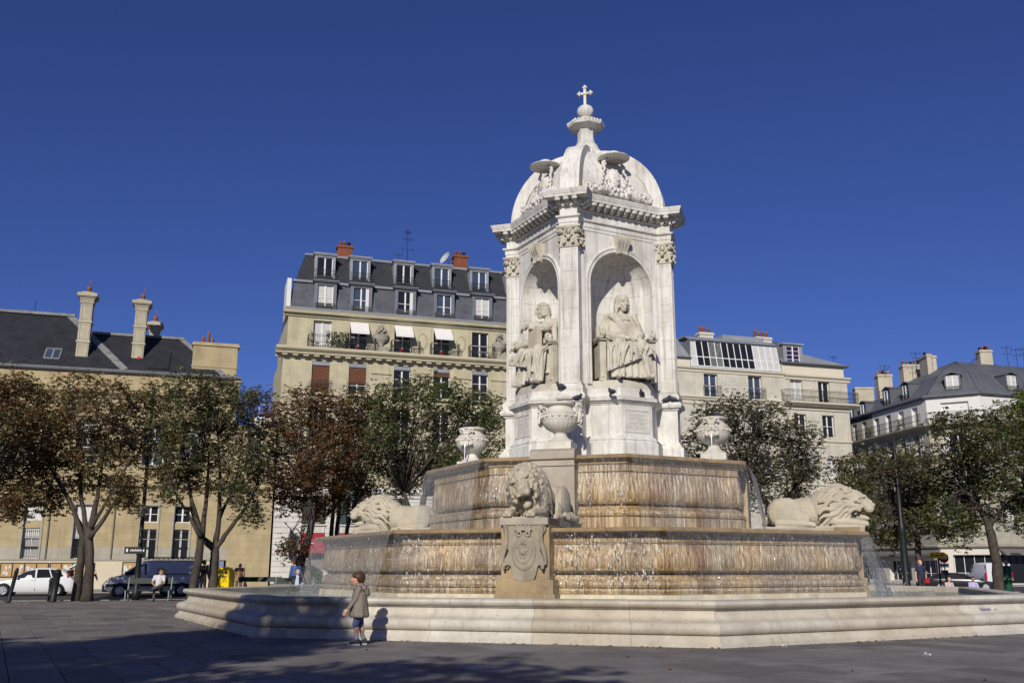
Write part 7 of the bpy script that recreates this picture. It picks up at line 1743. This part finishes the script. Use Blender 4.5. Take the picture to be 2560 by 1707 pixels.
wv, hw_ = car('delivery_van','white van seen from behind on the right, lettered ATS on its rear doors',(38.9,81.5,-.10),R(-105)+R(-180)+R(180),[(a*1.05,b,c*1.0,d,e) for a,b,c,d,e in vst],.25,paint('white van paint',(.62,.62,.64)),(.9,4.1),.33,[[(1.02,1.10),(1.66,1.62),(2.1,1.68),(2.12,1.12)]],cat='van')
wv.location = (37.3,79.0,-.10); wv.rotation_euler = (0,0,R(-97))
mb = MB(); mb.box(5.0,5.10,-.86,.86,.42,1.80); d_ = mb.build('rear_door',paint('white van paint',(.62,.62,.64)),wv)
mb = MB(); mb.box(5.098,5.112,-.008,.008,.42,1.80); mb.box(5.098,5.112,-.3,.3,.60,.66); mb.build('door_gap',BLKP,wv)
for sy in (-1,1): mb = MB(); mb.box(5.0,5.12,*sorted((sy*.86,sy*.98)),.62,1.15); mb.build('tail_light',REDL,wv)
mb = MB(); mb.box(5.10,5.115,-.26,.26,.48,.58); mb.build('number_plate',PLATE,wv)
cu = bpy.data.curves.new('letters','FONT'); cu.body = 'ATS'; cu.size = .34; cu.extrude = .004; cu.align_x = 'CENTER'
tt = link('tmp_text',cu); me = bpy.data.meshes.new_from_object(tt.evaluated_get(bpy.context.evaluated_depsgraph_get())); bpy.data.objects.remove(tt); me.materials.clear(); me.materials.append(BLKP)
o = link('lettering',me,wv,(5.112,.0,1.22)); o.rotation_euler = (R(90),0,R(90))
dk, hw_ = car('parked_car','dark low car with a glowing red tail lamp behind the man in navy',(0,0,0),0,[(a,b*.86,c*.80,d,e) for a,b,c,d,e in hst],.12,paint('black car paint',(.02,.021,.024)),(.85,3.45),.29,[[(2.40,.84),(2.40,1.10),(2.95,1.10),(3.12,.85)]])
dk.location = (30.5,61.6,-.10); dk.rotation_euler = (0,0,R(160))
mb = MB(); mb.box(4.05,4.36,.55,.88,.55,.86); mb.box(4.05,4.36,-.88,-.55,.55,.86); mb.build('tail_light',REDL,dk)
# ================================================================ STREET FURNITURE
POLE = M_('dark green black painted metal',(.014,.016,.015),.45,.15,4)
lp = thing('street_lamp','tall dark street lamp with a globe and a small direction plate, left trees','street lamp',(-16.55,43.4,0),0,'tall dark street lamps')
mb = MB(); mb.lathe([(.17,0),(.17,.35),(.13,.45),(.115,1.9),(.14,1.95),(.14,2.1),(.10,2.15),(.085,4.0),(.07,9.4),(.0,9.45)],14); mb.build('pole',POLE,lp)
k = NT('clear globe'); k.set(Base_Color=(.75,.70,.55),Roughness=.05,Alpha=.30); k.p.inputs['Specular IOR Level'].default_value = 1.0
mb = MB(); mb.ball((.0,-.12,3.86),.30,20,14); mb.build('globe',k.m,lp); mb = MB(); mb.cap((0,-.12,3.66),(0,-.12,3.9),.07,.06); mb.build('bulb_holder',M_('pale lamp holder',(.5,.48,.4),.5,0),lp)
mb = MB(); mb.box(-.62,.30,-.16,-.13,1.98,2.28); p_ = mb.build('direction_plate',M_('black sign plate',(.012,.012,.016),.5,0),lp)
mb = MB(); mb.box(-.54,-.46,-.166,-.16,2.06,2.20)
for i in range(8): mb.box(-.36+i*.065,-.32+i*.065,-.166,-.16,2.09,2.15+.03*(i%2))
mb.box(.20,.26,-.166,-.16,2.08,2.16); mb.build('plate_lettering',PAPER,p_)
lr = thing('street_lamp','tall dark street lamp with curved arms and hooded lanterns on the right','street lamp',tuple(px(2268,1470,44.6)*Vector((1,1,0))),0,'tall dark street lamps')
mb = MB(); mb.lathe([(.20,0),(.20,.4),(.17,.5),(.16,2.9),(.17,2.95),(.17,3.3),(.12,3.4),(.09,5.0),(.06,7.3),(.0,7.35)],14); mb.build('pole',POLE,lr)
mb = MB(); mb.tube([(0,0,6.6),(-.25,-.1,6.55),(-.6,-.2,6.75),(-.8,-.25,7.0),(-.92,-.28,7.05),(-1.0,-.3,6.98)],.035,7); mb.tube([(0,0,6.2),(.15,.05,6.3),(0,0,6.5)],.03,6); mb.build('arm',POLE,lr)
mb = MB(); Mx = Matrix.Translation((-1.0,-.3,6.95)) @ Matrix.Rotation(R(-28),4,'Y'); mb.lathe([(.05,.08),(.09,.02),(.20,-.12),(.24,-.28),(.22,-.29),(.0,-.22)],16,M=Mx); mb.build('lantern',M_('grey metal lantern',(.035,.033,.032),.5,.1),lr)
mb = MB(); mb.box(-.04,.04,-.2,.0,2.85,3.0); mb.ball((.35,-.05,3.05),.05,8,6); mb.tube([(.1,0,3.0),(.35,-.05,3.05)],.02,5); mb.build('bracket',POLE,lr)
pl = thing('thin_pole','slender dark pole rising behind the grey green tree and the right lion','pole',tuple(px(1985,1480,53)*Vector((1,1,0))),0)
mb = MB(); mb.lathe([(.11,0),(.10,2.8),(.06,2.9),(.045,6.4),(0,6.45)],10); mb.build('shaft',POLE,pl)
for (x,y,h,r,lean,lab) in ((-20.35,39.9,1.35,.075,.22,'thin leaning black bollard in front of the white car'),(-18.95,40.75,1.30,.13,.10,'thick black bollard in front of the white hatchback doors'),(-19.75,42.2,.95,.10,.0,'short black bollard behind the thick one')):
    t = thing('bollard',lab,'bollard',(x,y,0),0,'black bollards on the kerb'); mb = MB(); Mx = Matrix(((1,0,lean/h,0),(0,1,0,0),(0,0,1,0),(0,0,0,1)))
    mb.lathe([(r*1.15,0),(r*1.15,.06),(r,.08),(r,h-.16),(r*1.12,h-.14),(r*1.12,h-.09),(r*.8,h-.06)],14,M=Mx); mb.build('post',POLE,t); mb = MB(); mb.ball((lean,0,h-.04),(r*.9,r*.9,.06),12,8); mb.build('cap',POLE,t)
YEL = M_('letter box yellow',(.80,.56,.01),.4,.04)
lb = thing('letter_box','bright yellow free standing letter box with a rounded top behind the basin','letter box',(-13.95,47.6,0),R(-14))
out_ = [(-.42,.0),(-.42,1.12)]+[(-.42*math.cos(R(a)),1.12+.30*math.sin(R(a))) for a in range(10,180,10)]+[(.42,1.12),(.42,.0)]
mb = MB(); mb.loft([[(x,y,z) for x,z in out_] for y in (-.26,.26)]); shade(mb.build('cabinet',YEL,lb),30)
mb = MB(); mb.box(-.30,.30,-.275,-.258,1.14,1.20); mb.box(-.30,-.02,-.27,-.258,.93,.99); mb.box(.03,.30,-.27,-.258,.93,.99); mb.build('posting_slot',BLKP,lb); mb = MB(); mb.ball((-.1,-.27,.66),(.05,.02,.05),10,6); mb.ball((.02,-.27,.28),(.06,.02,.06),10,6); mb.build('lock',YEL,lb)
# road signs on the right
sg = thing('arrow_sign','yellow arrow shaped direction sign on a dark post on the right','road sign',tuple(px(2353,1470,47.5)*Vector((1,1,0))),0)
mb = MB(); mb.tube([(0,0,0),(0,0,2.12)],.045,8); mb.build('post',POLE,sg)
mb = MB(); a_ = [(-.42,1.83),(.27,1.83),(.47,1.97),(.27,2.11),(-.42,2.11)]; mb.loft([[(x,y,z) for x,z in a_] for y in (-.08,-.05)]); b_ = mb.build('arrow_panel',M_('yellow sign sheet',(.62,.42,.01),.45,.3,5),sg)
mb = MB(); mb.box(-.34,-.24,-.088,-.08,1.93,2.0); mb.box(-.17,.2,-.088,-.08,1.95,1.985); mb.build('sign_lettering',BLKP,b_)
ns = thing('no_entry_sign','round red sign and white plate on a thin post under the yellow arrow','road sign',tuple(px(2367,1470,50)*Vector((1,1,0))),0)
mb = MB(); mb.tube([(0,0,0),(0,0,1.95)],.03,8); mb.build('post',POLE,ns); mb = MB(); mb.lathe([(.24,-.02),(.24,.02),(.0,.02)],20,M=Matrix.Translation((-.02,-.05,1.86)) @ Matrix.Rotation(R(90),4,'X')); mb.build('round_panel',REDL,ns); mb = MB(); mb.box(-.17,.13,-.08,-.06,1.82,1.90); mb.build('white_bar',PAPER,ns)
mb = MB(); mb.box(-.28,.20,-.06,-.04,1.40,1.60); q_ = mb.build('text_plate',PAPER,ns); mb = MB()
for i in range(5): mb.box(-.22+i*.08,-.17+i*.08,-.066,-.06,1.46,1.54)
mb.build('plate_lettering',BLKP,q_); mb = MB(); mb.box(-.18,.12,-.1,.05,1.0,1.26); mb.build('grey_box',M_('dark grey box',(.07,.07,.07),.6,.1),ns)
# notice boards on the town hall plinth
CORK = M_('cork pinboard',(.46,.30,.13),.9,.12,8); FRB = M_('dark bronze frame',(.04,.035,.03),.5,.1)
nr = random.Random(77)
for (s0,s1,z0,z1,n,lab) in ((-13.62,-10.72,.78,1.72,4,'glazed notice board of four cork panels behind the white car'),(-10.66,-7.9,.78,1.72,4,'glazed notice board behind the raised tailgate and twin trunks'),(-6.18,-3.6,.85,1.78,3,'glazed notice board half hidden by the grey van'),(-2.2,-1.2,.85,1.78,1,'narrow notice board between the van and the letter box'),(-16.7,-13.72,.78,1.72,4,'notice board cut off by the left edge')):
    t = thing('notice_board',lab,'notice board',st(s0,.165,z0),FD,'notice boards on the town hall wall'); w, h = s1-s0, z1-z0
    mb = MB(); mb.box(0,w,-.06,0,0,.05); mb.box(0,w,-.06,0,h-.05,h)
    for i in range(n+1): x = (w-.05)*i/n; mb.box(x,x+.05,-.06,0,.05,h-.05)
    mb.build('frame',FRB,t)
    for i in range(n):
        x0, x1 = (w-.05)*i/n+.05, (w-.05)*(i+1)/n; mb = MB(); mb.box(x0,x1,-.02,0,.05,h-.05); mb.build('cork_panel',CORK,t)
        if nr.random() < .85:
            m_ = MB()
            for q in range(nr.randint(3,9)): a = nr.uniform(x0+.03,x1-.16); b = nr.uniform(.12,h-.35); m_.box(a,min(x1-.02,a+nr.uniform(.08,.2)),-.026-.001*q,-.0205,b,b+nr.uniform(.06,.24))
            m_.build('pinned_paper',M_('pinned white paper',(.62,.62,.62),.8,.04),t)
t = thing('wall_plaque','small framed dark panel on the cream wall beside the letter box','wall panel',st(-.75,.17,1.0),FD); mb = MB(); mb.box(0,.32,-.05,0,0,.6); mb.build('panel',FRB,t); mb = MB(); mb.box(.04,.28,-.056,-.05,.05,.55); mb.build('poster',M_('blue grey poster',(.12,.14,.17),.5,.5,9),t)
# clipped bush behind the bench, litter and fallen leaves
t = thing('clipped_bush','small clipped green bush behind the man with the outstretched arm','bush',(-9.5,46.5,0)); br2 = random.Random(8); mb = MB()
for i in range(1800):
    a = Vector((br2.gauss(0,1),br2.gauss(0,1),br2.gauss(0,1))).normalized(); p = Vector((a.x*.55,a.y*.5,.85+a.z*.55))*1; d = Vector((br2.uniform(-1,1),br2.uniform(-1,1),br2.uniform(-1,1))).normalized()*.07; e = d.cross(a).normalized()*.035; mb.quad(tuple(p),tuple(p+d*.6+e),tuple(p+d),tuple(p+d*.6-e))
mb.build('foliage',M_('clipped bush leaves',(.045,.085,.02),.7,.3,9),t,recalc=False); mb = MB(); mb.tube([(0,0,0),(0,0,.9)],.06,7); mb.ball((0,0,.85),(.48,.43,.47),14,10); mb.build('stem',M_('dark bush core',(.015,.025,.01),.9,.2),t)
lt = random.Random(5); mb = MB()
def leafbit(p, s):
    a = lt.uniform(0,6.28); d = Vector((math.cos(a),math.sin(a),0))*s; e = Vector((-math.sin(a),math.cos(a),0))*s*.45; z = Vector((0,0,.006)); u = Vector((0,0,lt.uniform(.006,.03)))
    mb.quad(tuple(p+z),tuple(p+d*.5+e+z+u),tuple(p+d+z),tuple(p+d*.5-e+z+u*.6))
for i in range(150):
    k = lt.choice((0,1,-1,0,1)); u = lt.uniform(-1,1)*4.6; q = wpt(k,11.2+abs(lt.gauss(.06,.12)),u,0); leafbit(q, lt.uniform(.035,.075))
for i in range(320): leafbit(Vector((lt.uniform(-16,15),lt.uniform(12.2,40),0)), lt.uniform(.03,.07))
for i in range(120): leafbit(Vector((lt.uniform(-24,-12),lt.uniform(34,43),0)), lt.uniform(.04,.08))
tag(mb.build('fallen_leaves',M_('brown fallen leaf',(.20,.10,.04),.9,.4,5),recalc=False),'brown fallen leaves scattered over the paving',kind='stuff')
def crumple(label, p, sx, sy, sz, mat, rot, cat='litter'):
    m = MB(); r_ = random.Random(int(p.x*100)); n = 7; vs = [(sx*(i/(n-1)-.5)+r_.uniform(-.006,.006), sy*(j/3-.5)+r_.uniform(-.006,.006), sz*(.45+.55*math.sin(i*1.1)*math.cos(j))*.9+.008) for i in range(n) for j in range(4)]
    m.add(vs,[(i*4+j,(i+1)*4+j,(i+1)*4+j+1,i*4+j+1) for i in range(n-1) for j in range(3)])
    base = [(x,y,.003) for x,y,z in vs]; m.add(base,[(i*4+j,i*4+j+1,(i+1)*4+j+1,(i+1)*4+j) for i in range(n-1) for j in range(3)]); o = m.build('litter',mat,None,tuple(p),rot,recalc=False); return tag(o,label,cat)
crumple('crushed white and red packet lying on the paving at the right', px(2316,1630,15.9)*Vector((1,1,0)), .13,.09,.05, M_('white crushed carton',(.62,.62,.60),.6,.2,30), .5)
crumple('torn white paper at the foot of the basin on the right', px(1961,1612,17.6)*Vector((1,1,0)), .16,.08,.06, M_('white torn paper',(.6,.58,.55),.8,.2,30), 1.2)
t = thing('grey_block','small grey stone block lying on the basin rim at the right','stone block',wpt(1,10.72,1.28,.79),FROT+R(90)); mb = MB(); mb.box(-.17,.17,-.07,.07,0,.085); mb.box(-.165,.165,-.066,.066,.085,.10); mb.build('stone',M_('grey rough stone',(.26,.25,.22),.9,.2,8,.5,30),t)
# faint violet scribble on the basin
g = MB(); gr = random.Random(2); pts = []
for q in range(46):
    u = 2.6+q*.0075; pts.append(fpt(1, 10.945-.0+.004, u, .505+.03*math.sin(q*1.9)+.02*math.sin(q*.7)))
g.tube(pts, .0035, 4); g.tube([fpt(1,10.95,3.05+i*.012,.50+.018*math.sin(i*2.3)) for i in range(8)],.0035,4)
g.build('violet_scribble', M_('violet marker',(.10,.07,.30),.7,0), basin)
